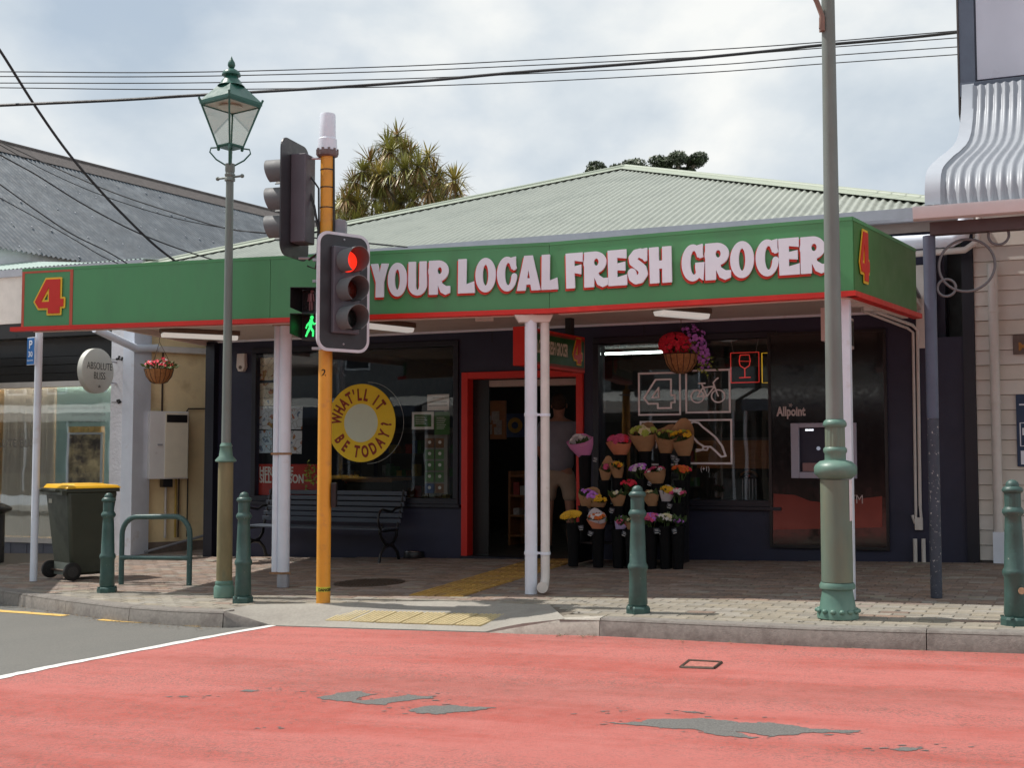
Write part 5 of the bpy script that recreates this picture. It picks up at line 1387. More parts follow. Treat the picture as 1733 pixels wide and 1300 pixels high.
# ---- parking sign on the left post
q = gnd(56.5, 984); M = frame((q.x - .065, q.y - .05, 0), R(-35))
a = onplane(55, 618, (q.x, q.y - .05, 0), (0, 1, 0)); c = onplane(55, 571, (q.x, q.y - .05, 0), (0, 1, 0))
psn = thing('parking_sign', 'small blue parking sign with white P 30 on the leftmost white post', 'sign', frame((q.x - .06, q.y - .05, a.z)))
m_blue = mat('sign_blue', (.015, .14, .42), .4, var=.05)
b = MB(); b.box(-.075, .075, -.006, .006, a.z, c.z, M); b.build('rim', m_white, psn, bevel=.004)
b = MB(); b.box(-.068, .068, -.009, -.0065, a.z + .008, c.z - .008, M); b.build('plate', m_blue, psn)
h_ = c.z - a.z
put(text_geo('P', .13, .0008, offset=.002), M @ Matrix.Translation((0, -.0105, a.z + h_ * .60)), m_letw, psn, 'lettering')
put(text_geo('30', .085, .0008, offset=.001), M @ Matrix.Translation((0, -.0105, a.z + h_ * .30)), m_letw, psn, 'lettering')
b = MB(); b.box(-.05, .05, -.011, -.0095, a.z + h_ * .155, a.z + h_ * .175, M); b.prism([(-.06, a.z + h_ * .165), (-.04, a.z + h_ * .14), (-.04, a.z + h_ * .19)], -.0115, -.0096, M); b.build('arrow', m_letw, psn)
# ---- lantern post
lp = gnd(379, 1011); LM = frame(lp, 0)
ln = thing('lantern_post', 'old style green street lantern on a slim post with ladder bar', 'street lamp', LM)
sc_ = lambda y: onplane(379, y, (lp.x, lp.y, 0), (0, 1, 0)).z - lp.z
z_ = {k: sc_(v) for k, v in dict(ring=783, ringt=757, ped=990, arm=300, top=281, cagebot=248, cagetop=178, roof=150, neck=120, tip=100).items()}
b = MB(); b.lathe([(.095, 0), (.095, z_['ped'] - .02), (.080, z_['ped']), (.085, z_['ped'] + .02), (.074, z_['ped'] + .04)], 28, LM); b.build('plinth', m_lgreen, ln, smooth=45)
b = MB(); b.lathe([(.073, z_['ped'] + .04), (.070, z_['ring'])], 28, LM); b.build('pedestal', m_polebase, ln, smooth=45)
b = MB(); b.lathe([(.072, z_['ring']), (.098, z_['ring'] + .01), (.098, z_['ring'] + .025), (.065, z_['ring'] + .06), (.055, z_['ringt']), (.060, z_['ringt'] + .01), (.045, z_['ringt'] + .04)], 28, LM); b.build('collar', m_lgreen, ln, smooth=45)
b = MB(); b.lathe([(.044, z_['ringt'] + .04), (.036, z_['arm'] - .03)], 24, LM); b.build('pole', m_pole, ln, smooth=45)
za = z_['arm']
b = MB(); b.lathe([(.036, za - .04), (.050, za - .035), (.050, za - .01), (.042, za), (.050, za + .02), (.050, za + .03), (.04, za + .04), (.046, za + .06), (.046, z_['top'] + .02)], 20, LM); b.build('bracket_collar', m_pole, ln, smooth=45)
ba = R(-25); bd = Vector((math.cos(ba), math.sin(ba), 0))
b = MB(); c_ = lp + Vector((0, 0, za)); b.tube([c_ - bd * .14, c_ + bd * .14], .011, 8); b.ball(c_ - bd * .145, .02, 10, 7); b.ball(c_ + bd * .145, .02, 10, 7); b.build('ladder_bar', m_pole, ln, smooth=50)
LA = R(55); LMr = frame(lp, LA)
zb, zt = z_['cagebot'], z_['cagetop']; rb_, rt_ = .12, .275
b = MB(); b.tube([lp + Vector((0, 0, z_['top'])), lp + Vector((0, 0, zb))], .018, 8); b.build('stem', m_dgreen, ln)
for k in range(4):
    a = LA + R(90 * k + 45)
    d = Vector((math.cos(a), math.sin(a), 0))
    pts = [lp + d * .03 + Vector((0, 0, z_['top'] - .0)), lp + d * .13 + Vector((0, 0, z_['top'] + .06)), lp + d * .19 + Vector((0, 0, zb - .06)), lp + d * .18 + Vector((0, 0, zb - .02)), lp + d * .10 + Vector((0, 0, zb - .012))]
    b = MB(); b.tube(pts, .008, 6); b.ball(lp + d * .11 + Vector((0, 0, zb - .03)), .016, 8, 5); b.build('scroll', m_dgreen, ln, smooth=50)
b = MB()
cb = [LMr @ Vector((math.cos(R(45 + 90 * k)) * rb_, math.sin(R(45 + 90 * k)) * rb_, zb)) for k in range(4)]
ct = [LMr @ Vector((math.cos(R(45 + 90 * k)) * rt_, math.sin(R(45 + 90 * k)) * rt_, zt)) for k in range(4)]
for k in range(4):
    b.tube([cb[k], ct[k], ct[k] + (ct[k] - cb[k]).normalized() * .07], [.009, .010, .012], 6)
    b.tube([cb[k], cb[(k + 1) % 4]], .012, 6); b.tube([ct[k], ct[(k + 1) % 4]], .014, 6)
b.build('cage', m_dgreen, ln, smooth=50)
for k in range(4):
    b = MB(); e = .99; b.add([cb[k] * e + (cb[0] + cb[2]) * .5 * (1 - e), cb[(k + 1) % 4] * e + (cb[0] + cb[2]) * .5 * (1 - e), ct[(k + 1) % 4] * e + (ct[0] + ct[2]) * .5 * (1 - e), ct[k] * e + (ct[0] + ct[2]) * .5 * (1 - e)], [(0, 1, 2, 3)]); b.build('pane', m_pinkglass, ln)
b = MB(); b.hexa([c + Vector((0, 0, -.015)) for c in cb], [c + Vector((0, 0, .01)) for c in cb]); b.build('base_plate', m_dgreen, ln)
b = MB(); cc = (ct[0] + ct[2]) / 2
b.hexa([c.lerp(cc, .04) + Vector((0, 0, -.004)) for c in ct], [c.lerp(cc, .04) + Vector((0, 0, .004)) for c in ct]); b.lathe([(.12, -.03), (.10, -.005)], 16, Matrix.Translation(cc)); b.build('reflector', mat('lamp_reflector', (.66, .60, .52), .5), ln)
zr = z_['roof'] + .03
b = MB(); tp4 = [cc + (c - cc) * 1.07 for c in ct]; ti4 = [cc + (c - cc).normalized() * .12 + Vector((0, 0, zr - zt)) for c in ct]
b.hexa([c + Vector((0, 0, .006)) for c in tp4], [c + Vector((0, 0, .035)) for c in tp4]); b.hexa([c + Vector((0, 0, .035)) for c in tp4], ti4); b.build('roof', m_dgreen, ln)
b = MB(); zz = zr; T = z_['tip']
b.lathe([(r__, zz + h__ * .80) for r__, h__ in [(.13, -.01), (.105, .02), (.095, .05), (.07, .085), (.06, .11), (.09, .125), (.09, .135), (.078, .17), (.042, .20), (.015, .21), (.028, .222), (.037, .25), (.032, .285), (.015, .32), (.005, .35), (0, .365)]], 24, LM); b.build('finial', m_dgreen, ln, smooth=50)
# ---- traffic signal
tpz = gnd(547, 1021); TM = frame(tpz, 0)
def th(y): return onplane(547, y, (tpz.x, tpz.y, 0), (0, 1, 0)).z - tpz.z
ts = thing('traffic_signal', 'yellow traffic signal pole with a red lit head, a side head and green walking figure', 'traffic light', TM)
m_ypole = mat('pole_yellow', (.70, .32, .035), .42, var=.12, ns=3, col2=(.52, .24, .06), ns2=7, c2=(.55, .75), bump=.1, bs=30)
m_sig = mat('signal_black', (.035, .034, .040), .42, var=.15, ns=6)
m_siggrey = mat('signal_housing_grey', (.10, .095, .115), .5, var=.1)
m_hood = mat('hood_grey', (.14, .145, .15), .65, var=.12, ns=4)
m_bord = mat('signal_border', (.66, .66, .72), .4)
b = MB(); b.lathe([(.062, 0), (.060, th(262))], 28, TM); b.build('pole', m_ypole, ts, smooth=45)
b = MB(); b.lathe([(.0605, .02), (.0615, .021)], 28, TM); 
bt = MB(); bt.lathe([(.0628, th(1001)), (.0628, th(993))], 28, TM); bt.build('warning_band', mat('band_lime', (.55, .55, .06), .5), ts, smooth=45)
def wraptext(txt, size, z, r, ang0, m, nm):
    vs, fs = text_geo(txt, size, .0006, align='LEFT', offset=.0015)
    b = MB(); b.add([(r * math.sin(ang0 + v[0] / r), -r * math.cos(ang0 + v[0] / r), z + v[2]) for v in vs], fs, TM); return b.build(nm, m, ts)
wraptext('DANGER', .034, th(1000), .0640, R(-35), m_black, 'lettering')
wraptext('2', .085, th(637), .0625, R(-25), m_black, 'numeral')
for y in (288, 318, 352, 403, 448, 497, 530):
    b = MB(); b.lathe([(.0625, th(y) - .005), (.0625, th(y) + .005)], 24, TM); b.build('strap', m_black, ts)
# antenna cylinder on top
zt_ = th(262)
b = MB(); b.lathe([(.075, zt_ - .02), (.095, zt_ - .01), (.097, zt_ + .03), (.085, zt_ + .035)], 24, TM)
for k in range(10): a = R(36 * k); b.box(-.01, .01, -.01, .01, 0, .05, TM @ Matrix.Translation((.09 * math.cos(a), .09 * math.sin(a), zt_)))
b.build('antenna_collar', mat('collar_brown', (.16, .12, .12), .6, var=.4, ns=30), ts)
b = MB(); b.lathe([(.088, zt_ + .036), (.084, zt_ + .14), (.074, zt_ + .15), (.071, th(196)), (.066, th(193)), (0, th(192))], 28, TM); b.build('antenna', m_white, ts, smooth=40)
def rrect(w, h, r, n=6):
    out = []
    for cx_, cz_, a0 in ((w - r, h - r, 0), (r - w, h - r, 90), (r - w, r - h, 180), (w - r, r - h, 270)):
        for k in range(n + 1): a = R(a0 + 90 * k / n); out.append((cx_ + r * math.cos(a), cz_ + r * math.sin(a)))
    return out
def hood(b, M, r=.105, l=.20, open_=60, z=0):
    n = 28; vs = []
    for j, y in enumerate((0, -l)):
        for k in range(n + 1):
            a = R(-90 - (180 - open_ / 2) + (360 - open_) * k / n) + R(180)
            a = R(270 + open_ / 2 + (360 - open_) * k / n)
            ll = -l * (1 - .12 * (1 - math.sin(a))) if j else 0
            for rr in (r, r - .006): vs.append((rr * math.cos(a), ll, z + rr * math.sin(a)))
    m = (n + 1) * 2; fs = []
    for k in range(n):
        o0, o1, i0, i1 = 2 * k, 2 * k + 2, 2 * k + 1, 2 * k + 3
        fs += [(o0, o1, o1 + m, o0 + m), (i1, i0, i0 + m, i1 + m), (o0 + m, o1 + m, i1 + m, i0 + m)]
    b.add(vs, fs, M)
m_lred = mat('lens_red_lit', (1.0, .035, .015), .3, emit=.8, var=.0); m_lamb = mat('lens_off_amber', (.09, .012, .006), .3); m_lgrn = mat('lens_off_green', (.006, .008, .008), .3)
def head(M, nm, lens, w=.27, h=.53, rim=True):
    o = thing_part = MB(); b = MB()
    b.prism(rrect(w - .001, h - .001, .11), .0, .012, M); bb = b.build(nm, m_sig, ts, label='black target board')
    if rim:
        r_o, r_i = rrect(w, h, .11), rrect(w - .026, h - .026, .088); b = MB(); n = len(r_o)
        vs = [(p[0], y, p[1]) for y in (-.0055, .0135) for p in r_o] + [(p[0], -.0055, p[1]) for p in r_i]
        b.add(vs, [(k, (k + 1) % n, 2 * n + (k + 1) % n, 2 * n + k) for k in range(n)] + [(k, k + n, (k + 1) % n + n, (k + 1) % n) for k in range(n)], M); b.build('pale_rim', m_bord, bb)
    b = MB(); b.prism(rrect(w - .022, h - .022, .09), -.004, .0, M); b.build('board_face', m_sig, bb)
    b = MB(); b.box(-.135, .135, -.055, -.005, -.37, .40, M); b.box(-.10, .10, .013, .16, -.40, .40, M); b.build('lamp_case', m_siggrey, bb, bevel=.01)
    for (x, z) in ((0, h - .06), (0, -h + .07)): b = MB(); b.ball(M @ Vector((x, -.006, z)), .010, 8, 5); b.build('rivet', m_gutter, bb)
    for k, m in enumerate(lens):
        z = .27 - .255 * k
        b = MB(); b.lathe([(.098, 0), (.09, .02), (.05, .035), (0, .04)], 24, M @ Matrix.Translation((0, -.057, z)) @ Matrix.Rotation(R(90), 4, 'X')); b.build('lens', m, bb, smooth=50)
        b = MB(); hood(b, M @ Matrix.Translation((0, -.057, z)), .112, .21, 50); b.build('hood', m_hood, bb, smooth=50)
    return bb
hz = (th(398) + th(597)) / 2
q = atY(583, 498, tpz.y - .10)
HM = frame((q.x - .01, tpz.y - .09, tpz.z + hz), R(40))
head(HM, 'signal_head', (m_lred, m_lamb, m_lgrn))
q = atY(497, 338, tpz.y); HM2 = frame((q.x - .0, tpz.y + .02, tpz.z + th(338)), R(-107))
head(HM2, 'side_signal_head', (m_lgrn, m_lgrn, m_lgrn), rim=False)
b = MB()
for y in (268, 437): b.tube([tpz + Vector((0, 0, th(y))), Vector((q.x + .05, tpz.y, tpz.z + th(y)))], .011, 6)
b.build('side_bracket', m_gutter, ts)
b = MB(); b.tube([Vector((q.x + .1, tpz.y, tpz.z + th(300))), tpz + Vector((-.11, -.02, th(350))), tpz + Vector((-.07, -.03, th(390))), tpz + Vector((-.075, -.03, th(430))), tpz + Vector((-.16, -.0, th(440)))], .011, 6)
b.tube([Vector((q.x + .12, tpz.y, tpz.z + th(290))), tpz + Vector((-.07, -.03, th(320))), tpz + Vector((-.062, -.03, th(430))), tpz + Vector((-.1, -.0, th(455))), tpz + Vector((-.17, -.0, th(450)))], .009, 6)
b.tube([tpz + Vector((.06, -.02, zt_)), tpz + Vector((.07, -.03, th(380))), tpz + Vector((.066, -.02, th(420)))], .010, 6)
b.build('cable', m_black, ts, smooth=50)
q = atY(574, 382, tpz.y + .05); b = MB(); b.box(q.x - .06, q.x + .065, q.y - .06, q.y + .06, tpz.z + th(412), tpz.z + th(372)); b.ball((q.x, q.y, tpz.z + th(371)), .03, 10, 6, (1, 1, .5)); b.build('relay_box', mat('relay_grey', (.24, .24, .27), .5), ts, bevel=.004)
for y in (440, 476, 590):
    b = MB(); b.lathe([(.066, th(y) - .014), (.066, th(y) + .014)], 20, TM); b.box(-.12, .05, -.02, .02, th(y) - .012, th(y) + .012, TM); b.build('clamp', m_gutter, ts)
# pedestrian head
PM = frame((tpz.x - .16, tpz.y - .0, tpz.z), R(-38))
q = atY(519, 530, tpz.y); PM = frame((q.x + .045, tpz.y + .0, tpz.z + th(530)), R(-28))
b = MB(); b.box(-.115, .115, 0, .12, -.24, .22, PM); ph = b.build('walk_head', m_sig, ts, bevel=.01)
b = MB(); b.box(-.02, .14, .05, .09, .14, .18, PM); b.box(-.02, .14, .05, .09, -.22, -.18, PM); b.build('arm', m_gutter, ph)
for k, z in enumerate((.115, -.118)):
    b = MB(); b.box(-.095, .095, -.006, -.001, z - .095, z + .095, PM); b.build('lens_plate', mat('walk_lens', (.02, .015, .016), .25), ph)
    b = MB()
    for (x0, x1, z0, z1, vd) in ((-.11, -.105, z - .105, z + .10, .17), (.105, .11, z - .105, z + .10, .05)):
        b.hexa([PM @ Vector(v) for v in ((x0, -vd, z0 + .03), (x1, -vd, z0 + .03), (x1, 0, z0), (x0, 0, z0))], [PM @ Vector(v) for v in ((x0, -vd, z1), (x1, -vd, z1), (x1, 0, z1), (x0, 0, z1))])
    b.hexa([PM @ Vector(v) for v in ((-.11, -.17, z + .10), (.11, -.05, z + .10), (.11, 0, z + .10), (-.11, 0, z + .10))], [PM @ Vector(v) for v in ((-.11, -.17, z + .106), (.11, -.05, z + .106), (.11, 0, z + .106), (-.11, 0, z + .106))]); b.build('visor', m_black, ph)
def walker(b, M, z, standing=False):
    z0_ = z; M = M @ Matrix.Translation((0, 0, z0_)) @ Matrix.Scale(1.2, 4); z = 0
    b.ball(M @ Vector((.01, -.009, z + .065)), .017, 10, 6, (1, .3, 1))
    segs = [((.005, z + .05), (-.005, z - .005), .016), ((.0, z + .042), (-.035, z + .01), .007), ((-.035, z + .01), (-.045, z - .015), .006), ((.005, z + .042), (.03, z + .012), .007), ((.03, z + .012), (.045, z + .022), .006), ((-.005, z - .005), (-.03, z - .045), .010), ((-.03, z - .045), (-.045, z - .075), .008), ((-.005, z - .005), (.022, z - .04), .010), ((.022, z - .04), (.02, z - .078), .008)]
    if standing: segs = [((.0, z + .05), (0, z - .01), .020), ((-.02, z + .045), (-.028, z - .01), .007), ((.02, z + .045), (.028, z - .01), .007), ((-.009, z - .01), (-.01, z - .078), .010), ((.009, z - .01), (.01, z - .078), .010)]
    for (a, c, r) in segs: b.tube([M @ Vector((a[0], -.009, a[1])), M @ Vector((c[0], -.009, c[1]))], r, 6)
b = MB(); walker(b, PM, -.118); b.build('walking_figure', mat('green_man', (.05, 1.0, .22), .3, emit=.85, var=0), ph)
b = MB(); walker(b, PM, .115, True); b.build('standing_figure', mat('red_man_off', (.20, .07, .075), .4), ph)
b = MB(); b.box(-.09, -.03, -.06, .05, -.05, .06, frame(tpz + Vector((.075, -.03, th(715) )), 0)); 
q = tpz + Vector((.065, .0, th(838))); b = MB(); b.box(-.0, .045, -.05, .05, -.11, .11, frame(q)); b.build('push_button', m_black, ts, bevel=.01)
# ---- large lamp post on the right
rp = gnd(1418, 1046); RM = frame(rp, R(10))
def rh(y): return onplane(1418, y, (rp.x, rp.y, 0), (0, 1, 0)).z - rp.z
rl = thing('tall_lamp_post', 'tall fluted green lamp post with cast collars on the right of the pavement', 'street lamp', RM)
s_ = lambda px: px / F * rp.y
H = [rh(y) for y in (1046, 1020, 985, 975, 808, 790, 770, 740, 725, 710)]
b = MB()
b.lathe([(s_(34), 0), (s_(34), .03), (s_(30), .07), (s_(26), rh(1005)), (s_(25), rh(998)), (s_(29), rh(996)), (s_(29.5), rh(991)), (s_(27), rh(986))], 32, RM); b.build('base', m_lgreen, rl, smooth=45)
b = MB()
for k in range(14):
    a = R(360 / 14 * k); b.ball(RM @ Vector((s_(33) * math.cos(a), s_(33) * math.sin(a), .055)), .022, 8, 5, (1, 1, .8))
b.build('beading', m_lgreen, rl, smooth=50)
b = MB(); b.lathe([(s_(26), rh(985)), (s_(25.5), rh(812))], 32, RM); b.build('pedestal', m_lbody, rl, smooth=45)
b = MB(); b.lathe([(s_(25.5), rh(811)), (s_(31), rh(806)), (s_(35), rh(802)), (s_(35.5), rh(792)), (s_(33), rh(787)), (s_(26), rh(781)), (s_(18), rh(779))], 32, RM); b.build('cast_collar', m_lgreen, rl, smooth=45)
b = MB(); b.lathe([(s_(17.5), rh(779)), (s_(17.5), rh(768)), (s_(19.5), rh(765)), (s_(19.5), rh(760)), (s_(17), rh(757))], 32, RM); b.build('ring', m_lgreen, rl, smooth=45)
b = MB(); b.lathe([(s_(16.5), rh(724)), (s_(19.5), rh(721)), (s_(19.5), rh(716)), (s_(17), rh(712)), (s_(14), rh(710))], 32, RM); b.build('ring', m_lgreen, rl, smooth=45)
b = MB(); b.lathe([(s_(16.8), rh(757)), (s_(16.6), rh(724))], 64, RM, flute=.07, fl_n=16); b.build('fluted_drum', m_lbody, rl, smooth=60)
ztop = rh(-150)
b = MB(); b.lathe([(s_(14.5), rh(710)), (s_(12.5), rh(300)), (s_(10.5), ztop)], 28, RM); b.build('pole', m_pole, rl, smooth=45)
b = MB(); M = frame(rp, 0); zb_ = rh(50)
b.tube([M @ Vector((-.06, -.03, zb_)), M @ Vector((-.055, -.03, zb_ + .10)), M @ Vector((-.09, -.03, zb_ + .20)), M @ Vector((-.2, -.03, zb_ + .45)), M @ Vector((-.5, -.03, zb_ + .8))], .020, 8); b.box(-.07, -.04, -.05, .0, zb_ - .02, zb_ + .09, M); b.build('lamp_arm', mat('rust_arm', (.22, .13, .10), .6, var=.3), rl, smooth=40)
b = MB()
vs = []; n = 10
for i in range(n + 1):
    for j in range(7):
        a = R(-52 + 30 * j / 6) + R(0); rr = s_(26.3) ; vs.append((rr * math.sin(a + R(92)), -rr * math.cos(a + R(92)), rh(881) + (rh(812) - rh(881)) * i / n))
b.add(vs, [(i * 7 + j, i * 7 + j + 1, (i + 1) * 7 + j + 1, (i + 1) * 7 + j) for i in range(n) for j in range(6)], frame(rp)); b.build('torn_notice', mat('torn_paper', (.72, .66, .68), .6, col2=(.55, .2, .2), ns2=25, c2=(.62, .66)), rl)
# ================================================================ BENCH
m_slat = mat('bench_slat', (.055, .070, .095), .45, var=.15, ns=8, bump=.1, stretch=(.3, 1, 1))
s0, _ = wp(432, 900, -.4); s1, _ = wp(668, 900, -.4)
gy = gz((W @ Vector(((s0 + s1) / 2, -.4, 0))).x)
BMx = W @ Matrix.Translation(((s0 + s1) / 2, -.42, gy + .0))
hb = (s1 - s0) / 2
bench = thing('park_bench', 'dark slatted bench with scrolled cast iron arms under the left shop window', 'bench', BMx)
for k in range(6):
    z = .47 + .068 * k; y = .17 + .03 * k
    b = MB(); b.box(-hb, hb, y, y + .02, z, z + .054, BMx); b.build('back_slat', m_slat, bench, bevel=.004)
for k in range(6):
    b = MB(); b.box(-hb, hb, -.27 + .07 * k, -.27 + .07 * k + .058, .405, .425, BMx); b.build('seat_slat', m_slat, bench, bevel=.004)
for sx in (-1, 1):
    x = sx * (hb - .04); b = MB()
    def T(pts, r=.02): b.tube([BMx @ Vector((x, p[0], p[1])) for p in pts], r, 8, flat=1.2)
    T([(-.30, 0), (-.29, .04), (-.26, .12), (-.18, .19), (-.06, .215), (.05, .20), (.16, .12), (.20, .03), (.22, 0)], .018)
    T([(-.29, .39), (-.24, .31), (-.15, .235), (-.04, .215), (.06, .24), (.13, .31), (.15, .40), (.22, .55), (.34, .88)], .018)
    T([(-.30, .395), (.17, .395)], .016)
    T([(-.25, .40), (-.31, .46), (-.33, .55), (-.29, .63), (-.22, .66), (-.10, .635), (.02, .62), (.12, .66), (.22, .665)], .014)
    T([(-.25, .40), (-.22, .45), (-.25, .48)], .014)
    b.box(x - .03, x + .03, -.34, -.26, 0, .015, BMx); b.box(x - .03, x + .03, .18, .26, 0, .015, BMx)
    b.build('cast_end', m_black, bench, smooth=50)
# dog bowl
q = gnd(701, 944); M = frame((q.x, q.y, q.z))
db = thing('dog_bowl', 'round steel dog bowl on the pavement beside the bench', 'bowl', M)
b = MB(); b.lathe([(.15, 0), (.13, .02), (.125, .075), (.135, .08)], 28, M); b.build('outer_bowl', m_black, db, smooth=50)
b = MB(); b.lathe([(.136, .08), (.132, .086), (.11, .082), (.09, .03), (0, .028)], 28, M); b.build('steel_lining', mat('steel', (.6, .6, .62), .22, metal=1.0, var=.03), db, smooth=50)
# ================================================================ HANGING BASKETS
m_coir = mat('coir_liner', (.46, .22, .09), .95, var=.3, ns=25, bump=.9, bs=60)
m_leafg = mat('basket_leaf', (.09, .15, .03), .5, var=.3, ns=10)
m_pr = mat('petal_red', (.75, .02, .06), .45, var=.2, ns=20); m_pp = mat('petal_purple', (.58, .20, .74), .5, var=.15, ns=20)
m_pw = mat('petal_white', (.75, .72, .70), .5); m_py = mat('petal_yellow', (.80, .48, .02), .5, var=.15); m_ppk = mat('petal_pink', (.72, .10, .25), .5, var=.15)
m_po = mat('petal_orange', (.75, .17, .02), .5, var=.15); m_pcr = mat('petal_cream', (.75, .70, .42), .5); m_plm = mat('petal_lime', (.42, .50, .08), .5)
def flower(b, p, d, r, rr, n=5):
    """small open blossom: n petals round a direction"""
    d = Vector(d).normalized(); u = d.orthogonal().normalized(); v = d.cross(u)
    a0 = rr.uniform(0, 6.28)
    for k in range(n):
        a = a0 + 2 * math.pi * k / n; e = u * math.cos(a) + v * math.sin(a); s = (u * math.cos(a + 1.57) + v * math.sin(a + 1.57)) * r * .45
        b.add([p, p + e * r * .6 + s + d * r * .25, p + e * r + d * r * .1, p + e * r * .6 - s + d * r * .25], [(0, 1, 2, 3)])
def leaf(b, p, d, l, rr):
    d = Vector(d).normalized(); s = d.cross(Vector((rr.gauss(0, 1), rr.gauss(0, 1), rr.gauss(0, 1)))).normalized() * l * .26
    b.add([p, p + d * l * .5 + s, p + d * l, p + d * l * .5 - s], [(0, 1, 2, 3)])
def basket(px, py, ytop, rim, hgt, label, kind, seed, lat=(0, 0)):
    rr = random.Random(seed)
    top = atZ(px + lat[0], ytop, SZ - .03); c = atY(px, py, top.y)     # c: centre of the rim
    M = frame(c, 0); t = thing('hanging_basket', label, 'hanging basket', M, group='hanging flower baskets under the canopy')
    b = MB(); b.lathe([(rim * .25, -hgt), (rim * .55, -hgt * .88), (rim * .85, -hgt * .5), (rim, 0), (rim * .9, -.01), (rim * .5, -.03)], 26, M); b.build('coir_liner', m_coir, t, smooth=60)
    b = MB()
    for k in range(16):
        a = 2 * math.pi * k / 16; d = Vector((math.cos(a), math.sin(a), 0))
        b.tube([c + d * (rim * f + .004) + Vector((0, 0, -hgt * g)) for f, g in ((1, 0), (.86, .5), (.56, .88), (.25, 1.0))], .003, 4)
    b.tube([c + Vector((math.cos(a) * (rim + .003), math.sin(a) * (rim + .003), 0)) for a in [2 * math.pi * k / 24 for k in range(25)]], .004, 5, caps=False)
    b.build('wire_frame', m_black, t)
    b = MB()
    for k in range(3):
        a = R(20 + 120 * k); b.tube([c + Vector((math.cos(a) * rim, math.sin(a) * rim, 0)), Vector((c.x, c.y, top.z - .06))], .003, 4)
    b.tube([Vector((c.x, c.y, top.z - .06)), Vector((c.x, c.y, SZ))], .004, 4); b.build('chain', m_iron, t)
    lv = MB(); fl = {}
    for k in range(170):
        a = rr.uniform(0, 6.28); r_ = rim * math.sqrt(rr.random()); d = Vector((math.cos(a) * r_ / rim, math.sin(a) * r_ / rim, rr.uniform(.2, 1)))
        p = c + Vector((math.cos(a) * r_, math.sin(a) * r_, .0)) + Vector((0, 0, rr.uniform(0, .08 if kind == 'small' else .12))); leaf(lv, p, d, rr.uniform(.03, .06), rr)
    if kind == 'small':
        for k in range(70):
            a = rr.uniform(0, 6.28); r_ = rim * .95 * math.sqrt(rr.random()); p = c + Vector((math.cos(a) * r_, math.sin(a) * r_, .05 + rr.uniform(0, .10) * (1.2 - r_ / rim)))
            flower(fl.setdefault(m_pr if rr.random() < .75 else m_pw, MB()), p, (math.cos(a) * .6, -.5 + math.sin(a) * .3, .7), rr.uniform(.022, .034), rr)
        for k in range(14):
            a = rr.uniform(0, 6.28); leaf(lv, c + Vector((math.cos(a) * rim, math.sin(a) * rim, .02)), (math.cos(a), math.sin(a), .5), .09, rr)
    else:
        for k in range(260):     # red mound at left
            d = Vector((rr.gauss(0, 1), rr.gauss(0, 1), rr.gauss(0, 1))).normalized(); p = c + Vector((-.075, -.02, .12)) + Vector((d.x * .175, d.y * .17, d.z * .125)); flower(fl.setdefault(m_pr, MB()), p, (d.x, d.y - .5, d.z + .4), rr.uniform(.022, .036), rr)
        for k in range(190):     # purple spray at right, trailing
            q = rr.random(); ctr = Vector((.13, -.02, .22)).lerp(Vector((.26, -.04, -.09)), q ** 1.6); d = Vector((rr.gauss(0, 1), rr.gauss(0, 1), rr.gauss(0, 1))).normalized()
            s = .14 * (1 - q * .45); p = c + ctr + Vector((d.x * s, d.y * s, d.z * s * .95)); flower(fl.setdefault(m_pp, MB()), p, (d.x, d.y - .5, d.z), rr.uniform(.018, .03), rr)
        for k in range(190):
            q = rr.random(); ctr = Vector((.06, -.03, .09)).lerp(Vector((.30, -.05, -.15)), q); d = Vector((rr.gauss(0, 1), rr.gauss(0, 1), rr.gauss(0, 1))).normalized(); p = c + ctr + d * .10
            leaf(lv, p, (d.x, d.y - .3, d.z - .2), rr.uniform(.02, .05), rr)
            if k % 3 == 0: flower(fl.setdefault(m_plm, MB()), p, (0, -1, .3), .014, rr)
    lv.build('foliage', m_leafg, t)
    for m, b in fl.items(): b.build('blossoms', m, t, kind='stuff')
basket(269, 625, 571, .185, .19, 'small coir hanging basket of red and white flowers in front of the cream wall', 'small', 5)
basket(1153, 600, 545, .205, .22, 'coir hanging basket overflowing with red and purple flowers above the flower stand', 'big', 6)
# ================================================================ CANOPY LAMPS
def batten(a, c, label, dz=.0, w=.075, lit=True):
    p, q = atZ(*a, SZ - .09), atZ(*c, SZ - .09); Fm = pl_frame((p.x, p.y), (q.x, q.y)); l = (Vector((q.x, q.y)) - Vector((p.x, p.y))).length
    t = thing('strip_lamp', label, 'lamp', Fm @ Matrix.Translation((0, 0, SZ - .1)), group='strip lamps under the canopy')
    b = MB(); b.prism([(-w, SZ - .001), (-w * 1.05, SZ - .06), (w * 1.05, SZ - .06), (w, SZ - .001)], 0, l, Fm, axis='x'); b.build('housing', m_fit, t, bevel=.01)
    b = MB(); b.prism([(-w, SZ - .062), (-w * .7, SZ - .115), (w * .7, SZ - .115), (w, SZ - .062)], .02, l - .02, Fm, axis='x'); b.build('diffuser', m_tubew, t, bevel=.012)
batten((271, 567), (404, 573), 'strip lamp under the canopy by the small hanging basket')
batten((585, 548), (697, 560), 'strip lamp under the canopy half hidden behind the traffic signal')
batten((1111, 530), (1196, 537), 'strip lamp under the canopy above the large flower basket', w=.09)
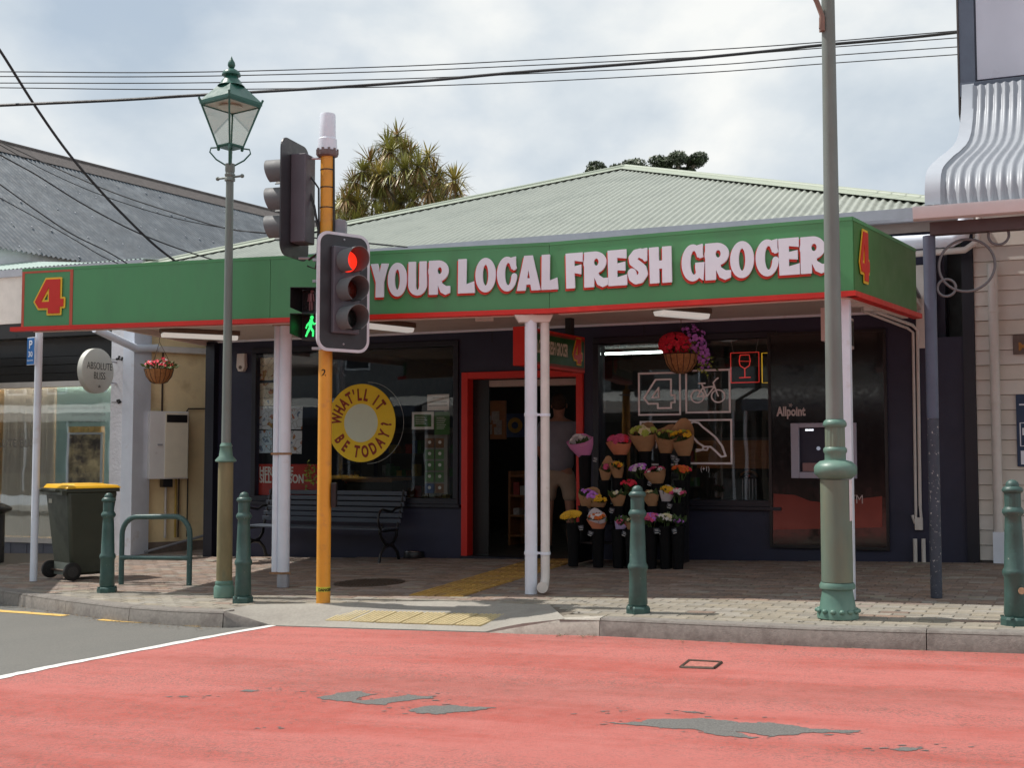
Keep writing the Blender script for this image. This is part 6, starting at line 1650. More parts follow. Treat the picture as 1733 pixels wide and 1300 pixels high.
# junction box on the soffit and white conduit at the right end
jb = thing('conduit', 'cream conduit with junction boxes running from the canopy end down the navy wall', 'conduit', W @ Matrix.Translation((wp(1545, 600)[0], 0, 0)))
q = [wp(1558, 880), wp(1553, 560), wp(1530, 530)]
b = MB(); b.tube([W @ Vector((q[0][0], -.03, q[0][1] + .15)), W @ Vector((q[1][0], -.03, q[1][1])), W @ Vector((q[1][0] - .05, -.04, q[1][1] + .06)), W @ Vector((q[1][0] - .45, -.5, SZ - .03))], .018, 8)
b.tube([W @ Vector((q[0][0] - .045, -.03, q[0][1] + .02)), W @ Vector((q[1][0] - .045, -.03, q[1][1] - .02)), W @ Vector((q[1][0] - .1, -.04, q[1][1] + .03)), W @ Vector((q[1][0] - .5, -.5, SZ - .05))], .016, 8)
b.tube([W @ Vector((q[0][0], -.03, q[0][1] + .15)), W @ Vector((q[0][0] + .01, -.05, q[0][1] + .02)), W @ Vector((q[0][0] - .06, -.05, q[0][1] - .03)), W @ Vector((q[0][0] - .08, -.05, q[0][1] + .05))], .016, 8)
b.build('tube', m_whiteo, jb, smooth=50)
for (px0, py0, px1, py1) in ((1549, 897, 1562, 876),):
    a, c = wp(px0, py0), wp(px1, py1); b = MB(); b.box(a[0], c[0], -.07, -.0, a[1], c[1], W); b.build('junction_box', m_whiteo, jb, bevel=.006)
for px in (1550, 1564):
    a = wp(px, 950); b = MB(); b.tube([W @ Vector((a[0], -.05, a[1] - .05)), W @ Vector((a[0], -.05, a[1] + .24))], .022, 8); b.build('riser', m_whiteo, jb)
for (px, py, w_, h_) in ((1445, 512, .14, .08), (1472, 519, .16, .06), (820, 537, .2, .05)):
    p = atZ(px, py, SZ - .05); b = MB(); b.box(p.x - w_ / 2, p.x + w_ / 2, p.y - .05, p.y + .05, SZ - .1, SZ - .001); b.build('soffit_box', m_whiteo, canopy, bevel=.006)
# ================================================================ PROJECTING SIGNS
def blade(px0, px1, ytop, ybot, Y, ang, depth, label, name, end_m, side_m):
    p = atY(px0, (ytop + ybot) / 2, Y); q = atY(px1, (ytop + ybot) / 2, Y); zt, zb = atY(px1, ytop, Y).z, atY(px1, ybot, Y).z
    M = frame((p.x, p.y, 0), ang); w = (q.x - p.x) / math.cos(ang)
    t = thing(name, label, 'sign', M @ Matrix.Translation((0, 0, zb)))
    b = MB(); b.box(0, w, 0, depth, zb, zt, M); b.build('case', end_m, t, bevel=.004)
    b = MB(); b.box(w, w + .004, .03, depth - .02, zb + .03, zt - .03, M); b.build('side_panel', side_m, t)
    for y in (.25, depth - .3):
        b = MB(); b.box(w * .3, w * .8, y, y + .09, zt, SZ, M); b.build('hanger', m_black, t)
    S = M @ Matrix.Translation((w + .005, 0, 0)) @ Matrix.Rotation(R(90), 4, 'Z')
    return t, S, zb, zt, depth
t, S, zb, zt, dp = blade(868, 888, 553, 619, 12.7, R(-30), 1.42, 'red ended lightbox sign hanging above the red doorway with a dark green side', 'projecting_sign', m_redp, mat('side_dark_green', (.02, .09, .022), .4))
vs, fs = text_geo('YOUR LOCAL FRESH GROCER', .145, .001, align='LEFT', offset=.004); mx = max(v[0] for v in vs)
b = MB(); b.add([(v[0] * (.93 / mx), v[1], v[2] * 1.35) for v in vs], fs, S @ Matrix.Translation((.05, -.002, zb + (zt - zb) * .38))); b.build('lettering', mat('warm_letter', (.62, .55, .42), .5), t)
M4 = S @ Matrix.Translation((1.10, -.003, zb + .09)) @ Matrix.Diagonal((.23, 1, .29, 1))
put(four_geo(.05, .001), M4, m_yel, t, 'numeral_outline'); put(four_geo(-.01, .001), S @ Matrix.Translation((0, -.004, 0)) @ S.inverted() @ M4, m_redp, t, 'numeral')
b = MB(); b.box(0.03, dp - .02, -.004, -.0, zb + .03, zb + .055, S); b.box(0.03, dp - .02, -.004, -.0, zt - .055, zt - .03, S); b.build('red_band', mat('dull_red', (.25, .03, .015), .5), t)
t, S, zb, zt, dp = blade(1389, 1401, 521, 577, 10.9, R(-28), 1.05, 'white rimmed lightbox sign hanging behind the tall lamp post', 'projecting_sign', mat('pinkish_white', (.62, .52, .50), .4), mat('side_black', (.03, .035, .025), .3))
b = MB(); M_ = S @ Matrix.Translation((.84, -.003, (zb + zt) / 2)) @ Matrix.Rotation(R(90), 4, 'X'); b.lathe([(.045, 0), (.045, .002)], 20, M_ @ Matrix.Scale(1, 4)); b.build('emblem', mat('emblem_grey', (.35, .33, .30), .4), t)
# security siren box
a, c = wp(400, 629, -.06), wp(415, 598, -.06)
t = thing('alarm_box', 'pale rounded alarm box high on the navy wall left of the left window', 'alarm', W @ Matrix.Translation((a[0], -.06, a[1])))
b = MB(); b.prism([(a[0] + .01, c[1]), (a[0], a[1] + .06), (a[0] + .03, a[1]), (c[0] - .03, a[1]), (c[0], a[1] + .06), (c[0] - .01, c[1])], -.07, -.0, W); b.build('cover', m_whiteo, t, bevel=.01)
b = MB(); b.lathe([(.025, 0), (.025, .004)], 16, W @ Matrix.Translation(((a[0] + c[0]) / 2, -.071, a[1] + .055)) @ Matrix.Rotation(R(90), 4, 'X')); b.build('sounder', m_fit, t)
# ================================================================ WINDOW GRAPHICS
def panel(x0, y0, x1, y1, off, m, name, label, cat, thick=.004, group=None, tilt_=0):
    a, c = wp(x0, y1, off), wp(x1, y0, off); Mx = W @ Matrix.Translation(((a[0] + c[0]) / 2, off, (a[1] + c[1]) / 2)) @ Matrix.Rotation(R(tilt_), 4, 'Y')
    w, h = (c[0] - a[0]) / 2, (c[1] - a[1]) / 2
    t = thing(name, label, cat, Mx, group=group); b = MB(); b.box(-w, w, 0, thick, -h, h, Mx); b.build('sheet', m, t)
    return t, Mx, w, h
OFFI = .066
def poster_mat(i, tint):
    m = bpy.data.materials.new('colouring_sheet'); m.use_nodes = True; t = m.node_tree; bs = t.nodes['Principled BSDF']
    tc = N(t, 'ShaderNodeTexCoord'); mp = N(t, 'ShaderNodeMapping'); mp.inputs['Location'].default_value = (i * 3.7, i, i * 1.9); t.links.new(tc.outputs['Object'], mp.inputs[0])
    n = N(t, 'ShaderNodeTexNoise'); n.inputs['Scale'].default_value = 9; n.inputs['Detail'].default_value = 2; t.links.new(mp.outputs[0], n.inputs[0])
    v = N(t, 'ShaderNodeTexVoronoi'); v.inputs['Scale'].default_value = 9; v.feature = 'DISTANCE_TO_EDGE'; t.links.new(mp.outputs[0], v.inputs[0])
    c = ramp(t, n.outputs[0], [(.34, (.20, .28, .45)), (.38, tint), (.58, tint), (.62, (.50, .16, .10)), (.70, (.55, .42, .14))])
    ln_ = ramp(t, v.outputs[0], [(.01, .45), (.03, 1.0)])
    c = mixc(t, 1.0, c, ln_, 'MULTIPLY'); t.links.new(c, bs.inputs['Base Color']); bs.inputs['Roughness'].default_value = .8
    return m
pi = 0
bright = lambda c: tuple(min(.9, q * 1.35) for q in c)
for (x0, y0, x1, y1, tint, lab, tl) in (
    (439, 605, 464, 644, (.62, .56, .44), 'crayoned colouring sheet at the top left corner of the left window', 1.5), (439, 648, 464, 687, (.60, .57, .48), 'pale colouring sheet second from the top in the left window corner', -1),
    (437, 688, 462, 727, (.55, .60, .70), 'bluish colouring sheet third from the top in the left window corner', 2), (437, 728, 461, 767, (.45, .56, .70), 'blue colouring sheet lowest of the left window corner', -1.5),
    (464, 650, 477, 687, (.60, .57, .48), 'narrow visible edge of a cream sheet beside the post in the second row', 0), (463, 689, 489, 727, (.55, .58, .68), 'colouring sheet half hidden by the white post in the third row', 1), (463, 729, 489, 767, (.58, .55, .62), 'colouring sheet half hidden by the white post in the lowest row', -1),
    (489, 688, 512, 727, (.55, .60, .68), 'pale blue colouring sheet right of the white post, upper', 1), (489, 729, 511, 768, (.58, .60, .66), 'bright colouring sheet right of the white post, lower', 1.5), (482, 604, 492, 645, (.60, .56, .44), 'cream sheet behind the white post in the top row', 0)):
    panel(x0, y0, x1, y1, OFFI + .002 * (pi % 2), poster_mat(pi, bright(tint)), 'colouring_sheet', lab, 'poster', .002, 'colouring sheets taped inside the left window', tl); pi += 1
t, Mx, w, h = panel(437, 786, 540, 838, OFFI, mat('poster_red', (.50, .035, .025), .6), 'season_banner', 'red banner with bold white capitals at the bottom left of the left window', 'banner')
tw = text_geo("HERE'S THE", 1, .0008, align='LEFT', offset=.02); mxx = max(v[0] for v in tw[0])
def fit(txt, x0, z0, wd, ht, M, m, par, y=-.002, off=.012, name='lettering'):
    vs, fs = text_geo(txt, 1, .002, align='LEFT', offset=off); ax = min(v[0] for v in vs); bx = max(v[0] for v in vs); az = min(v[2] for v in vs); bz = max(v[2] for v in vs)
    b = MB(); b.add([(x0 + (v[0] - ax) / (bx - ax) * wd, y + v[1] * .3, z0 + (v[2] - az) / (bz - az) * ht) for v in vs], fs, M); return b.build(name, m, par)
m_pl = mat('print_white', (.80, .80, .78), .6)
fit("HERE'S THE", -w + .02, h * .28, 1.12 * w, .12, Mx, m_pl, t, off=.03); fit("SILLY SEASON", -w + .02, -h * .22, 1.46 * w, .12, Mx, m_pl, t, off=.03)
b = MB(); rr = random.Random(3)
for k in range(60): leaf(b, Mx @ Vector((w * .72 + rr.gauss(0, .05), -.004 - rr.random() * .01, h * .3 + rr.gauss(0, .10))), (rr.gauss(0, 1), -.1, rr.gauss(0, 1)), .06, rr)
b.build('printed_foliage', mat('print_green', (.30, .36, .05), .6, var=.4, ns=30), t)
# round yellow sign, centre left plain
a, c = wp(553, 783, .03), wp(667, 649, .03); cx_, cz_ = (wp(610, 716, .03)); rad = (c[1] - a[1]) / 2
M = W @ Matrix.Translation((cx_, .046, cz_))
t = thing('round_window_sign', 'round yellow sign with red capitals round a plain pale centre in the left window', 'sign', M)
MR = M @ Matrix.Rotation(R(90), 4, 'X')
m_ys = mat('window_sign_yellow', (.95, .67, .018), .5, var=.05)
b = MB(); b.lathe([(rad, 0), (rad, .004)], 64, MR); b.build('disc', m_ys, t)
b = MB(); b.lathe([(rad * .49, .0045), (rad * .49, .006)], 48, MR); b.build('centre', mat('centre_cream', (.72, .82, .66), .6, var=.03), t)
def arc_letter(ch, ang, up=True, s=.155, r_=.73):
    vs, fs = text_geo(ch, s, .001, offset=.006); 
    az = .355 * s
    a = R(ang); rr_ = rad * r_; x, z = rr_ * math.cos(a), rr_ * math.sin(a)
    th_ = (a - R(90)) if up else (a + R(90))
    b = MB(); b.add([(x + (v[0] * .82) * math.cos(th_) - (v[2] - az) * 1.35 * math.sin(th_), -.007 + v[1], z + (v[0] * .82) * math.sin(th_) + (v[2] - az) * 1.35 * math.cos(th_)) for v in vs], fs, M); b.build('letter', mat('brick_red_print', (.30, .035, .012), .6), t)
for ch, an in zip("WHAT'LLIT", (171, 152, 135, 118, 106, 94, 78, 53, 38)): arc_letter(ch, an)
for ch, an in zip("BETODAY", (213, 233, 261, 280, 299, 318, 337)): arc_letter(ch, an, False)
arc_letter("?", 357, False)
b = MB(); 
c2 = wp(622, 716, .06); pts = [W @ Vector((c2[0] + (rad + .02) * math.cos(a), .0625, c2[1] + (rad + .02) * math.sin(a))) for a in [R(-90 + 6 * k) for k in range(31)]]
b.tube(pts, .0035, 4); b.build('ghost_rim', m_pl, t)
# notices on the right of the left window
m_gp = mat('print_green_card', (.05, .16, .03), .6, var=.1)
t, Mx, w, h = panel(723, 667, 760, 695, OFFI, m_pl, 'opening_hours_notice', 'white notice with faint lines at the right of the left window', 'notice')
for k, (z, l) in enumerate(((.55, .5), (.05, .8), (-.4, .85))):
    b = MB(); b.box(-w * l, w * l, -.001, 0, h * z - .004, h * z + .004, Mx); b.build('printed_line', mat('print_grey', (.2, .2, .2), .6), t)
t, Mx, w, h = panel(697, 697, 734, 727, OFFI - .002, m_pl, 'framed_card', 'white framed green card in the left window', 'notice')
b = MB(); b.box(-w * .78, w * .78, -.002, -.0005, -h * .70, h * .70, Mx); b.build('card', m_gp, t)
b = MB()
for k in range(5): b.box(-w * .65, w * (.2 + .3 * ((k * 7) % 3) / 3), -.003, -.0022, h * (.45 - .2 * k) - .003, h * (.45 - .2 * k) + .003, Mx)
b.build('printed_lines', m_pl, t)
t, Mx, w, h = panel(735, 697, 761, 736, OFFI, m_gp, 'green_notice', 'plain green notice with white text lines beside the white framed card', 'notice')
b = MB()
for k in range(7): b.box(-w * .7, w * (.3 + .35 * ((k * 5) % 3) / 3), -.002, -.0005, h * (.5 - .16 * k) - .003, h * (.5 - .16 * k) + .003, Mx)
b.build('printed_lines', m_pl, t)
ax, az = wp(716, 836, .10); bx2, bz = wp(758, 736, .10)
t = thing('gift_card_rack', 'wire rack of small green gift cards inside the left window', 'card rack', W @ Matrix.Translation((ax, .10, az)))
b = MB(); b.box(ax, bx2, .14, .15, az, bz, W); b.box(bx2 - .05, bx2 + .0, .09, .139, az, bz + .5, W)
b.build('rack', mat('rack_grey', (.25, .24, .22), .6), t)
cw = (bx2 - ax) * .36; chh = (bz - az) / 5.3
for r_ in range(5):
    for c_ in range(2):
        x = ax + .02 + c_ * (cw + .02); z = bz - .02 - (r_ + 1) * chh * 1.02
        m = m_gp if r_ else m_goods[5]
        if r_ == 4: m = m_goods[3] if c_ == 0 else m_goods[5]
        b = MB(); b.box(x, x + cw, .115, .125, z, z + chh * .86, W); cd = b.build('gift_card', mat('card_green', (.10, .22, .08), .5, var=.1) if 0 < r_ < 4 else m, t)
        b = MB(); b.lathe([(.022, 0), (.022, .002)], 12, W @ Matrix.Translation((x + cw / 2, .115, z + chh * .5)) @ Matrix.Rotation(R(90), 4, 'X')); b.build('card_badge', m_pl, cd)
# dome lamp & hanging things: stool with lamp inside right window
q = wp(1275, 803, 1.0); t = thing('dome_lamp', 'small steel dome lamp inside the right window above the counter', 'lamp', W @ Matrix.Translation((q[0], 1.0, q[1])))
b = MB(); Mq = W @ Matrix.Translation((q[0], .75, q[1] - .03)); b.lathe([(.13, 0), (.11, .04), (.05, .075), (.01, .085), (0, .12)], 20, Mq); b.build('shade', mat('steel', (.6, .6, .62), .22, metal=1.0), t, smooth=50)
b = MB()
for k in range(5): b.tube([Mq @ Vector((-.08 + .04 * k, 0, -.02)), Mq @ Vector((-.08 + .04 * k, 0, -.3))], .006, 5)
b.build('rods', m_gutter, t)
b = MB(); b.lathe([(.09, -.5), (.09, -.3)], 16, Mq); b.build('foot', m_fit, t, smooth=50)
# square window decals on the right window
m_dec = mat('decal_white', (.92, .88, .90), .5)
DY = .046
def dec_frame(x0, y0, x1, y1, label, **k):
    # corners given as pixels: taken on the pane, regularised to a rectangle
    a, c = wp(x0, y1, DY), wp(x1, y0, DY); M = W @ Matrix.Translation((a[0], DY, a[1])); w, h = c[0] - a[0], c[1] - a[1]
    t = thing('window_decal', label, 'decal', M, group='outline picture squares on the right window'); e = .022
    b = MB(); b.box(0, w, 0, .003, 0, e, M); b.box(0, w, 0, .003, h - e, h, M); b.box(0, e, 0, .003, e, h - e, M); b.box(w - e, w, 0, .003, e, h - e, M); b.build('square', m_dec, t)
    return t, M, w, h
def line_shape(t, M, w, h, fn, name, x0=0, z0=0, s=1.0, sz=None, W_=1.0, H_=1.0):
    g = shape_geo([simplify(l, .002) for l in contour(fn, W_, H_, .1, .0133)], .0015)
    b = MB(); b.add(g[0], g[1], M @ Matrix.Translation((x0, -.001, z0)) @ Matrix.Diagonal((s, 1, sz or s, 1))); b.build(name, m_dec, t)
d1_ = dec_frame(1080, 629, 1152, 704, 'white outlined square with a numeral four on the right window')
d2_ = dec_frame(1160, 624, 1236, 700, 'white outlined square with a bicycle on the right window')
d3_ = dec_frame(1083, 712, 1153, 788, 'white outlined square half hidden by paper wrapped bouquets on the right window')
d4_ = dec_frame(1161, 709, 1239, 786, 'white outlined square with a perched bird on the right window')
def outline(fn, t=.03): return lambda X, Y: np.abs(fn(X, Y)) - t
t, M, w, h = d1_; sc = h * .64; line_shape(t, M, w, h, U_(outline(s_poly(FOUR)), outline(s_poly(FOURH), .025)), 'numeral', w * .14, h * .17, w * .72, h * .66)
t, M, w, h = d2_
bike = U_(outline(s_ell(.2, .25, .19, .19), .022), outline(s_ell(.8, .25, .19, .19), .022), s_line([(.2, .25), (.36, .52), (.70, .55), (.48, .25), (.2, .25)], .022), s_line([(.48, .25), (.33, .62)], .022), s_line([(.24, .65), (.42, .65)], .025), s_line([(.80, .25), (.66, .66), (.74, .76), (.80, .80)], .022))
line_shape(t, M, w, h, bike, 'bicycle', w * .12, h * .20, w * .76, h * .74)
t, M, w, h = d4_
bird = outline(s_poly([(.0, .80), (.06, .93), (.15, .99), (.27, .97), (.36, .86), (.50, .74), (.66, .58), (.80, .36), (.88, .10), (.78, .08), (.66, .22), (.54, .34), (.40, .34), (.26, .44), (.14, .60), (.10, .76)]), .024)
line_shape(t, M, w, h, U_(bird, s_line([(.38, .34), (.36, .26), (.22, .22)], .022), s_line([(.50, .34), (.46, .25), (.22, .27)], .02)), 'bird', w * .02, h * .10, w * .95, h * .85)
t, M, w, h = d3_
line_shape(t, M, w, h, U_(s_line([(.20, .92), (.42, .64)], .03), s_line([(.42, .64), (.72, .72)], .03), s_line([(.26, .94), (.46, .68)], .02), outline(s_ell(.42, .62, .06, .06), .02), s_line([(.42, .6), (.40, .4)], .02)), 'garden_tool', w * .02, h * .02, w * .95, h * .95)
fit('(+1)', wp(1186, 800, DY)[0], wp(1186, 800, DY)[1], .10, .07, W @ Matrix.Translation((0, DY, 0)), m_dec, d4_[0], off=0, name='small_print')
# neon wine glass sign and yellow framed sign
def neon(pts, m, par, r=.006, cyc=False):
    b = MB(); b.tube(pts, r, 6, caps=not cyc); return b.build('neon_tube', m, par, smooth=60)
m_nr = mat('neon_red', (.75, .04, .03), .4, emit=.45); m_ny = mat('neon_yellow', (.8, .45, .02), .4, emit=.5)
a, c = wp(1237, 648, .12), wp(1284, 596, .12); w, h = c[0] - a[0], c[1] - a[1]
t = thing('wine_glass_sign', 'red neon wine glass outline in a red square inside the right window', 'neon sign', W @ Matrix.Translation((a[0], .12, a[1])))
P = lambda x, z: W @ Vector((a[0] + x * w, .12, a[1] + z * h))
neon([P(0, 0), P(1, 0), P(1, 1), P(0, 1), P(0, 0)], m_nr, t)
neon([P(.34, .92), P(.30, .72), P(.34, .56), P(.50, .46), P(.66, .56), P(.70, .72), P(.66, .92), P(.34, .92)], m_nr, t); neon([P(.31, .72), P(.69, .70)], m_nr, t, .004); neon([P(.5, .46), P(.5, .18)], m_nr, t); neon([P(.3, .16), P(.7, .17)], m_nr, t)
b = MB(); b.tube([P(.1, 1), P(.0, 1.5)], .003, 4); b.tube([P(.9, 1), P(1.0, 1.5)], .003, 4); b.build('hanging_cord', m_gutter, t)
a, c = wp(1290, 648, .12), wp(1340, 596, .12); w, h = c[0] - a[0], c[1] - a[1]
t = thing('yellow_neon_sign', 'yellow outlined square sign cut off by the window edge beside the red wine glass', 'neon sign', W @ Matrix.Translation((a[0], .12, a[1])))
w = wp(1307, 600, .12)[0] - a[0]
neon([P(1, 0), P(0, 0), P(0, 1), P(1, 1)], m_ny, t)
# pole mullion in windows
for px in (1233,):
    pass
# ================================================================ CASH MACHINE
a, c = wp(1308, 922, -.04), wp(1494, 561, -.04)
t = thing('cash_machine', 'wall cash machine in a tall glossy black panel with grey recessed surround', 'cash machine', W @ Matrix.Translation((a[0], -.04, a[1])))
m_gloss = mat('gloss_black', (.008, .006, .007), .08, var=.05, coat=.5)
x0, x1 = wp(1338, 716, -.06)[0], wp(1449, 716, -.06)[0]; z0, z1 = wp(1394, 810, -.06)[1], wp(1394, 716, -.06)[1]
b = MB(); e = .03
b.box(a[0], x0 + .01, -.04, -.002, a[1], c[1], W); b.box(x1 - .01, c[0], -.04, -.002, a[1], c[1], W); b.box(x0 + .01, x1 - .01, -.04, -.002, a[1], z0 + .01, W); b.box(x0 + .01, x1 - .01, -.04, -.002, z1 - .01, c[1], W)
b.build('panel', m_gloss, t)
b = MB(); e = .03
for q in ((a[0] - e, a[0], a[1] - e, c[1] + e), (c[0], c[0] + e, a[1] - e, c[1] + e), (a[0], c[0], a[1] - e, a[1]), (a[0], c[0], c[1], c[1] + e)): b.box(q[0], q[1], -.055, -.002, q[2], q[3], W)
b.build('edge_trim', m_black, t)
m_atm = mat('atm_grey', (.30, .29, .37), .45, var=.05); m_atml = mat('atm_grey_light', (.42, .41, .50), .4, var=.05)
fx = .09
b = MB(); b.box(x0, x0 + fx, -.075, -.01, z0, z1, W); b.box(x1 - fx, x1, -.075, -.01, z0, z1, W); b.box(x0 + fx, x1 - fx, -.075, -.01, z1 - .05, z1, W); b.box(x0 + fx, x1 - fx, -.075, -.01, z0, z0 + .07, W); b.build('surround', m_atml, t, bevel=.006)
b = MB(); b.box(x0 + fx, x1 - fx, .05, .06, z0 + .07, z1 - .05, W)
b.hexa([W @ Vector(v) for v in ((x0 + fx, -.01, z1 - .05), (x1 - fx, -.01, z1 - .05), (x1 - fx, .05, z1 - .05), (x0 + fx, .05, z1 - .05))], [W @ Vector(v) for v in ((x0 + fx, -.01, z1 - .049), (x1 - fx, -.01, z1 - .049), (x1 - fx, .05, z1 - .049), (x0 + fx, .05, z1 - .049))]); b.build('recess_back', m_atm, t)
b = MB(); b.box(x0 + fx + .06, x1 - fx - .06, .01, .045, z0 + .20, z1 - .15, W); b.build('screen', m_gloss, t)
b = MB(); b.box(x0 + fx + .03, x0 + fx + .40, -.04, .04, z0 + .075, z0 + .17, W); b.build('keypad', mat('keypad_pink', (.30, .17, .17), .5), t, bevel=.004)
b = MB(); b.box(x0 + fx + .06, x0 + fx + .15, -.0, .03, z1 - .085, z1 - .065, W); b.build('downlight', mat('downlight', (.9, .95, 1), .3, emit=1.3), t)
b = MB(); b.lathe([(.03, 0), (.02, .01)], 12, W @ Matrix.Translation((x0 + fx + .2, .008, z0 + .33)) @ Matrix.Rotation(R(90), 4, 'X')); b.build('painted_glint', mat('screen_glint', (.35, .4, .5), .3, emit=.4), t)  # glint on the screen modelled as a faintly glowing disc
q = wp(1314, 705, -.045); q2 = wp(1363, 690, -.045)
fit('Allpoint', q[0], q[1] - .03, q2[0] - q[0], .14, W @ Matrix.Translation((0, -.041, 0)), mat('panel_print', (.55, .46, .45), .5), t, off=.04)
q = wp(1338, 686, -.045); b = MB(); 
for k in range(5): an = R(72 * k); b.tube([W @ Vector((q[0], -.043, q[1])), W @ Vector((q[0] + .022 * math.cos(an), -.043, q[1] + .022 * math.sin(an)))], .004, 4)
b.build('emblem', mat('panel_print', (.55, .46, .45)), t)
q = wp(1426, 852, -.045); q2 = wp(1460, 838, -.045); fit('ATM', q[0], q[1], q2[0] - q[0], q2[1] - q[1], W @ Matrix.Translation((0, -.041, 0)), mat('panel_print_red', (.55, .42, .40)), t, y=-.004, off=-.004)
m_rg = mat('panel_red_band', (.20, .03, .02), .15, coat=.4, var=.12, ns=3)
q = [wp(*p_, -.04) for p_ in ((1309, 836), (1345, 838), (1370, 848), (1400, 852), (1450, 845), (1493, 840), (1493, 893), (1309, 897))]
b = MB(); b.prism([(p_[0], p_[1]) for p_ in q], -.0425, -.0402, W); b.build('red_lower_band', m_rg, t)  # glossy red band with a wavy top across the lower panel
# ================================================================ FLOWER STAND
st0, st1 = wp(965, 900, -.9)[0], wp(1160, 900, -.4)[0]
gy = gz((W @ Vector(((st0 + st1) / 2, -.7, 0))).x)
SM = W @ Matrix.Translation((st0, 0, gy)); sw = st1 - st0
stand = thing('flower_stand', 'black stepped display stand holding rows of flower buckets by the door', 'display stand', SM)
for k, (y, z) in enumerate(((-.36, .66), (-.60, .46), (-.84, .26))):
    b = MB(); b.box(.0, sw, y - .12, y + .12, z - .02, z, SM); b.build('shelf', m_black, stand)
b = MB()
for x in (.0, sw * .5, sw - .03):
    b.prism([(-.98, 0), (-.24, 0), (-.24, .64), (-.48, .64), (-.48, .44), (-.72, .44), (-.72, .24), (-.96, .24)], x, x + .03, SM, axis='x')
b.build('side_frame', m_black, stand)
m_buck = mat('black_bucket', (.006, .006, .007), .6, spec=.12)
m_kraft = mat('kraft_paper', (.42, .24, .12), .8, var=.15, ns=8, bump=.3, bs=30); m_pkp = mat('pink_paper', (.62, .22, .46), .6, var=.08); m_whp = mat('white_paper', (.62, .58, .60), .6); m_orp = mat('orange_paper', (.72, .27, .15), .6, var=.08); m_lil = mat('lilac_paper', (.50, .40, .66), .6)
m_stem = mat('stem_green', (.06, .11, .03), .6, var=.3)
def bucket(c, h, r, label):
    M = frame(c); t = thing('bucket', label, 'bucket', M, group='black flower buckets on the stand')
    b = MB(); b.lathe([(r * .72, 0), (r, h), (r * 1.08, h), (r * 1.08, h - .015), (r * .98, h - .016), (r * .7, .02), (0, .02)], 16, M); b.build('pail', m_buck, t, smooth=40)
    return t
def tagcard(c, t, rr, col=None):
    d = Vector((rr.uniform(-.05, .05), -.02, 0)); M = frame(c + Vector((rr.uniform(-.03, .0), -.0, 0)), rr.uniform(-.3, .3)) @ Matrix.Rotation(R(rr.uniform(-15, 25)), 4, 'Y')
    b = MB(); b.box(-.03, .03, 0, .004, 0, .042, M); b.build('price_card', col or mat('chalk_card', (.03, .035, .05), .5), t)
    b = MB(); b.box(-.02, .018, -.002, -.0005, .024, .030, M); b.box(-.015, .02, -.002, -.0005, .010, .016, M); b.box(-.02, .02, -.001, .003, -.012, -.004, M); b.build('card_print', mat('card_print', (.45, .45, .45), .6), t)
def wrap(b, M, r, h, peak=0.0, skew=0.0, rr=random, open_=1.0):
    """cone of folded paper with a peaked back and low front"""
    n = 18; vs = []; lv = 4; rim_ = [rr.choice((-.16, -.05, .04, .20)) if k % 3 == 0 else 0 for k in range(n)]; rim_ = [rim_[k] if k % 3 == 0 else rim_[k - k % 3] * (1 - (k % 3) / 3) + rim_[(k - k % 3 + 3) % n] * (k % 3) / 3 for k in range(n)]
    for j in range(lv + 1):
        f = j / lv
        for k in range(n):
            a = 2 * math.pi * k / n; R_ = r * (.28 + .72 * f ** .8) * (1 + .05 * math.sin(3 * a + j))
            pk = peak * max(0, math.cos(a - R(90) - skew)) ** 2.2 * f * f
            vs.append((R_ * math.cos(a) * open_, R_ * math.sin(a) * .75 + (pk * .15), h * f + pk + ((rim_[k % len(rim_)]) * h if j == lv else 0)))
    b.add(vs, [(j * n + k, j * n + (k + 1) % n, (j + 1) * n + (k + 1) % n, (j + 1) * n + k) for j in range(lv) for k in range(n)], M)
FSPOT = { 0: -.36, 1: -.60, 2: -.84, 3: -1.08}
FSZ = {0: .66, 1: .46, 2: .26, 3: 0.0}
